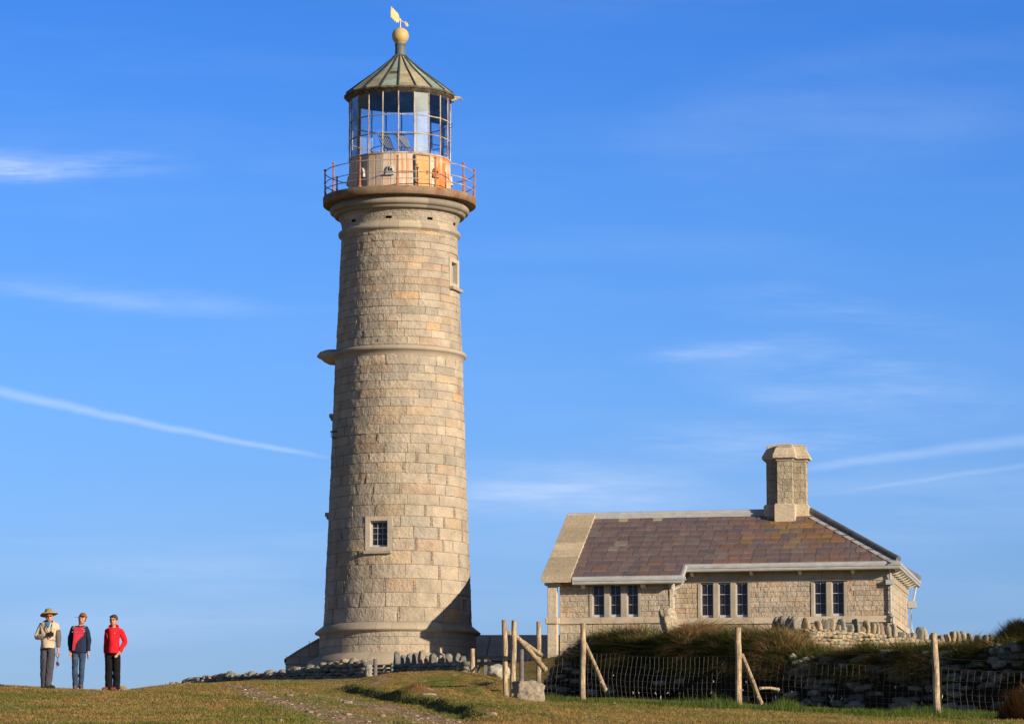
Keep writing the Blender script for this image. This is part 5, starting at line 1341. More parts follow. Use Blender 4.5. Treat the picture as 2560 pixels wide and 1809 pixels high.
# ------------------------------------------------------------------ dry stone walls
def dry_wall(name, label, pts, hts, thick, seed, stone=.3, sub=2, copings=None, cop_h=.32, cop_w=.15, gap=.10, group=None, colr=None, uneven=.5, cat='stone wall', zoff=0.0, cols=None):
    """pts: plan points; hts: heights there.  separate stones piled in courses round an earth core, plus upright coping stones"""
    pts = [Vector((p[0], p[1], 0)) for p in pts]
    q = np.random.default_rng(seed)
    seglen = [(pts[i + 1] - pts[i]).length for i in range(len(pts) - 1)]; cum = np.concatenate([[0], np.cumsum(seglen)]); Lt = cum[-1]
    def at(s):
        i = min(len(seglen) - 1, max(0, int(np.searchsorted(cum, s) - 1))); t = (s - cum[i]) / seglen[i]
        p = pts[i].lerp(pts[i + 1], t); d = (pts[i + 1] - pts[i]).normalized(); return p, d, float(np.interp(s, cum, hts))
    org = Vector((pts[0].x, pts[0].y, h1(pts[0].x, pts[0].y)))
    e = empty(name, org, label=label, cat=cat, group=group)
    S = Stones(); k = seed * 100
    for side in (-1, 1):
        lvl = 0.0; z = 0
        while z < max(hts):
            ch = stone * q.uniform(.32, .62); s = q.uniform(-.1, 0)
            while s < Lt:
                w = stone * q.uniform(.6, 1.7); p, d, h = at(min(max(s + w / 2, 0), Lt)); n_ = Vector((d.y, -d.x, 0))
                if z < h - ch * .3:
                    c = p + n_ * side * (thick / 2 - .08 - .12 * z * .3); g0 = h1(c.x, c.y)
                    hh = ch * q.uniform(.9, 1.2)
                    S.add((c.x - org.x, c.y - org.y, g0 + z + ch / 2 + zoff - org.z + q.normal(0, .01)), (w * 1.06, stone * 1.0, hh * 1.12), (q.normal(0, .12), q.normal(0, .10), math.atan2(d.y, d.x) + q.normal(0, .12)), seed=k, sub=sub, col=None if cols is None else cols[k % len(cols)], boxy=.92, cuts=6)
                    k += 1
                s += w
            z += ch * .9
    # loose stones along the top
    s = 0
    while s < Lt:
        w = stone * q.uniform(.5, 1.3); p, d, h = at(s)
        c = p + Vector((d.y, -d.x, 0)) * q.uniform(-.5, .5) * thick * .6; g0 = h1(c.x, c.y)
        S.add((c.x - org.x, c.y - org.y, g0 + h + w * .15 * uneven + zoff - org.z), (w, w * q.uniform(.7, 1.1), w * q.uniform(.5, .9) * (.5 + uneven)), tuple(q.normal(0, .4, 3)), seed=k, sub=sub, col=None if cols is None else cols[k % len(cols)]); k += 1
        s += w * q.uniform(.4, .9)
    S.build('wall_stones', parent=e)
    # core
    b = MB(); n = max(2, int(Lt / .5)); vs = []
    for i in range(n + 1):
        p, d, h = at(Lt * i / n); n_ = Vector((d.y, -d.x, 0)); g0 = h1(p.x, p.y) - org.z + zoff
        a_, c_ = p - n_ * (thick / 2 - .14) - org, p + n_ * (thick / 2 - .14) - org
        vs += [(a_.x, a_.y, g0 - .3), (a_.x, a_.y, g0 + h - .08), (c_.x, c_.y, g0 + h - .08), (c_.x, c_.y, g0 - .3)]
    fs = [(i * 4 + j, i * 4 + (j + 1) % 4, i * 4 + 4 + (j + 1) % 4, i * 4 + 4 + j) for i in range(n) for j in range(4)]
    b.add(vs, fs); b.build('wall_core', M['soil'], e)
    if copings:
        s = cop_w / 2
        while s < Lt:
            p, d, h = at(s); w = cop_w * q.uniform(.6, 1.4); hh = cop_h * q.uniform(.55, 1.35); g0 = h1(p.x, p.y)
            S = Stones(); col = (cols or ROCKC)[int(q.integers(len(cols or ROCKC)))]
            S.add((0, 0, hh * .42), (w, thick * .8, hh), (0, 0, 0), seed=k, sub=3, boxy=.92, cuts=7, noise_amp=.12, col=col); k += 1
            vv_ = S.V[0]; zt_ = np.clip(vv_[:, 2] / hh, 0, 1); vv_[:, 0] = vv_[:, 0] * (1 - q.uniform(.1, .6) * zt_ ** 1.5) + q.normal(0, .025) * zt_; vv_[:, 1] *= (1 - q.uniform(.1, .5) * zt_ ** 2)
            o = S.build('coping_stone', parent=e); o.location = (p.x - org.x, p.y - org.y, g0 + h + zoff - org.z + .0); o.rotation_euler = (q.normal(0, .08), q.normal(0, .17), math.atan2(d.y, d.x) + q.normal(0, .15))
            s += w + gap * q.uniform(.4, 1.6)
    return e
def plan(px, D): 
    v = on_ground(px, D); return (v.x, v.y)
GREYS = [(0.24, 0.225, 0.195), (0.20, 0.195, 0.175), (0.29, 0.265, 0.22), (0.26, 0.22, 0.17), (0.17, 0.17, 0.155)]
dry_wall('dry_stone_wall', 'tumbledown dry stone wall running left along the skyline from the lighthouse foot',
         [plan(425, 137), plan(520, 134.5), plan(620, 132), plan(720, 129.5), plan(742, 129), plan(800, 127.5), plan(865, 126), plan(905, 125), plan(925, 124.6)],
         [.08, .16, .20, .22, .30, .38, .62, .54, .46], .6, 3, stone=.34, sub=2, cols=GREYS + [(0.34, .27, .17)])
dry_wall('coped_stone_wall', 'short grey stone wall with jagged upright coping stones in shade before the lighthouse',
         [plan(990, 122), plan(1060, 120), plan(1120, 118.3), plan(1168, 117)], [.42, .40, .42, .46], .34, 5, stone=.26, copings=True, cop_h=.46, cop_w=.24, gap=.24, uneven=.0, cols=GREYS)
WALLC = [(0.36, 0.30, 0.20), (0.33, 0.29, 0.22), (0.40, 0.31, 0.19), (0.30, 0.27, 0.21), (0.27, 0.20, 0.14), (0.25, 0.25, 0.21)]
def hz_at(px, row, D): return P(px, row, D).z - h1(*plan(px, D))
wp = [(2012, 105.0, 1574), (2060, 105.8, 1576), (2130, 107.0, 1582), (2230, 108.6, 1594), (2330, 110.2, 1604), (2420, 111.6, 1611), (2480, 112.6, 1616), (2560, 114, 1622)]
dry_wall('garden_wall', 'long sunlit stone garden wall with upright coping stones right of the cottage', [plan(p, d) for p, d, r_ in wp], [hz_at(p, r_, d) for p, d, r_ in wp], .40, 7, stone=.22, sub=2, copings=True, cop_h=.38, cop_w=.15, gap=.17, uneven=.0, cols=WALLC)
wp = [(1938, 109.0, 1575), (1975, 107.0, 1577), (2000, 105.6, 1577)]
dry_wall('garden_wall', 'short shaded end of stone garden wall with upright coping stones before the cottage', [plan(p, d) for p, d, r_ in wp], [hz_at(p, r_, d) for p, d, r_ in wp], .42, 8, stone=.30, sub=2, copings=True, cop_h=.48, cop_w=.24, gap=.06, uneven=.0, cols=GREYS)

def rock(name, label, px, D, size, seed, sub=4, rot=(0, 0, 0), sink=.1, col=None, cat='rock', group=None, z=None, **k):
    v = on_ground(px, D); zz = v.z if z is None else z
    S = Stones(); S.add((0, 0, size[2] / 2 - sink), size, rot, seed=seed, sub=sub, col=col, **k)
    o = S.build(name); o.location = (v.x, v.y, zz); o.rotation_euler = (0, 0, 0)
    return tag(o, label, cat, group)
rock('boulder', 'large pale rough boulder in the grass before the paired fence posts', 1321, 78.3, (.70, .6, .58), 501, sub=4, sink=.09, col=(.31, .27, .21), cuts=7, noise_amp=.20, boxy=.74, rot=(0, .05, .2))
rock('boulder', 'white lichened boulder behind and left of the paired fence posts', 1247, 92.5, (.62, .5, .42), 512, sub=4, sink=.08, col=(.46, .43, .37), cuts=8, noise_amp=.14, boxy=.5)
rock('stone_block', 'squared stone block beside the boy in the red jacket', 309, 79.6, (.16, .16, .19), 520, sub=3, sink=.02, col=(.34, .24, .11), boxy=.95, cuts=2, noise_amp=.03, cat='stone block')
rock('gate_stone', 'pale upright stone at the right end of tumbledown dry stone wall', 924, 124, (.36, .3, .62), 530, sub=4, sink=.08, col=(.34, .32, .27), boxy=.75, noise_amp=.12, cat='gate stone')
rock('gate_stone', 'dark upright stone at the left end of short coped wall', 986, 122.6, (.32, .3, .68), 531, sub=4, sink=.08, col=(.22, .22, .20), boxy=.85, noise_amp=.08, cat='gate stone')
rock('flat_stone', 'flat pale stone beside the red-brown hummock', 1071, 69.5, (.36, .5, .08), 540, sub=3, sink=.035, col=(.33, .29, .23), cat='stone')
for i, (px, py, s) in enumerate([(868, 1756, .20), (868, 1786, .17), (698, 1802, .16), (724, 1738, .16), (774, 1780, .15), (954, 1789, .16), (1226, 1786, .2)]):
    X_, D_, z_ = ground_at(px, py); q_ = ['grey stone on the track just below its fork', 'grey stone between the two wheel tracks near the bottom', 'flat brown stone in the turf left of the tracks', 'reddish flat stone at the head of the track', 'pale stone on the left wheel track', 'pale stone by the lower right wheel track', 'flat stone in the grass below the turf terrace'][i]
    S = Stones(); S.add((0, 0, s * .04), (s * 1.1, s * .8, s * .36), (0, 0, i), seed=600 + i, sub=3, boxy=.8, noise_amp=.16, col=(.27, .22, .17)); o = S.build('stone'); o.location = (X_, D_, z_); tag(o, q_, 'stone', 'loose stones on the track and turf')
# gravel and small stones, mostly on the tracks
q = np.random.default_rng(44); S = Stones()
N_ = 30000; D_ = 44 + 42 * q.random(N_) ** .8; X_ = q.uniform(-1, 1, N_) * .142 * D_; _, dd_ = ground_cols(X_, D_); kk = np.where(q.random(N_) < (0.26 * dd_ ** 2 + .012))[0]; Z_ = H(X_, D_)
for j in kk:
    s = q.uniform(.015, .05) * (1.7 if q.random() < .12 else 1); c = [(.34, .26, .19), (.29, .22, .16), (.40, .34, .27), (.26, .18, .13)][q.integers(4)]
    S.add((X_[j], D_[j], Z_[j] + s * .08), (s * 1.5, s * 1.2, s * .5), (0, 0, q.uniform(0, 3)), seed=int(q.integers(40)), sub=1, col=c)
print('gravel', len(kk))
tag(S.build('gravel'), 'small pale stones scattered over the tracks and turf', 'gravel', kind='stuff')

# ------------------------------------------------------------------ earth bank with a stone face
FOOT = [(1352, 87.0), (1400, 86.6), (1500, 85.6), (1650, 83.8), (1848, 81.8), (2000, 80.6), (2200, 79.0), (2345, 77.8), (2560, 76.0), (2800, 74.0), (3200, 71.0)]
TOPR = [(1345, 1712), (1372, 1668), (1392, 1622), (1430, 1606), (1500, 1600), (1600, 1600), (1650, 1590), (1750, 1604), (1850, 1614), (1910, 1618), (1985, 1648), (2060, 1642), (2150, 1630), (2250, 1628), (2350, 1632), (2450, 1630), (2500, 1612), (2560, 1600), (2800, 1600), (3200, 1600)]
tpx = np.array([p for p, _ in TOPR], float); trw = np.array([r_ for _, r_ in TOPR], float)
fpx = np.array([p for p, _ in FOOT], float); fdd = np.array([d for _, d in FOOT], float)
S_N = 240; bp_ = np.linspace(1345, 3180, S_N); fD = np.interp(bp_, fpx, fdd)
fX = np.array([on_ground(p, d).x for p, d in zip(bp_, fD)]); fZ = H(fX, fD)
topz = np.array([P(p, r_, d + 1.1).z for p, r_, d in zip(bp_, np.interp(bp_, tpx, trw), fD)])
bh = np.maximum(topz - fZ, .05)
dX_, dD_ = np.gradient(fX), np.gradient(fD); ln_ = np.hypot(dX_, dD_); nX, nD = dD_ / ln_, -dX_ / ln_       # outward: left and towards the camera
sgn = np.where(nD > 0, -1, 1); nX, nD = nX * sgn, nD * sgn
def bank_pt(s, t):
    """s 0..S_N-1 along, t 0..1 up the face, 1..2 over the top, 2..3 down the back"""
    i = np.clip(s, 0, S_N - 1.001); i0 = i.astype(int); f = i - i0
    L = lambda a: a[i0] * (1 - f) + a[i0 + 1] * f
    x, d, z0, h, nx, nd = L(fX), L(fD), L(fZ), L(bh), L(nX), L(nD)
    back = np.where(t < 1, .55 * t ** 1.6, np.where(t < 2, .55 + 1.7 * (t - 1), 2.25 + 2.2 * (t - 2)))
    zz = np.where(t < 1, np.sin(np.clip(t, 0, 1) * math.pi / 2) ** .85 * .92, np.where(t < 2, .92 + .08 * np.sin((t - 1) * math.pi), .92 - .75 * (t - 2)))
    z = z0 + h * zz
    bul = .10 * fbm(i * .22, t * 2.2, o=3, seed=50)
    return x - nx * (back - bul), d - nd * (back - bul), z + .06 * fbm(i * .16, t * 1.5, o=3, seed=51) * np.minimum(1, h)
sg_, tg_ = np.meshgrid(np.linspace(0, S_N - 1.01, 420), np.concatenate([np.linspace(-.08, 1, 18), np.linspace(1.06, 2, 12), np.linspace(2.1, 3, 6)]), indexing='ij')
bx, bd, bz = bank_pt(sg_.ravel(), tg_.ravel()); idb = np.arange(sg_.size).reshape(sg_.shape)
fb = np.stack([idb[:-1, :-1].ravel(), idb[1:, :-1].ravel(), idb[1:, 1:].ravel(), idb[:-1, 1:].ravel()], 1)
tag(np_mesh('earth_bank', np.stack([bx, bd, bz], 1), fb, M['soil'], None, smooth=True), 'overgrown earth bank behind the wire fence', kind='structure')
# the stone facing
q = np.random.default_rng(60); S = Stones(); k = 9000
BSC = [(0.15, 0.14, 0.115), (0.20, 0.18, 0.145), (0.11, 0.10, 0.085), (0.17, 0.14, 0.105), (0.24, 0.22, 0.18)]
e = empty('stone_facing', (float(fX[120]), float(fD[120]), float(fZ[120])), label='rough dry stone facing of the overgrown bank behind the wire fence', cat='stone wall')
for s in np.arange(1, S_N - 1, .9):
    px_ = bp_[int(s)]; dens = .24 if px_ > 1960 else (.05 if px_ > 1480 else .5)
    for t in np.arange(.04, .98, .105):
        if q.random() > dens: continue
        if px_ < 1960 and t > .5 and px_ > 1450: continue
        x, d, z = bank_pt(np.array([s + q.normal(0, .3)]), np.array([t + q.normal(0, .02)])); w = q.uniform(.14, .42) * (1 if px_ > 1960 else .8)
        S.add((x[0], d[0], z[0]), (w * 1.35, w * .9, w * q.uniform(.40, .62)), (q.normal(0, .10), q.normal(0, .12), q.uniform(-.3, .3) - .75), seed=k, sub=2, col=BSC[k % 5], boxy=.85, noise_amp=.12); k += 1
for px_, t in [(2000, 1.0), (2012, 1.05), (1985, .95), (2035, .9), (2296, .93), (2282, .9), (2330, .95), (2480, .9), (2500, .8), (2515, .86), (2540, .9), (2495, .68), (2530, .7), (1960, .85), (1975, .75), (2050, .8), (1400, .9), (1412, 1.02), (1425, .9), (1388, .7), (1398, .8), (1440, 1.0), (2140, .92), (2180, .86), (2552, .8), (2060, .95), (1640, 1.12), (2470, .78)]:
    s = float(np.interp(px_, bp_, np.arange(S_N))); x, d, z = bank_pt(np.array([s]), np.array([t])); w = q.uniform(.24, .42)
    S_l = Stones(); S_l.add((0, 0, 0), (w * 1.2, w * .8, w * .55), tuple(q.normal(0, .25, 3)), seed=k, sub=3, col=[(.34, .31, .26), (.27, .25, .21), (.38, .35, .30)][k % 3], boxy=.75, noise_amp=.15); k += 1
    o = S_l.build('loose_stone', parent=e); o.location = Vector((x[0], d[0], z[0] + .03)) - Vector(e.location)
o = S.build('facing_stones', parent=None); o.parent = e; o.location = -Vector(e.location)
# standing stone on the bank
s = float(np.interp(1592, bp_, np.arange(S_N))); x, d, z = bank_pt(np.array([s]), np.array([1.25]))
S = Stones(); S.add((0, 0, .40), (.42, .30, 1.04), (0, R(-13), R(35)), seed=777, sub=4, col=(.36, .31, .225), boxy=.75, cuts=8, noise_amp=.12); o = S.build('standing_stone'); o.location = (x[0], d[0], z[0]); tag(o, 'leaning rough upright stone on the grassy bank before the cottage window', 'standing stone')
s = float(np.interp(1640, bp_, np.arange(S_N))); x, d, z = bank_pt(np.array([s]), np.array([1.35]))
S = Stones(); S.add((0, 0, .16), (.34, .3, .34), (0, 0, 0), seed=779, sub=3, col=(.24, .23, .20), boxy=.4); o = S.build('rock'); o.location = (x[0], d[0], z[0]); tag(o, 'small rounded grey rock on the bank right of the leaning stone', 'rock')

# long grass on the bank
q = np.random.default_rng(70); NT = 4200; PER = 38
smax = np.interp(2640, bp_, np.arange(S_N))
ts = q.uniform(0, smax, NT); tpx_ = np.interp(ts, np.arange(S_N), bp_)
tq = np.where(q.random(NT) < .64, q.uniform(.30, 1.25, NT), q.uniform(1.0, 2.2, NT))
clump = fbm(ts * .22, tq * 2.5, o=3, seed=83)
kp = ~((tpx_ > 1960) & (tq < .62) & (q.random(NT) < .62 - .5 * (clump > .2))) & ~((tpx_ < 1450) & (tq < .7) & (q.random(NT) < .6)) & ~((clump < -.55) & (tq < 1))
ts, tq, tpx_, clump = ts[kp], tq[kp], tpx_[kp], clump[kp]; NT = len(ts)
th = (.20 + .26 * q.random(NT)) * (1 + .55 * clump) * np.where(tpx_ > 1950, .85, 1.0)
tlean = q.normal(0, .55, (2, NT)); tlean[0] -= .15
tlean[0] += np.where((tpx_ > 1625) & (tpx_ < 1730) & (tq > .8), 1.2, 0); th *= np.where((tpx_ > 1625) & (tpx_ < 1700) & (tq > .8) & (tq < 1.5), 1.3, 1)
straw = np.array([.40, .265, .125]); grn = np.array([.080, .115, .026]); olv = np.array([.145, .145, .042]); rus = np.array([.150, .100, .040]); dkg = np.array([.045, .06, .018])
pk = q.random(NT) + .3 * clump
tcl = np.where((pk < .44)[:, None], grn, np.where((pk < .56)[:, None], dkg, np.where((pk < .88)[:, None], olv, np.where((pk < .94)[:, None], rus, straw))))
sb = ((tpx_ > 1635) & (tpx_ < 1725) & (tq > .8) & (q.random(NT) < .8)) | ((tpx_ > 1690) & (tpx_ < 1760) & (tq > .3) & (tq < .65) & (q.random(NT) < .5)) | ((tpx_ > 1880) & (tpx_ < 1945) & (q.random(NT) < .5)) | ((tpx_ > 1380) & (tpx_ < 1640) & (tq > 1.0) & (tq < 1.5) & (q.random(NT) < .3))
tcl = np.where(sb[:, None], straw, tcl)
gi = np.repeat(np.arange(NT), PER); n = len(gi)
ss = np.clip(ts[gi] + q.normal(0, 1.1, n), 0, smax); tt = np.clip(tq[gi] + q.normal(0, .05, n), .02, 2.6)
x, d, z = bank_pt(ss, tt); i0 = np.clip(ss.astype(int), 0, S_N - 1)
hg = th[gi] * (q.uniform(.45, 1.2, n) + .9 * (q.random(n) < .05) * q.random(n)) * np.clip(bh[i0] / .9, .25, 1)
face = np.clip(1.2 - tt, 0, 1)
lx_ = tlean[0][gi] + nX[i0] * (.8 * face + .15) + q.normal(0, .28, n); ly_ = tlean[1][gi] + nD[i0] * (.8 * face + .15) + q.normal(0, .28, n)
cc = tcl[gi] * (.65 + .7 * q.random((n, 1)))
droop = np.clip(.10 + .75 * face + .25 * np.hypot(tlean[0], tlean[1])[gi] * .6 + .1 * q.random(n), 0, 1.0)
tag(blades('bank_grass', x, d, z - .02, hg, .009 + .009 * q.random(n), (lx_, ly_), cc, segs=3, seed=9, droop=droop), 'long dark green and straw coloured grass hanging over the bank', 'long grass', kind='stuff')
# lush grass along the fence foot
q = np.random.default_rng(71); n = 42000
t_ = q.random(n); pxs = 1290 + (2600 - 1290) * t_
Df = np.interp(pxs, [1265, 1455, 1848, 2345, 2700], [82.5, 79.6, 75, 71.5, 69]) + q.normal(.5, 1.5, n)
Xf = (pxs - CX) / F * Df
cl_ = fbm(Xf * 1.3, Df * .5, o=3, seed=82)
kp = (q.random(n) < .35 + .9 * cl_.clip(-.2, 1)); Xf, Df, cl_, pxs = Xf[kp], Df[kp], cl_[kp], pxs[kp]; n = len(Xf)
tall = np.exp(-((pxs - 1790) / 60) ** 2) + np.exp(-((pxs - 1960) / 30) ** 2) + .6 * np.exp(-((pxs - 2290) / 60) ** 2)
hg = (.035 + .06 * q.random(n)) * (1 + 1.1 * cl_.clip(0, 1)) * (1 + 1.6 * tall)
gcols = np.where((q.random(n) < .7)[:, None], np.array([.065, .12, .02]), np.array([.15, .16, .04])) * (.7 + .6 * q.random((n, 1)))
tag(blades('fence_grass', Xf, Df, H(Xf, Df) - .01, hg, .010 + .006 * q.random(n), q.normal(0, .35, (2, n)), gcols, segs=2, seed=10), 'lush green grass growing along the foot of the wire fence', 'grass', kind='stuff')

def bush(name, label, c, size, n, cols, hgt, seed, cat='bush', up=.8):
    q = np.random.default_rng(seed)
    e = empty(name, c, label=label, cat=cat)
    a = q.uniform(0, 2 * math.pi, n); rr_ = np.sqrt(q.random(n)); X = rr_ * np.cos(a) * size[0]; Y = rr_ * np.sin(a) * size[1]
    top = size[2] * np.sqrt(np.clip(1 - rr_ ** 2, 0, 1)) * (1 + .25 * fbm(X * 3, Y * 3, o=3, seed=seed)); Z = top * q.uniform(.15, .92, n)
    ln = (X / size[0] * .5 + q.normal(0, .45, n), Y / size[1] * .5 + q.normal(0, .45, n))
    cc = np.array(cols)[q.integers(len(cols), size=n)] * (.6 + .8 * q.random((n, 1)))
    blades('foliage', X, Y, Z, hgt * (.5 + q.random(n)), .012 + .01 * q.random(n), ln, cc, segs=1, seed=seed, parent=e)
    b = MB()
    for k in range(26):
        a = q.uniform(0, 2 * math.pi); r_ = q.random() * .8; p = Vector((r_ * math.cos(a) * size[0], r_ * math.sin(a) * size[1], size[2] * .8 * math.sqrt(1 - r_ * r_)))
        b.tube([(0 + p.x * .2, p.y * .2, -.1), (p.x * .6, p.y * .6, p.z * .5), tuple(p)], [.022, .014, .006], 5)
    b.build('stems', M['soil'], e); return e
v = on_ground(2562, 67.0)
bush('heather_bush', 'reddish brown heather bush at the right end of the fence', v + Vector((.10, 0, -.05)), (.55, .7, .66), 16000, [(.17, .065, .028), (.22, .09, .035), (.10, .06, .025), (.05, .06, .02)], .16, 90)
s = float(np.interp(2430, bp_, np.arange(S_N))); x, d, z = bank_pt(np.array([s]), np.array([1.5]))
bush('gorse_bush', 'dark green gorse bush on the bank at the right edge', (x[0] + .12, d[0], z[0] - .05), (.62, 1.0, .60), 20000, [(.05, .065, .02), (.08, .075, .028), (.11, .06, .03), (.04, .05, .018)], .16, 91)

# ------------------------------------------------------------------ wire fence
POSTS = [(1265, 83.0, 1549, .062, -1.2, 0.2), (1281, 81.6, 1550, .062, 1.5, 0), (1456, 79.5, 1557, .062, .8, 0), (1847, 75.0, 1567, .066, 0, 0), (2345, 71.5, 1581, .070, -1.8, 0)]
FE = empty('wire_fence', on_ground(1456, 79.5), label='post and wire netting fence with round wooden posts before the grassy bank', cat='fence')
fo_ = Vector(FE.location)
q = np.random.default_rng(100)
fpos = []
def post(parent, base, h, r_, tilt, name='post', m_='wood', org=None):
    b = MB(); n = 8; pts = []
    for i in range(n):
        t_ = i / (n - 1); pts.append(Vector((math.tan(R(tilt)) * h * t_ + .006 * math.sin(i * 1.7 + r_ * 99), .006 * math.cos(i * 2.1), -.25 + (h + .25) * t_)))
    b.tube(pts, [r_ * (1.02 - .08 * i / (n - 1)) * (1 + .03 * math.sin(i * 3.1)) for i in range(n)], 12)
    o = b.build(name, M[m_], parent, bevel=.006); o.location = base - (org or fo_); return o
for px, D, yt, r_, tilt, _ in POSTS:
    g_ = on_ground(px, D); h = P(px, yt, D).z - g_.z; post(FE, g_, h, r_, tilt); fpos.append((g_, h))
    print('post', px, round(h, 2))
g_ = on_ground(2780, 68.5); post(FE, g_, 1.5, .065, 0); fpos.append((g_, 1.5))
def brace(pa, pb, r_=.05, parent=None, org=None):
    b = MB(); pa, pb = Vector(pa), Vector(pb); mid = (pa + pb) / 2 + Vector((0, 0, .02)); b.tube([pa - pa, mid - pa, pb - pa], [r_ * .95, r_, r_ * 1.05], 10); o = b.build('brace', M['wood'], parent or FE, bevel=.006); o.location = pa - (org or fo_)
brace(P(1462, 1608, 79.5), P(1512, 1722, 81.3), .052)
brace(P(1855, 1638, 75.0), P(1901, 1755, 76.8), .052)
brace(P(1287, 1586, 81.7), P(1362, 1672, 83.6), .060)
brace(P(1270, 1580, 83.2), P(1352, 1636, 86.5), .05)
brace(P(1901, 1719, 76.5), P(1945, 1722, 77.5), .03)
# netting
b = MB(); nets = [fpos[1]] + fpos[2:]
ht = [1.0, 1.02, .98, .92, .95]
NH = [0.02, .12, .22, .33, .46, .60, .76, 1.0]
def netpt(i, t, f, h):
    a_, c_ = nets[i][0], nets[i + 1][0]; p = a_.lerp(c_, t); g_ = h1(p.x, p.y)
    sag = -.05 * math.sin(math.pi * t) * f
    bulge = .05 * math.sin(math.pi * t) * math.sin(f * 5.0)
    d_ = (c_ - a_).normalized(); n_ = Vector((d_.y, -d_.x, 0))
    off = .03 * math.sin(f * 6 + 1.0) * math.sin(math.pi * min(1, t * 2.2))
    return Vector((p.x, p.y, g_ + .03 + h * f + sag)) - fo_ + n_ * (.075 + bulge) + d_ * off
for i in range(len(nets) - 1):
    L_ = (nets[i + 1][0] - nets[i][0]).length; nv_ = int(L_ / .155)
    for f in NH:
        b.tube([netpt(i, t, f, ht[i]) + Vector((0, 0, float(q.normal(0, .003)))) for t in np.linspace(0, 1, nv_ // 2 + 2)], .0022, 3, cap=False)
    for k in range(1, nv_):
        t = k / nv_; j = q.normal(0, .004, len(NH)); b.tube([netpt(i, t + j[m_] / L_ * 2, f, ht[i]) for m_, f in enumerate(NH)], .0024, 4, cap=False)
b.build('wire_netting', M['wire'], FE)
b = MB()
for i in range(len(nets) - 1): b.tube([netpt(i, t, 1.22, ht[i]) for t in np.linspace(0, 1, 9)], .0024, 3, cap=False)
b.build('top_wire', M['wire'], FE)
# tufts of sheep wool caught on the wires
for k in range(30):
    i = int(q.choice([1, 1, 1, 2, 2, 3])); t = q.uniform(.02, .98); f = q.uniform(.15, .62); p = netpt(i, t, f, ht[i]); l_ = q.uniform(.02, .09); b = MB()
    b.tube([p, p + Vector((q.normal(0, .012), 0, -l_ * .5)), p + Vector((q.normal(0, .015), 0, -l_))], [.008, .012, .004], 5); b.build('wool_tuft', M['whitewool'], FE)
# other posts and rails by the lighthouse
def lone_post(px, D, yt, r_, label, m_='wood', tilt=0):
    g_ = on_ground(px, D); h = P(px, yt, D).z - g_.z; b = MB(); b.tube([(0, 0, -.2), (math.tan(R(tilt)) * h * .5, .005, h * .5), (math.tan(R(tilt)) * h, 0, h)], [r_ * 1.02, r_, r_ * .96], 10)
    o = b.build('fence_post', M[m_], None, bevel=.005); o.location = g_; return tag(o, label, 'fence post')
lone_post(1347, 90.0, 1553, .062, 'slim wooden post with a brace against it left of the cottage pillar')
lone_post(1181, 106, 1620, .075, 'pale wooden post at the left end of the grey rail fence')
lone_post(938, 119, 1646, .07, 'short grey-green post between the two upright gate stones', 'greywood')
lone_post(1304, 96, 1622, .06, 'thin grey post behind the paired round fence posts', 'greywood')
e = empty('rail_fence', on_ground(1210, 107), label='low grey wooden rail fence between the coped wall and the paired posts', cat='rail fence'); eo = Vector(e.location)
for px, yt in ((1197, 1640), (1214, 1643), (1262, 1640)):
    g_ = on_ground(px, 107 - (px - 1197) * .04); h = max(.3, P(px, yt, 107).z - g_.z); b = MB(); b.box((0, 0, h / 2 - .1), (.09, .09, h + .2)); o = b.build('post', M['greywood'], e); o.location = g_ - eo
for za, zb_ in ((1644, 1642), (1658, 1657)):
    a_, c_ = P(1184, za, 107), P(1266, zb_, 105); b = MB(); b.tube([a_ - eo + Vector((0, -.07, 0)), c_ - eo + Vector((0, -.07, 0))], .045, 4); b.build('rail', M['greywood'], e)
a_, c_ = P(1217, 1644, 107), P(1238, 1666, 106.5); b = MB(); b.tube([a_ - eo + Vector((0, -.1, 0)), c_ - eo + Vector((0, -.1, 0))], .04, 4); b.build('brace', M['greywood'], e)
e = empty('field_gate', on_ground(957, 121), label='low grey wooden gate with a pale board between two upright stones', cat='gate'); eo = Vector(e.location)
for yy in (1664, 1674, 1683):
    a_, c_ = P(932, yy, 121.5), P(981, yy - 1, 120.5); b = MB(); b.tube([a_ - eo, c_ - eo], .05, 4); b.build('bar', M['greywood'], e)
b = MB(); a_ = P(966, 1672, 120.8) - eo; b.box(tuple(a_), (.22, .03, .26)); b.build('board', M['coping'], e)
# ------------------------------------------------------------------ people
def cloth(name, c, rough=.9, c2=None, n=8, **k): return material(name, c, c2 or tuple(x * .8 for x in c), rough=rough, nscale=n, speck=.06, speck_scale=60, bump=.5, bscale=9, bdist=.02, spec=.15, **k)
M['skin'] = material('skin', (.58, .29, .19), (.48, .22, .14), rough=.55, nscale=6, spec=.3)
M['fleece'] = cloth('beige_fleece', (.60, .49, .36)); M['greysleeve'] = cloth('grey_jacket', (.14, .13, .13)); M['greytrouser'] = cloth('grey_trousers', (.075, .075, .095))
M['straw'] = material('straw_hat', (.50, .34, .13), (.40, .27, .10), rough=.9, nscale=9, speck=.15, speck_scale=40, bump=.3); M['hatcrown'] = material('hat_crown', (.30, .24, .10), (.24, .19, .08), rough=.9, nscale=9)
M['black'] = material('black_plastic', (.012, .012, .014), (.02, .02, .02), rough=.4, nscale=5); M['shoe'] = cloth('dark_shoe', (.05, .045, .035)); M['brownshoe'] = cloth('brown_shoe', (.16, .075, .05)); M['redshoe'] = cloth('red_brown_shoe', (.17, .045, .035))
M['navy'] = cloth('navy_knit', (.020, .028, .065)); M['pink'] = cloth('red_tshirt', (.68, .045, .075)); M['jeans'] = material('denim', (.030, .055, .105), (.085, .13, .20), rough=.9, nscale=5, contrast=(.5, .75), speck=.1, bump=.4, bscale=12)
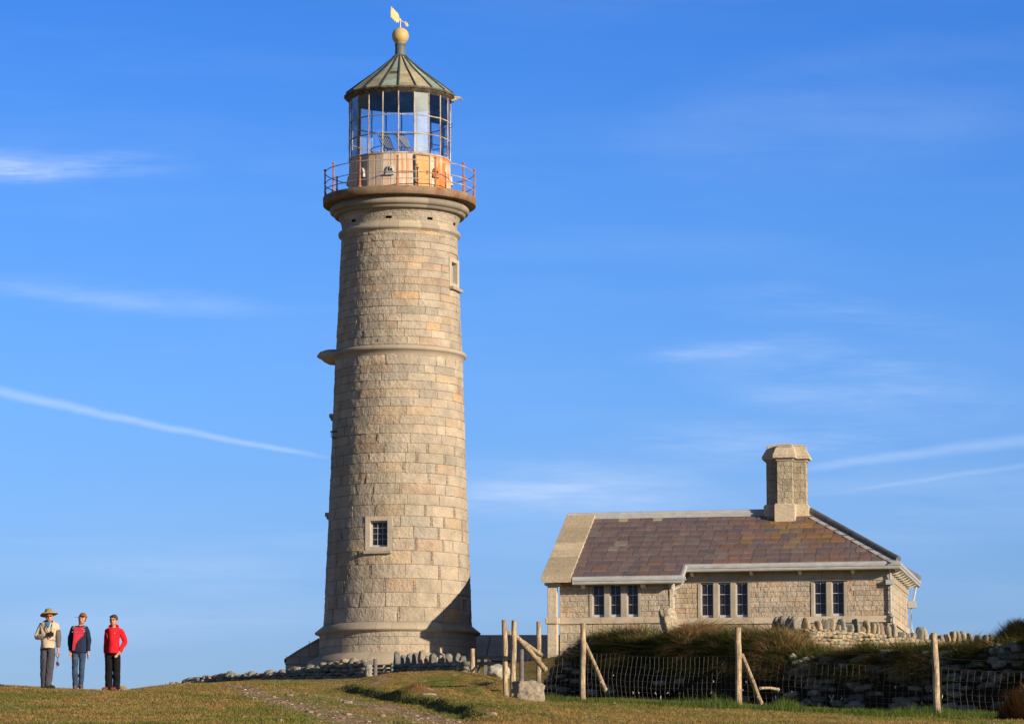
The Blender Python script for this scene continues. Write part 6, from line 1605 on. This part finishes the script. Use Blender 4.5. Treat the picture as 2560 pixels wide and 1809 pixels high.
M['red'] = cloth('red_fleece', (.68, .018, .028)); M['blacktrouser'] = cloth('black_trousers', (.010, .010, .012)); M['blue'] = cloth('blue_shirt', (.03, .24, .52))
M['ginger'] = material('ginger_hair', (.28, .11, .035), (.15, .06, .022), rough=.7, nscale=12, stretch=(1, 1, .3), bump=.5, bscale=30); M['brown'] = material('brown_hair', (.055, .028, .014), (.09, .045, .02), rough=.7, nscale=12, stretch=(1, 1, .3), bump=.5, bscale=30)
M['lips'] = material('lips', (.45, .12, .10), (.4, .1, .09), rough=.5); M['whiteprint'] = cloth('white_print', (.7, .68, .62)); M['blueprint'] = cloth('blue_print', (.22, .10, .28))

def skin_obj(name, nodes, edges, m_, parent, root=0, sub=2):
    keys = list(nodes); ix = {k: i for i, k in enumerate(keys)}
    me = bpy.data.meshes.new(name); me.from_pydata([nodes[k][0] for k in keys], [(ix[a], ix[b]) for a, b in edges], []); me.materials.append(m_)
    o = bpy.data.objects.new(name, me); COL.objects.link(o); o.parent = parent
    sk = o.modifiers.new('skin', 'SKIN'); sk.use_smooth_shade = True
    lay = me.skin_vertices[0].data
    for i, k in enumerate(keys):
        r_ = nodes[k][1]; lay[i].radius = (r_, r_) if not hasattr(r_, '__len__') else r_; lay[i].use_root = (i == ix[root] if isinstance(root, str) else i == root)
    sb = o.modifiers.new('sub', 'SUBSURF'); sb.levels = sub; sb.render_levels = sub
    return o
def hand_nodes(nd, ed, key, wrist, dirv, side, curl=(0, -.3, 0), s=1.0, thumb=None):
    """palm + five separate fingers from the wrist node"""
    d = Vector(dirv).normalized(); w = Vector(side).normalized(); c = Vector(curl)
    wr = Vector(wrist); pm = wr + d * .055 * s
    nd[key + 'palm'] = (tuple(pm), (.030 * s, .017 * s)); ed.append((key, key + 'palm'))
    for i, (off, ln_) in enumerate(((-.030, .062), (-.011, .074), (.010, .070), (.029, .056))):
        b_ = pm + w * off * s + d * .036 * s; m_ = b_ + (d + c * .35).normalized() * ln_ * .5 * s; t_ = m_ + (d + c * 1.2).normalized() * ln_ * .5 * s
        nd[f'{key}f{i}a'] = (tuple(b_), .0095 * s); nd[f'{key}f{i}b'] = (tuple(m_), .0085 * s); nd[f'{key}f{i}c'] = (tuple(t_), .0065 * s)
        ed += [(key + 'palm', f'{key}f{i}a'), (f'{key}f{i}a', f'{key}f{i}b'), (f'{key}f{i}b', f'{key}f{i}c')]
    tw = w * (thumb if thumb else -1); b_ = pm - d * .02 * s + tw * .028 * s; m_ = b_ + (d * .6 + tw).normalized() * .03 * s; t_ = m_ + (d + tw * .35 + c * .5).normalized() * .028 * s
    nd[key + 'ta'] = (tuple(b_), .012 * s); nd[key + 'tb'] = (tuple(m_), .0105 * s); nd[key + 'tc'] = (tuple(t_), .008 * s)
    ed += [(key + 'palm', key + 'ta'), (key + 'ta', key + 'tb'), (key + 'tb', key + 'tc')]
def ell(b, c, r_, rot=None, seg=14, rings=10, zmin=-1.0, zmax=1.0, disp=0.0, seed=0, col=(1, 1, 1)):
    c = Vector(c); vs = []; a0, a1 = math.acos(max(-1, min(1, zmax))), math.acos(max(-1, min(1, zmin)))
    for i in range(rings + 1):
        t_ = a0 + (a1 - a0) * i / rings
        for k in range(seg):
            a = 2 * math.pi * k / seg; v = Vector((math.sin(t_) * math.cos(a), math.sin(t_) * math.sin(a), math.cos(t_)))
            if disp: v *= 1 + disp * mnoise.noise(v * 3 + Vector((seed, 0, 0)))
            v = Vector((v.x * r_[0], v.y * r_[1], v.z * r_[2])); v = rot @ v if rot is not None else v; vs.append(c + v)
    fs = [(i * seg + k, i * seg + (k + 1) % seg, (i + 1) * seg + (k + 1) % seg, (i + 1) * seg + k) for i in range(rings) for k in range(seg)]
    fs += [tuple(range(seg)), tuple(reversed(range(rings * seg, (rings + 1) * seg)))]
    b.add(vs, fs, col)
def person(px, D, label, J, yaw=0.0):
    base = on_ground(px, D); base.z += .012
    e = empty('person', base, label=label, cat='person', group='three people standing on the hill crest')
    nd, ed = {}, []
    def N(k, p, r_, to=None):
        nd[k] = (tuple(p), r_)
        if to: ed.append((to, k))
    V3 = Vector
    pel, ch, nk, hd = V3(J['pelvis']), V3(J['chest']), V3(J['neck']), V3(J['head'])
    tilt = J.get('tilt', 0); turn = J.get('turn', 0)
    rot = Matrix.Rotation(R(turn), 3, 'Z') @ Matrix.Rotation(R(tilt), 3, 'Y') @ Matrix.Rotation(R(J.get('nod', 0)), 3, 'X')
    N('pelvis', pel, (.115, .08)); N('waist', (pel * .5 + ch * .5), (.10, .075), 'pelvis'); N('chest', ch, (.12, .08), 'waist'); N('neckb', nk - V3((0, 0, .03)), .055, 'chest')
    N('neck', nk + (hd - nk) * .25, .047, 'neckb'); N('jaw', hd + rot @ V3((0, -.020, -.066)), (.066, .070), 'neck'); N('face', hd + rot @ V3((0, -.004, .008)), (.082, .094), 'jaw'); N('crown', hd + rot @ V3((0, .004, .074)), (.076, .086), 'face')
    for s in ('l', 'r'):
        sh, el_, wr = V3(J['sh' + s]), V3(J['el' + s]), V3(J['wr' + s])
        N('sh' + s, sh, .055, 'chest'); N('el' + s, el_, .040, 'sh' + s); N('wr' + s, wr, .026, 'el' + s)
        hand_nodes(nd, ed, 'wr' + s, wr, J.get('hd' + s, (wr - el_)), J.get('hs' + s, (1, .2, 0)), curl=J.get('hc' + s, (0, -.35, 0)), thumb=-1 if s == 'r' else 1)
        hp_, kn, an = V3(J['hip' + s]), V3(J['kn' + s]), V3(J['an' + s]); N('hip' + s, hp_, .066, 'pelvis'); N('kn' + s, kn, .055, 'hip' + s); N('an' + s, an, .038, 'kn' + s)
        toe = V3(J['toe' + s]); N('toe' + s, toe, (.036, .026), 'an' + s)
    body = skin_obj('body', nd, ed, M['skin'], e, root='pelvis', sub=2)
    # face
    b = MB(); 
    for s in (-1, 1): ell(b, hd + rot @ V3((s * .028, -.078, .010)), (.010, .006, .005), seg=8, rings=6)
    b.build('eyes', M['black'], e, smooth=True)
    b = MB(); ell(b, hd + rot @ V3((0, -.086, -.012)), (.011, .022, .026), rot=rot @ Matrix.Rotation(R(-18), 3, 'X'), seg=12, rings=8); b.build('nose', M['skin'], e, smooth=True)
    b = MB(); ell(b, hd + rot @ V3((0, -.083, -.052)), (.022, .010, .007), seg=10, rings=6); b.build('mouth', M['lips'], e, smooth=True)
    b = MB()
    for s in (-1, 1): ell(b, hd + rot @ V3((s * .070, .012, -.005)), (.012, .020, .030), seg=10, rings=6)
    b.build('ears', M['skin'], e, smooth=True)
    return e, rot, hd
def trousers(e, J, m_, hipr, kneer, ankr, sag=.02, hem=.07):
    nd, ed = {}, []; pel = Vector(J['pelvis'])
    nd['p'] = (tuple(pel), (hipr * 1.38, hipr * 1.02)); nd['w'] = (tuple(pel + Vector((0, 0, .12))), (hipr * 1.22, hipr * .92)); ed.append(('p', 'w'))
    for s in ('l', 'r'):
        h_, k_, a_ = Vector(J['hip' + s]), Vector(J['kn' + s]), Vector(J['an' + s])
        nd['h' + s] = (tuple(h_ + Vector((0, 0, -.05))), hipr); nd['t' + s] = (tuple(h_.lerp(k_, .5)), (hipr + kneer) * .52); nd['k' + s] = (tuple(k_), kneer); nd['c' + s] = (tuple(k_.lerp(a_, .5) + Vector((0, .01, 0))), kneer * .98); nd['m' + s] = (tuple(k_.lerp(a_, .78)), (ankr + kneer) * .47)
        nd['a' + s] = (tuple(a_ + Vector((0, 0, hem - .105))), ankr)
        nd['b' + s] = (tuple(a_ + Vector((0, 0, hem - .118))), ankr)
        ed += [('p', 'h' + s), ('h' + s, 't' + s), ('t' + s, 'k' + s), ('k' + s, 'c' + s), ('c' + s, 'm' + s), ('m' + s, 'a' + s), ('a' + s, 'b' + s)]
    return folds(skin_obj('trousers', nd, ed, m_, e, root='p', sub=3), .026, .09)
def folds(o, strength=.022, size=.10, seed=0):
    """creases of cloth pressed into the surface"""
    t = bpy.data.textures.new('creases', 'CLOUDS'); t.noise_scale = size; t.noise_depth = 2
    d = o.modifiers.new('creases', 'DISPLACE'); d.texture = t; d.strength = strength; d.mid_level = .5; d.texture_coords = 'LOCAL'
    return o
def top(e, J, m_, name, w, d_, hem, sleeve=.062, cuff=.042, sides='lr', collar=.07, belly=1.0, capl=False):
    nd, ed = {}, []; nk, pel = Vector(J['neck']), Vector(J['pelvis']); ch = Vector((J['chest'][0], J['chest'][1], nk.z - .20)); uc = Vector((nk.x, nk.y + .015, nk.z - .095))
    hz = Vector((pel.x, pel.y, hem)); mid = ch.lerp(hz, .5)
    nd['c'] = (tuple(ch), (w * .98, d_)); nd['uc'] = (tuple(uc), (w * .72, d_ * .82)); nd['m'] = (tuple(mid), (w * .97 * belly, d_ * 1.0 * belly)); nd['h'] = (tuple(hz + Vector((0, 0, .06))), (w * 1.03 * belly, d_ * 1.10 * belly)); nd['h2'] = (tuple(hz), (w * 1.06 * belly, d_ * 1.12 * belly)); nd['h3'] = (tuple(hz - Vector((0, 0, .012))), (w * 1.05 * belly, d_ * 1.1 * belly)); nd['n'] = (tuple(nk + Vector((0, .008, -.015))), collar)
    ed += [('c', 'm'), ('m', 'h'), ('h', 'h2'), ('h2', 'h3'), ('c', 'uc'), ('uc', 'n')]
    for s in 'lr':
        if s not in sides and not (capl and s == 'l'): continue
        a, b_, c_ = Vector(J['sh' + s]), Vector(J['el' + s]), Vector(J['wr' + s])
        nd['s' + s] = (tuple(a + Vector((0, 0, -.015))), sleeve * 1.12); nd['u' + s] = (tuple(a.lerp(b_, .5)), sleeve * 1.02); ed += [('uc', 's' + s), ('s' + s, 'u' + s)]
        if s in sides:
            nd['e' + s] = (tuple(b_), sleeve * .95); nd['f' + s] = (tuple(b_.lerp(c_, .55)), (sleeve + cuff) * .50); nd['w' + s] = (tuple(b_.lerp(c_, .90)), cuff * 1.05); nd['x' + s] = (tuple(b_.lerp(c_, .94)), cuff * 1.05)
            ed += [('u' + s, 'e' + s), ('e' + s, 'f' + s), ('f' + s, 'w' + s), ('w' + s, 'x' + s)]
    return folds(skin_obj(name, nd, ed, m_, e, root='c', sub=3), .024, .11)
def hood(e, J, m_, r_=.105):
    b = MB(); nk = Vector(J['neck']); n = 20; m = 8; vs = []
    for i in range(n):
        a = math.pi * (-.18 + 1.36 * i / (n - 1)); cx_ = Vector((nk.x + r_ * math.cos(a), nk.y + .018 + r_ * .72 * math.sin(a), nk.z - .005 + .025 * math.sin(a)))
        rr_ = .030 + .022 * math.sin(max(0, min(math.pi, a)))
        for k in range(m):
            t_ = 2 * math.pi * k / m; o_ = Vector((math.cos(a), math.sin(a), 0)) * math.cos(t_) * rr_ * .8 + Vector((0, 0, 1)) * math.sin(t_) * rr_; vs.append(cx_ + o_)
    b.add(vs, [(i * m + k, i * m + (k + 1) % m, (i + 1) * m + (k + 1) % m, (i + 1) * m + k) for i in range(n - 1) for k in range(m)] + [tuple(range(m)), tuple(reversed(range((n - 1) * m, n * m)))])
    return b.build('hood', m_, e, smooth=True)
def shoes(e, J, m_, lw=.046):
    for s in ('l', 'r'):
        a, t_ = Vector(J['an' + s]), Vector(J['toe' + s]); b = MB(); d_ = (t_ - a); d_.z = 0; d_.normalize(); an = math.atan2(d_.y, d_.x); c_ = Vector((a.x, a.y, .045)) + d_ * .055
        ell(b, c_, (.145, lw, .050), rot=Matrix.Rotation(an, 3, 'Z'), seg=16, rings=8, zmin=-.62); ell(b, Vector((a.x, a.y, .085)) - d_ * .01, (.055, lw * .95, .06), rot=Matrix.Rotation(an, 3, 'Z'), seg=12, rings=6)
        b.build('shoe', m_, e, smooth=True)
        b = MB(); ell(b, Vector((c_.x, c_.y, .016)), (.148, lw * 1.04, .016), rot=Matrix.Rotation(an, 3, 'Z'), seg=16, rings=4); b.build('sole', M['black'], e, smooth=True)

# 1: hat, beige fleece, camera
J = dict(pelvis=(-.02, 0, .93), chest=(-.01, 0, 1.26), neck=(-.01, -.01, 1.42), head=(0.0, -.03, 1.535), tilt=-4, turn=8,
         shl=(.155, .01, 1.36), ell=(.205, .03, 1.08), wrl=(.20, -.01, .84), shr=(-.165, .0, 1.35), elr=(-.265, -.02, 1.09), wrr=(-.03, -.20, 1.12), hdr=(1, -.15, .05), hsr=(0, .1, 1), hcr=(.3, .6, 0), hdl=(0, -.05, -1), hsl=(.3, 1, 0),
         hipl=(.055, 0, .90), knl=(.03, -.02, .50), anl=(-.005, .0, .09), toel=(.11, -.07, .03), hipr=(-.09, .01, .90), knr=(-.085, 0, .50), anr=(-.085, .03, .09), toer=(.03, -.05, .03))
e, rt, hd = person(120, 78.3, 'person in a wide straw hat, sunglasses and beige fleece holding a camera', J)
top(e, J, M['fleece'], 'fleece_jacket', .222, .150, .87, sleeve=.074, cuff=.047, sides='r', collar=.080, capl=True); hood(e, J, M['fleece'])
nd = {'a': (tuple(Vector(J['shl']).lerp(Vector(J['ell']), .28)), .070), 'b': (tuple(Vector(J['shl']).lerp(Vector(J['ell']), .5)), .078), 'c': (J['ell'], .066), 'd': (tuple(Vector(J['ell']).lerp(Vector(J['wrl']), .9)), .050)}
skin_obj('sleeve', nd, [('a', 'b'), ('b', 'c'), ('c', 'd')], M['greysleeve'], e, root='a')
trousers(e, J, M['greytrouser'], .102, .096, .078); shoes(e, J, M['shoe'])
b = MB(); hc = hd + rt @ Vector((0, .012, .085)); rh = rt @ Matrix.Rotation(R(-3), 3, 'Y') @ Matrix.Rotation(R(-9), 3, 'X'); vs = []; prof = [(.082, .018), (.12, .004), (.165, -.010), (.192, -.036), (.194, -.042), (.165, -.018), (.12, -.004), (.080, .008)]
n = 40
for r_, z_ in prof:
    for k in range(n):
        a = 2 * math.pi * k / n; wv = .008 * math.sin(2 * a + .6) * (r_ / .19); vs.append(hc + rh @ Vector((r_ * math.cos(a), r_ * math.sin(a), z_ + wv)))
b.add(vs, [(i * n + k, i * n + (k + 1) % n, (i + 1) * n + (k + 1) % n, (i + 1) * n + k) for i in range(len(prof) - 1) for k in range(n)])
hat = bpy.data.objects.new('sun_hat', None); COL.objects.link(hat); hat.parent = e
b.build('brim', M['straw'], hat, smooth=True)
b = MB(); vs = []; prof = [(.091, 0), (.090, .03), (.082, .065), (.060, .088), (.02, .094)]
for r_, z_ in prof:
    for k in range(n): a = 2 * math.pi * k / n; vs.append(hc + rh @ Vector((r_ * math.cos(a), r_ * 1.05 * math.sin(a), z_)))
b.add(vs, [(i * n + k, i * n + (k + 1) % n, (i + 1) * n + (k + 1) % n, (i + 1) * n + k) for i in range(len(prof) - 1) for k in range(n)] + [tuple(range((len(prof) - 1) * n, len(prof) * n))]); b.build('crown', M['hatcrown'], hat, smooth=True)
b = MB()
for s in (-1, 1): ell(b, hd + rt @ Vector((s * .030, -.088, .012)), (.027, .010, .017), seg=12, rings=6)
b.tube([hd + rt @ Vector((-.075, -.01, .018)), hd + rt @ Vector((-.055, -.075, .018)), hd + rt @ Vector((0, -.095, .020)), hd + rt @ Vector((.055, -.075, .018)), hd + rt @ Vector((.075, -.01, .018))], .005, 6); b.build('sunglasses', M['black'], e, smooth=True)
b = MB(); b.add([(-.045, -.150, 1.41), (.050, -.150, 1.41), (.022, -.178, 1.30), (.0, -.178, 1.29)], [(0, 1, 2, 3)]); ell(b, (0, -.05, 1.385), (.060, .075, .045), seg=14, rings=8); b.build('shirt_collar', M['blue'], e, smooth=True)
b = MB(); 
for s, x_ in ((-1, -.075), (1, .075)): b.tube([(x_ * .9, .02, 1.46), (x_, -.12, 1.40), (x_ * .85 + .02, -.180, 1.28), (x_ * .4 + .05, -.21, 1.17)], .007, 5)
b.build('neck_strap', M['black'], e)
cm = empty('camera', e.location + Vector((.065, -.235, 1.15)), rz=R(-8), label='black camera held at the chest of the person in the straw hat', cat='camera')
b = MB(); b.box((0, 0, 0), (.125, .05, .085)); b.box((0, .0, .052), (.05, .045, .03), taper=.7); b.build('camera_body', M['black'], cm, bevel=.008)
b = MB(); b.tube([(0, -.02, -.003), (0, -.075, -.003)], [.034, .031], 16); b.build('lens', M['black'], cm)
pc = empty('camera_case', e.location + Vector((.20, -.03, .56)), label='small dark camera case dangling on a cord below the hand of the hatted person', cat='camera case')
b = MB(); ell(b, (0, 0, -.02), (.034, .025, .052), rot=Matrix.Rotation(R(-22), 3, 'Y'), seg=14, rings=8); b.build('case', M['redshoe'], pc, smooth=True)
b = MB(); b.tube([(0, 0, .02), (-.005, 0, .10), (-.035, 0, .14), (-.04, 0, .19), (-.005, 0, .23), (.03, 0, .19), (.02, 0, .13), (-.005, 0, .10)], .006, 5); b.tube([(-.01, 0, -.05), (-.035, 0, -.08), (-.03, 0, -.11), (-.01, 0, -.09)], .003, 4); b.build('cord', M['black'], pc)

# 2: navy cardigan over red t-shirt, jeans
J = dict(pelvis=(.01, 0, .90), chest=(.01, 0, 1.22), neck=(.035, -.01, 1.39), head=(.068, -.04, 1.515), tilt=12, turn=-8, nod=8,
         shl=(.155, .0, 1.33), ell=(.215, .01, 1.06), wrl=(.21, -.03, .82), shr=(-.125, .0, 1.33), elr=(-.195, .01, 1.06), wrr=(-.165, -.03, .83), hdl=(0, -.05, -1), hdr=(.1, -.05, -1), hsl=(-.5, 1, 0), hsr=(.6, 1, 0),
         hipl=(.085, 0, .86), knl=(.075, -.015, .48), anl=(.055, 0, .09), toel=(.075, -.12, .03), hipr=(-.07, 0, .86), knr=(-.075, -.015, .48), anr=(-.06, 0, .09), toer=(-.06, -.13, .03))
e, rt, hd = person(195, 78.6, 'person in a navy cardigan, red t-shirt and blue jeans with ginger hair tied up', J)
top(e, J, M['pink'], 't_shirt', .14, .095, .82, sleeve=.045, cuff=.03, sides='', collar=.050)
trousers(e, J, M['jeans'], .084, .068, .058); shoes(e, J, M['brownshoe'], lw=.044)
top(e, J, M['navy'], 'cardigan', .176, .112, .80, sleeve=.060, cuff=.044, sides='lr', collar=.055)
# the open front: a panel of t-shirt between the cardigan's edges, its lower left hem sweeping across
def front_panel(name, outline, m_, bulge=.020, y0=-.108, par=None):
    b = MB(); n = len(outline); cxx = sum(p[0] for p in outline) / n
    zs_ = sorted(set(p[1] for p in outline)); vs = []; 
    for x_, z_ in outline: vs.append((x_, y0 - bulge * (1 - min(1, ((x_ - .01) / .16) ** 2)), z_))
    b.add(vs + [(v[0], v[1] + .03, v[2]) for v in vs], [tuple(range(n)), tuple(reversed(range(n, 2 * n)))] + [(i, n + i, n + (i + 1) % n, (i + 1) % n) for i in range(n)])
    return b.build(name, m_, par or e)
front_panel('shirt_front', [(-.055, 1.345), (.035, 1.325), (.115, 1.345), (.118, 1.22), (.112, 1.165), (.04, 1.09), (-.03, 1.01), (-.06, .93), (-.07, .84), (-.118, .84), (-.115, .95), (-.10, 1.08), (-.095, 1.22), (-.09, 1.30)], M['pink'], y0=-.132)
b = MB()
for z_, x0_, x1_, t_ in ((1.268, -.065, .085, .013), (1.212, -.045, .105, .014)):
    x_ = x0_; i = 0
    while x_ < x1_:
        w_ = (.010, .016, .007, .013)[i % 4]; b.box((x_ + w_ / 2, -.1515, z_ + (i % 3 - 1) * .002), (w_, .003, t_ * (1, .7, 1.2, .8)[i % 4]), col=(1, 1, 1)); x_ += w_ + .005; i += 1
b.build('shirt_print', M['blueprint'], e)
b = MB(); q = np.random.default_rng(12)
for s in (-1, 1):
    for i in range(9):
        x_, z_ = .01 + s * (.112 + q.uniform(-.022, .022)), 1.355 - i * .017; b.box((x_, -.118 - .012 * (i / 9), z_), (.024 * q.uniform(.5, 1.1), .016, .007), rot=Matrix.Rotation(q.uniform(-.9, .9), 3, 'Y'))
b.build('white_pattern', M['whiteprint'], e)
b = MB(); ell(b, hd + rt @ Vector((0, .030, .040)), (.088, .092, .086), rot=rt @ Matrix.Rotation(R(-14), 3, 'X'), seg=24, rings=14, zmin=-.45, disp=.14, seed=3); ell(b, hd + rt @ Vector((-.01, .03, .108)), (.050, .05, .026), seg=14, rings=8, disp=.25, seed=5); ell(b, hd + rt @ Vector((.074, -.012, .010)), (.018, .034, .060), rot=rt, seg=10, rings=8, disp=.15, seed=6)
b.tube([hd + Vector((-.06, .03, .04)), hd + Vector((-.13, .02, .045)), hd + Vector((-.19, .02, .035))], [.006, .004, .002], 5); b.build('hair', M['ginger'], e, smooth=True)
b = MB()
for s in (-1, 1): ell(b, hd + rt @ Vector((s * .033 + .01, -.082, .066)), (.028, .012, .017), rot=rt, seg=12, rings=6)
b.tube([hd + rt @ Vector((-.082, .01, .055)), hd + rt @ Vector((-.05, -.07, .068)), hd + rt @ Vector((.06, -.07, .068)), hd + rt @ Vector((.088, .01, .055))], .006, 6); b.build('sunglasses', M['black'], e, smooth=True)

# 3: boy in red
J = dict(pelvis=(.005, 0, .88), chest=(.015, 0, 1.20), neck=(.005, -.01, 1.38), head=(.002, -.03, 1.515), tilt=4, turn=-10,
         shl=(.155, .01, 1.30), ell=(.262, .03, 1.06), wrl=(.145, -.07, .835), shr=(-.125, .02, 1.29), elr=(-.150, .06, 1.03), wrr=(-.165, .03, .80), hdl=(-.55, -.3, -.8), hdr=(0, -.1, -1), hsl=(.6, 1, -.3), hsr=(-.2, 1, 0),
         hipl=(.075, 0, .84), knl=(.085, -.02, .47), anl=(.085, 0, .09), toel=(-.00, -.12, .03), hipr=(-.08, 0, .84), knr=(-.08, -.02, .47), anr=(-.080, 0, .09), toer=(-.17, -.10, .03))
e, rt, hd = person(281, 78.9, 'person with short brown hair and glasses in a red fleece and black trousers', J)
top(e, J, M['red'], 'fleece_jacket', .195, .138, .81, sleeve=.068, cuff=.046, sides='lr', collar=.072); hood(e, J, M['red'], .092)
trousers(e, J, M['blacktrouser'], .094, .090, .086); shoes(e, J, M['redshoe'])
b = MB(); ell(b, hd + rt @ Vector((0, .024, .040)), (.088, .096, .084), rot=rt @ Matrix.Rotation(R(16), 3, 'X'), seg=22, rings=14, zmin=-.40, disp=.16, seed=9); ell(b, hd + rt @ Vector((.0, -.052, .075)), (.066, .040, .028), rot=rt, seg=14, rings=8, disp=.3, seed=11); b.build('hair', M['brown'], e, smooth=True)
b = MB()
for s in (-1, 1): b.tube([hd + rt @ Vector((s * .031 + .022 * math.cos(t_), -.092, .008 + .014 * math.sin(t_))) for t_ in np.linspace(0, 2 * math.pi, 13)], .0035, 5, cap=False)
b.tube([hd + rt @ Vector((.055, -.088, .012)), hd + rt @ Vector((.078, -.03, .012))], .0035, 5); b.tube([hd + rt @ Vector((-.055, -.088, .012)), hd + rt @ Vector((-.078, -.03, .012))], .0035, 5); b.build('glasses', M['black'], e)
b = MB(); b.tube([(.005, -.122, 1.33), (.0, -.145, 1.24), (.002, -.150, 1.18)], .006, 5); b.build('zip', M['black'], e)
b = MB(); b.box((.035, -.146, 1.235), (.035, .006, .010)); b.build('chest_mark', M['whiteprint'], e)
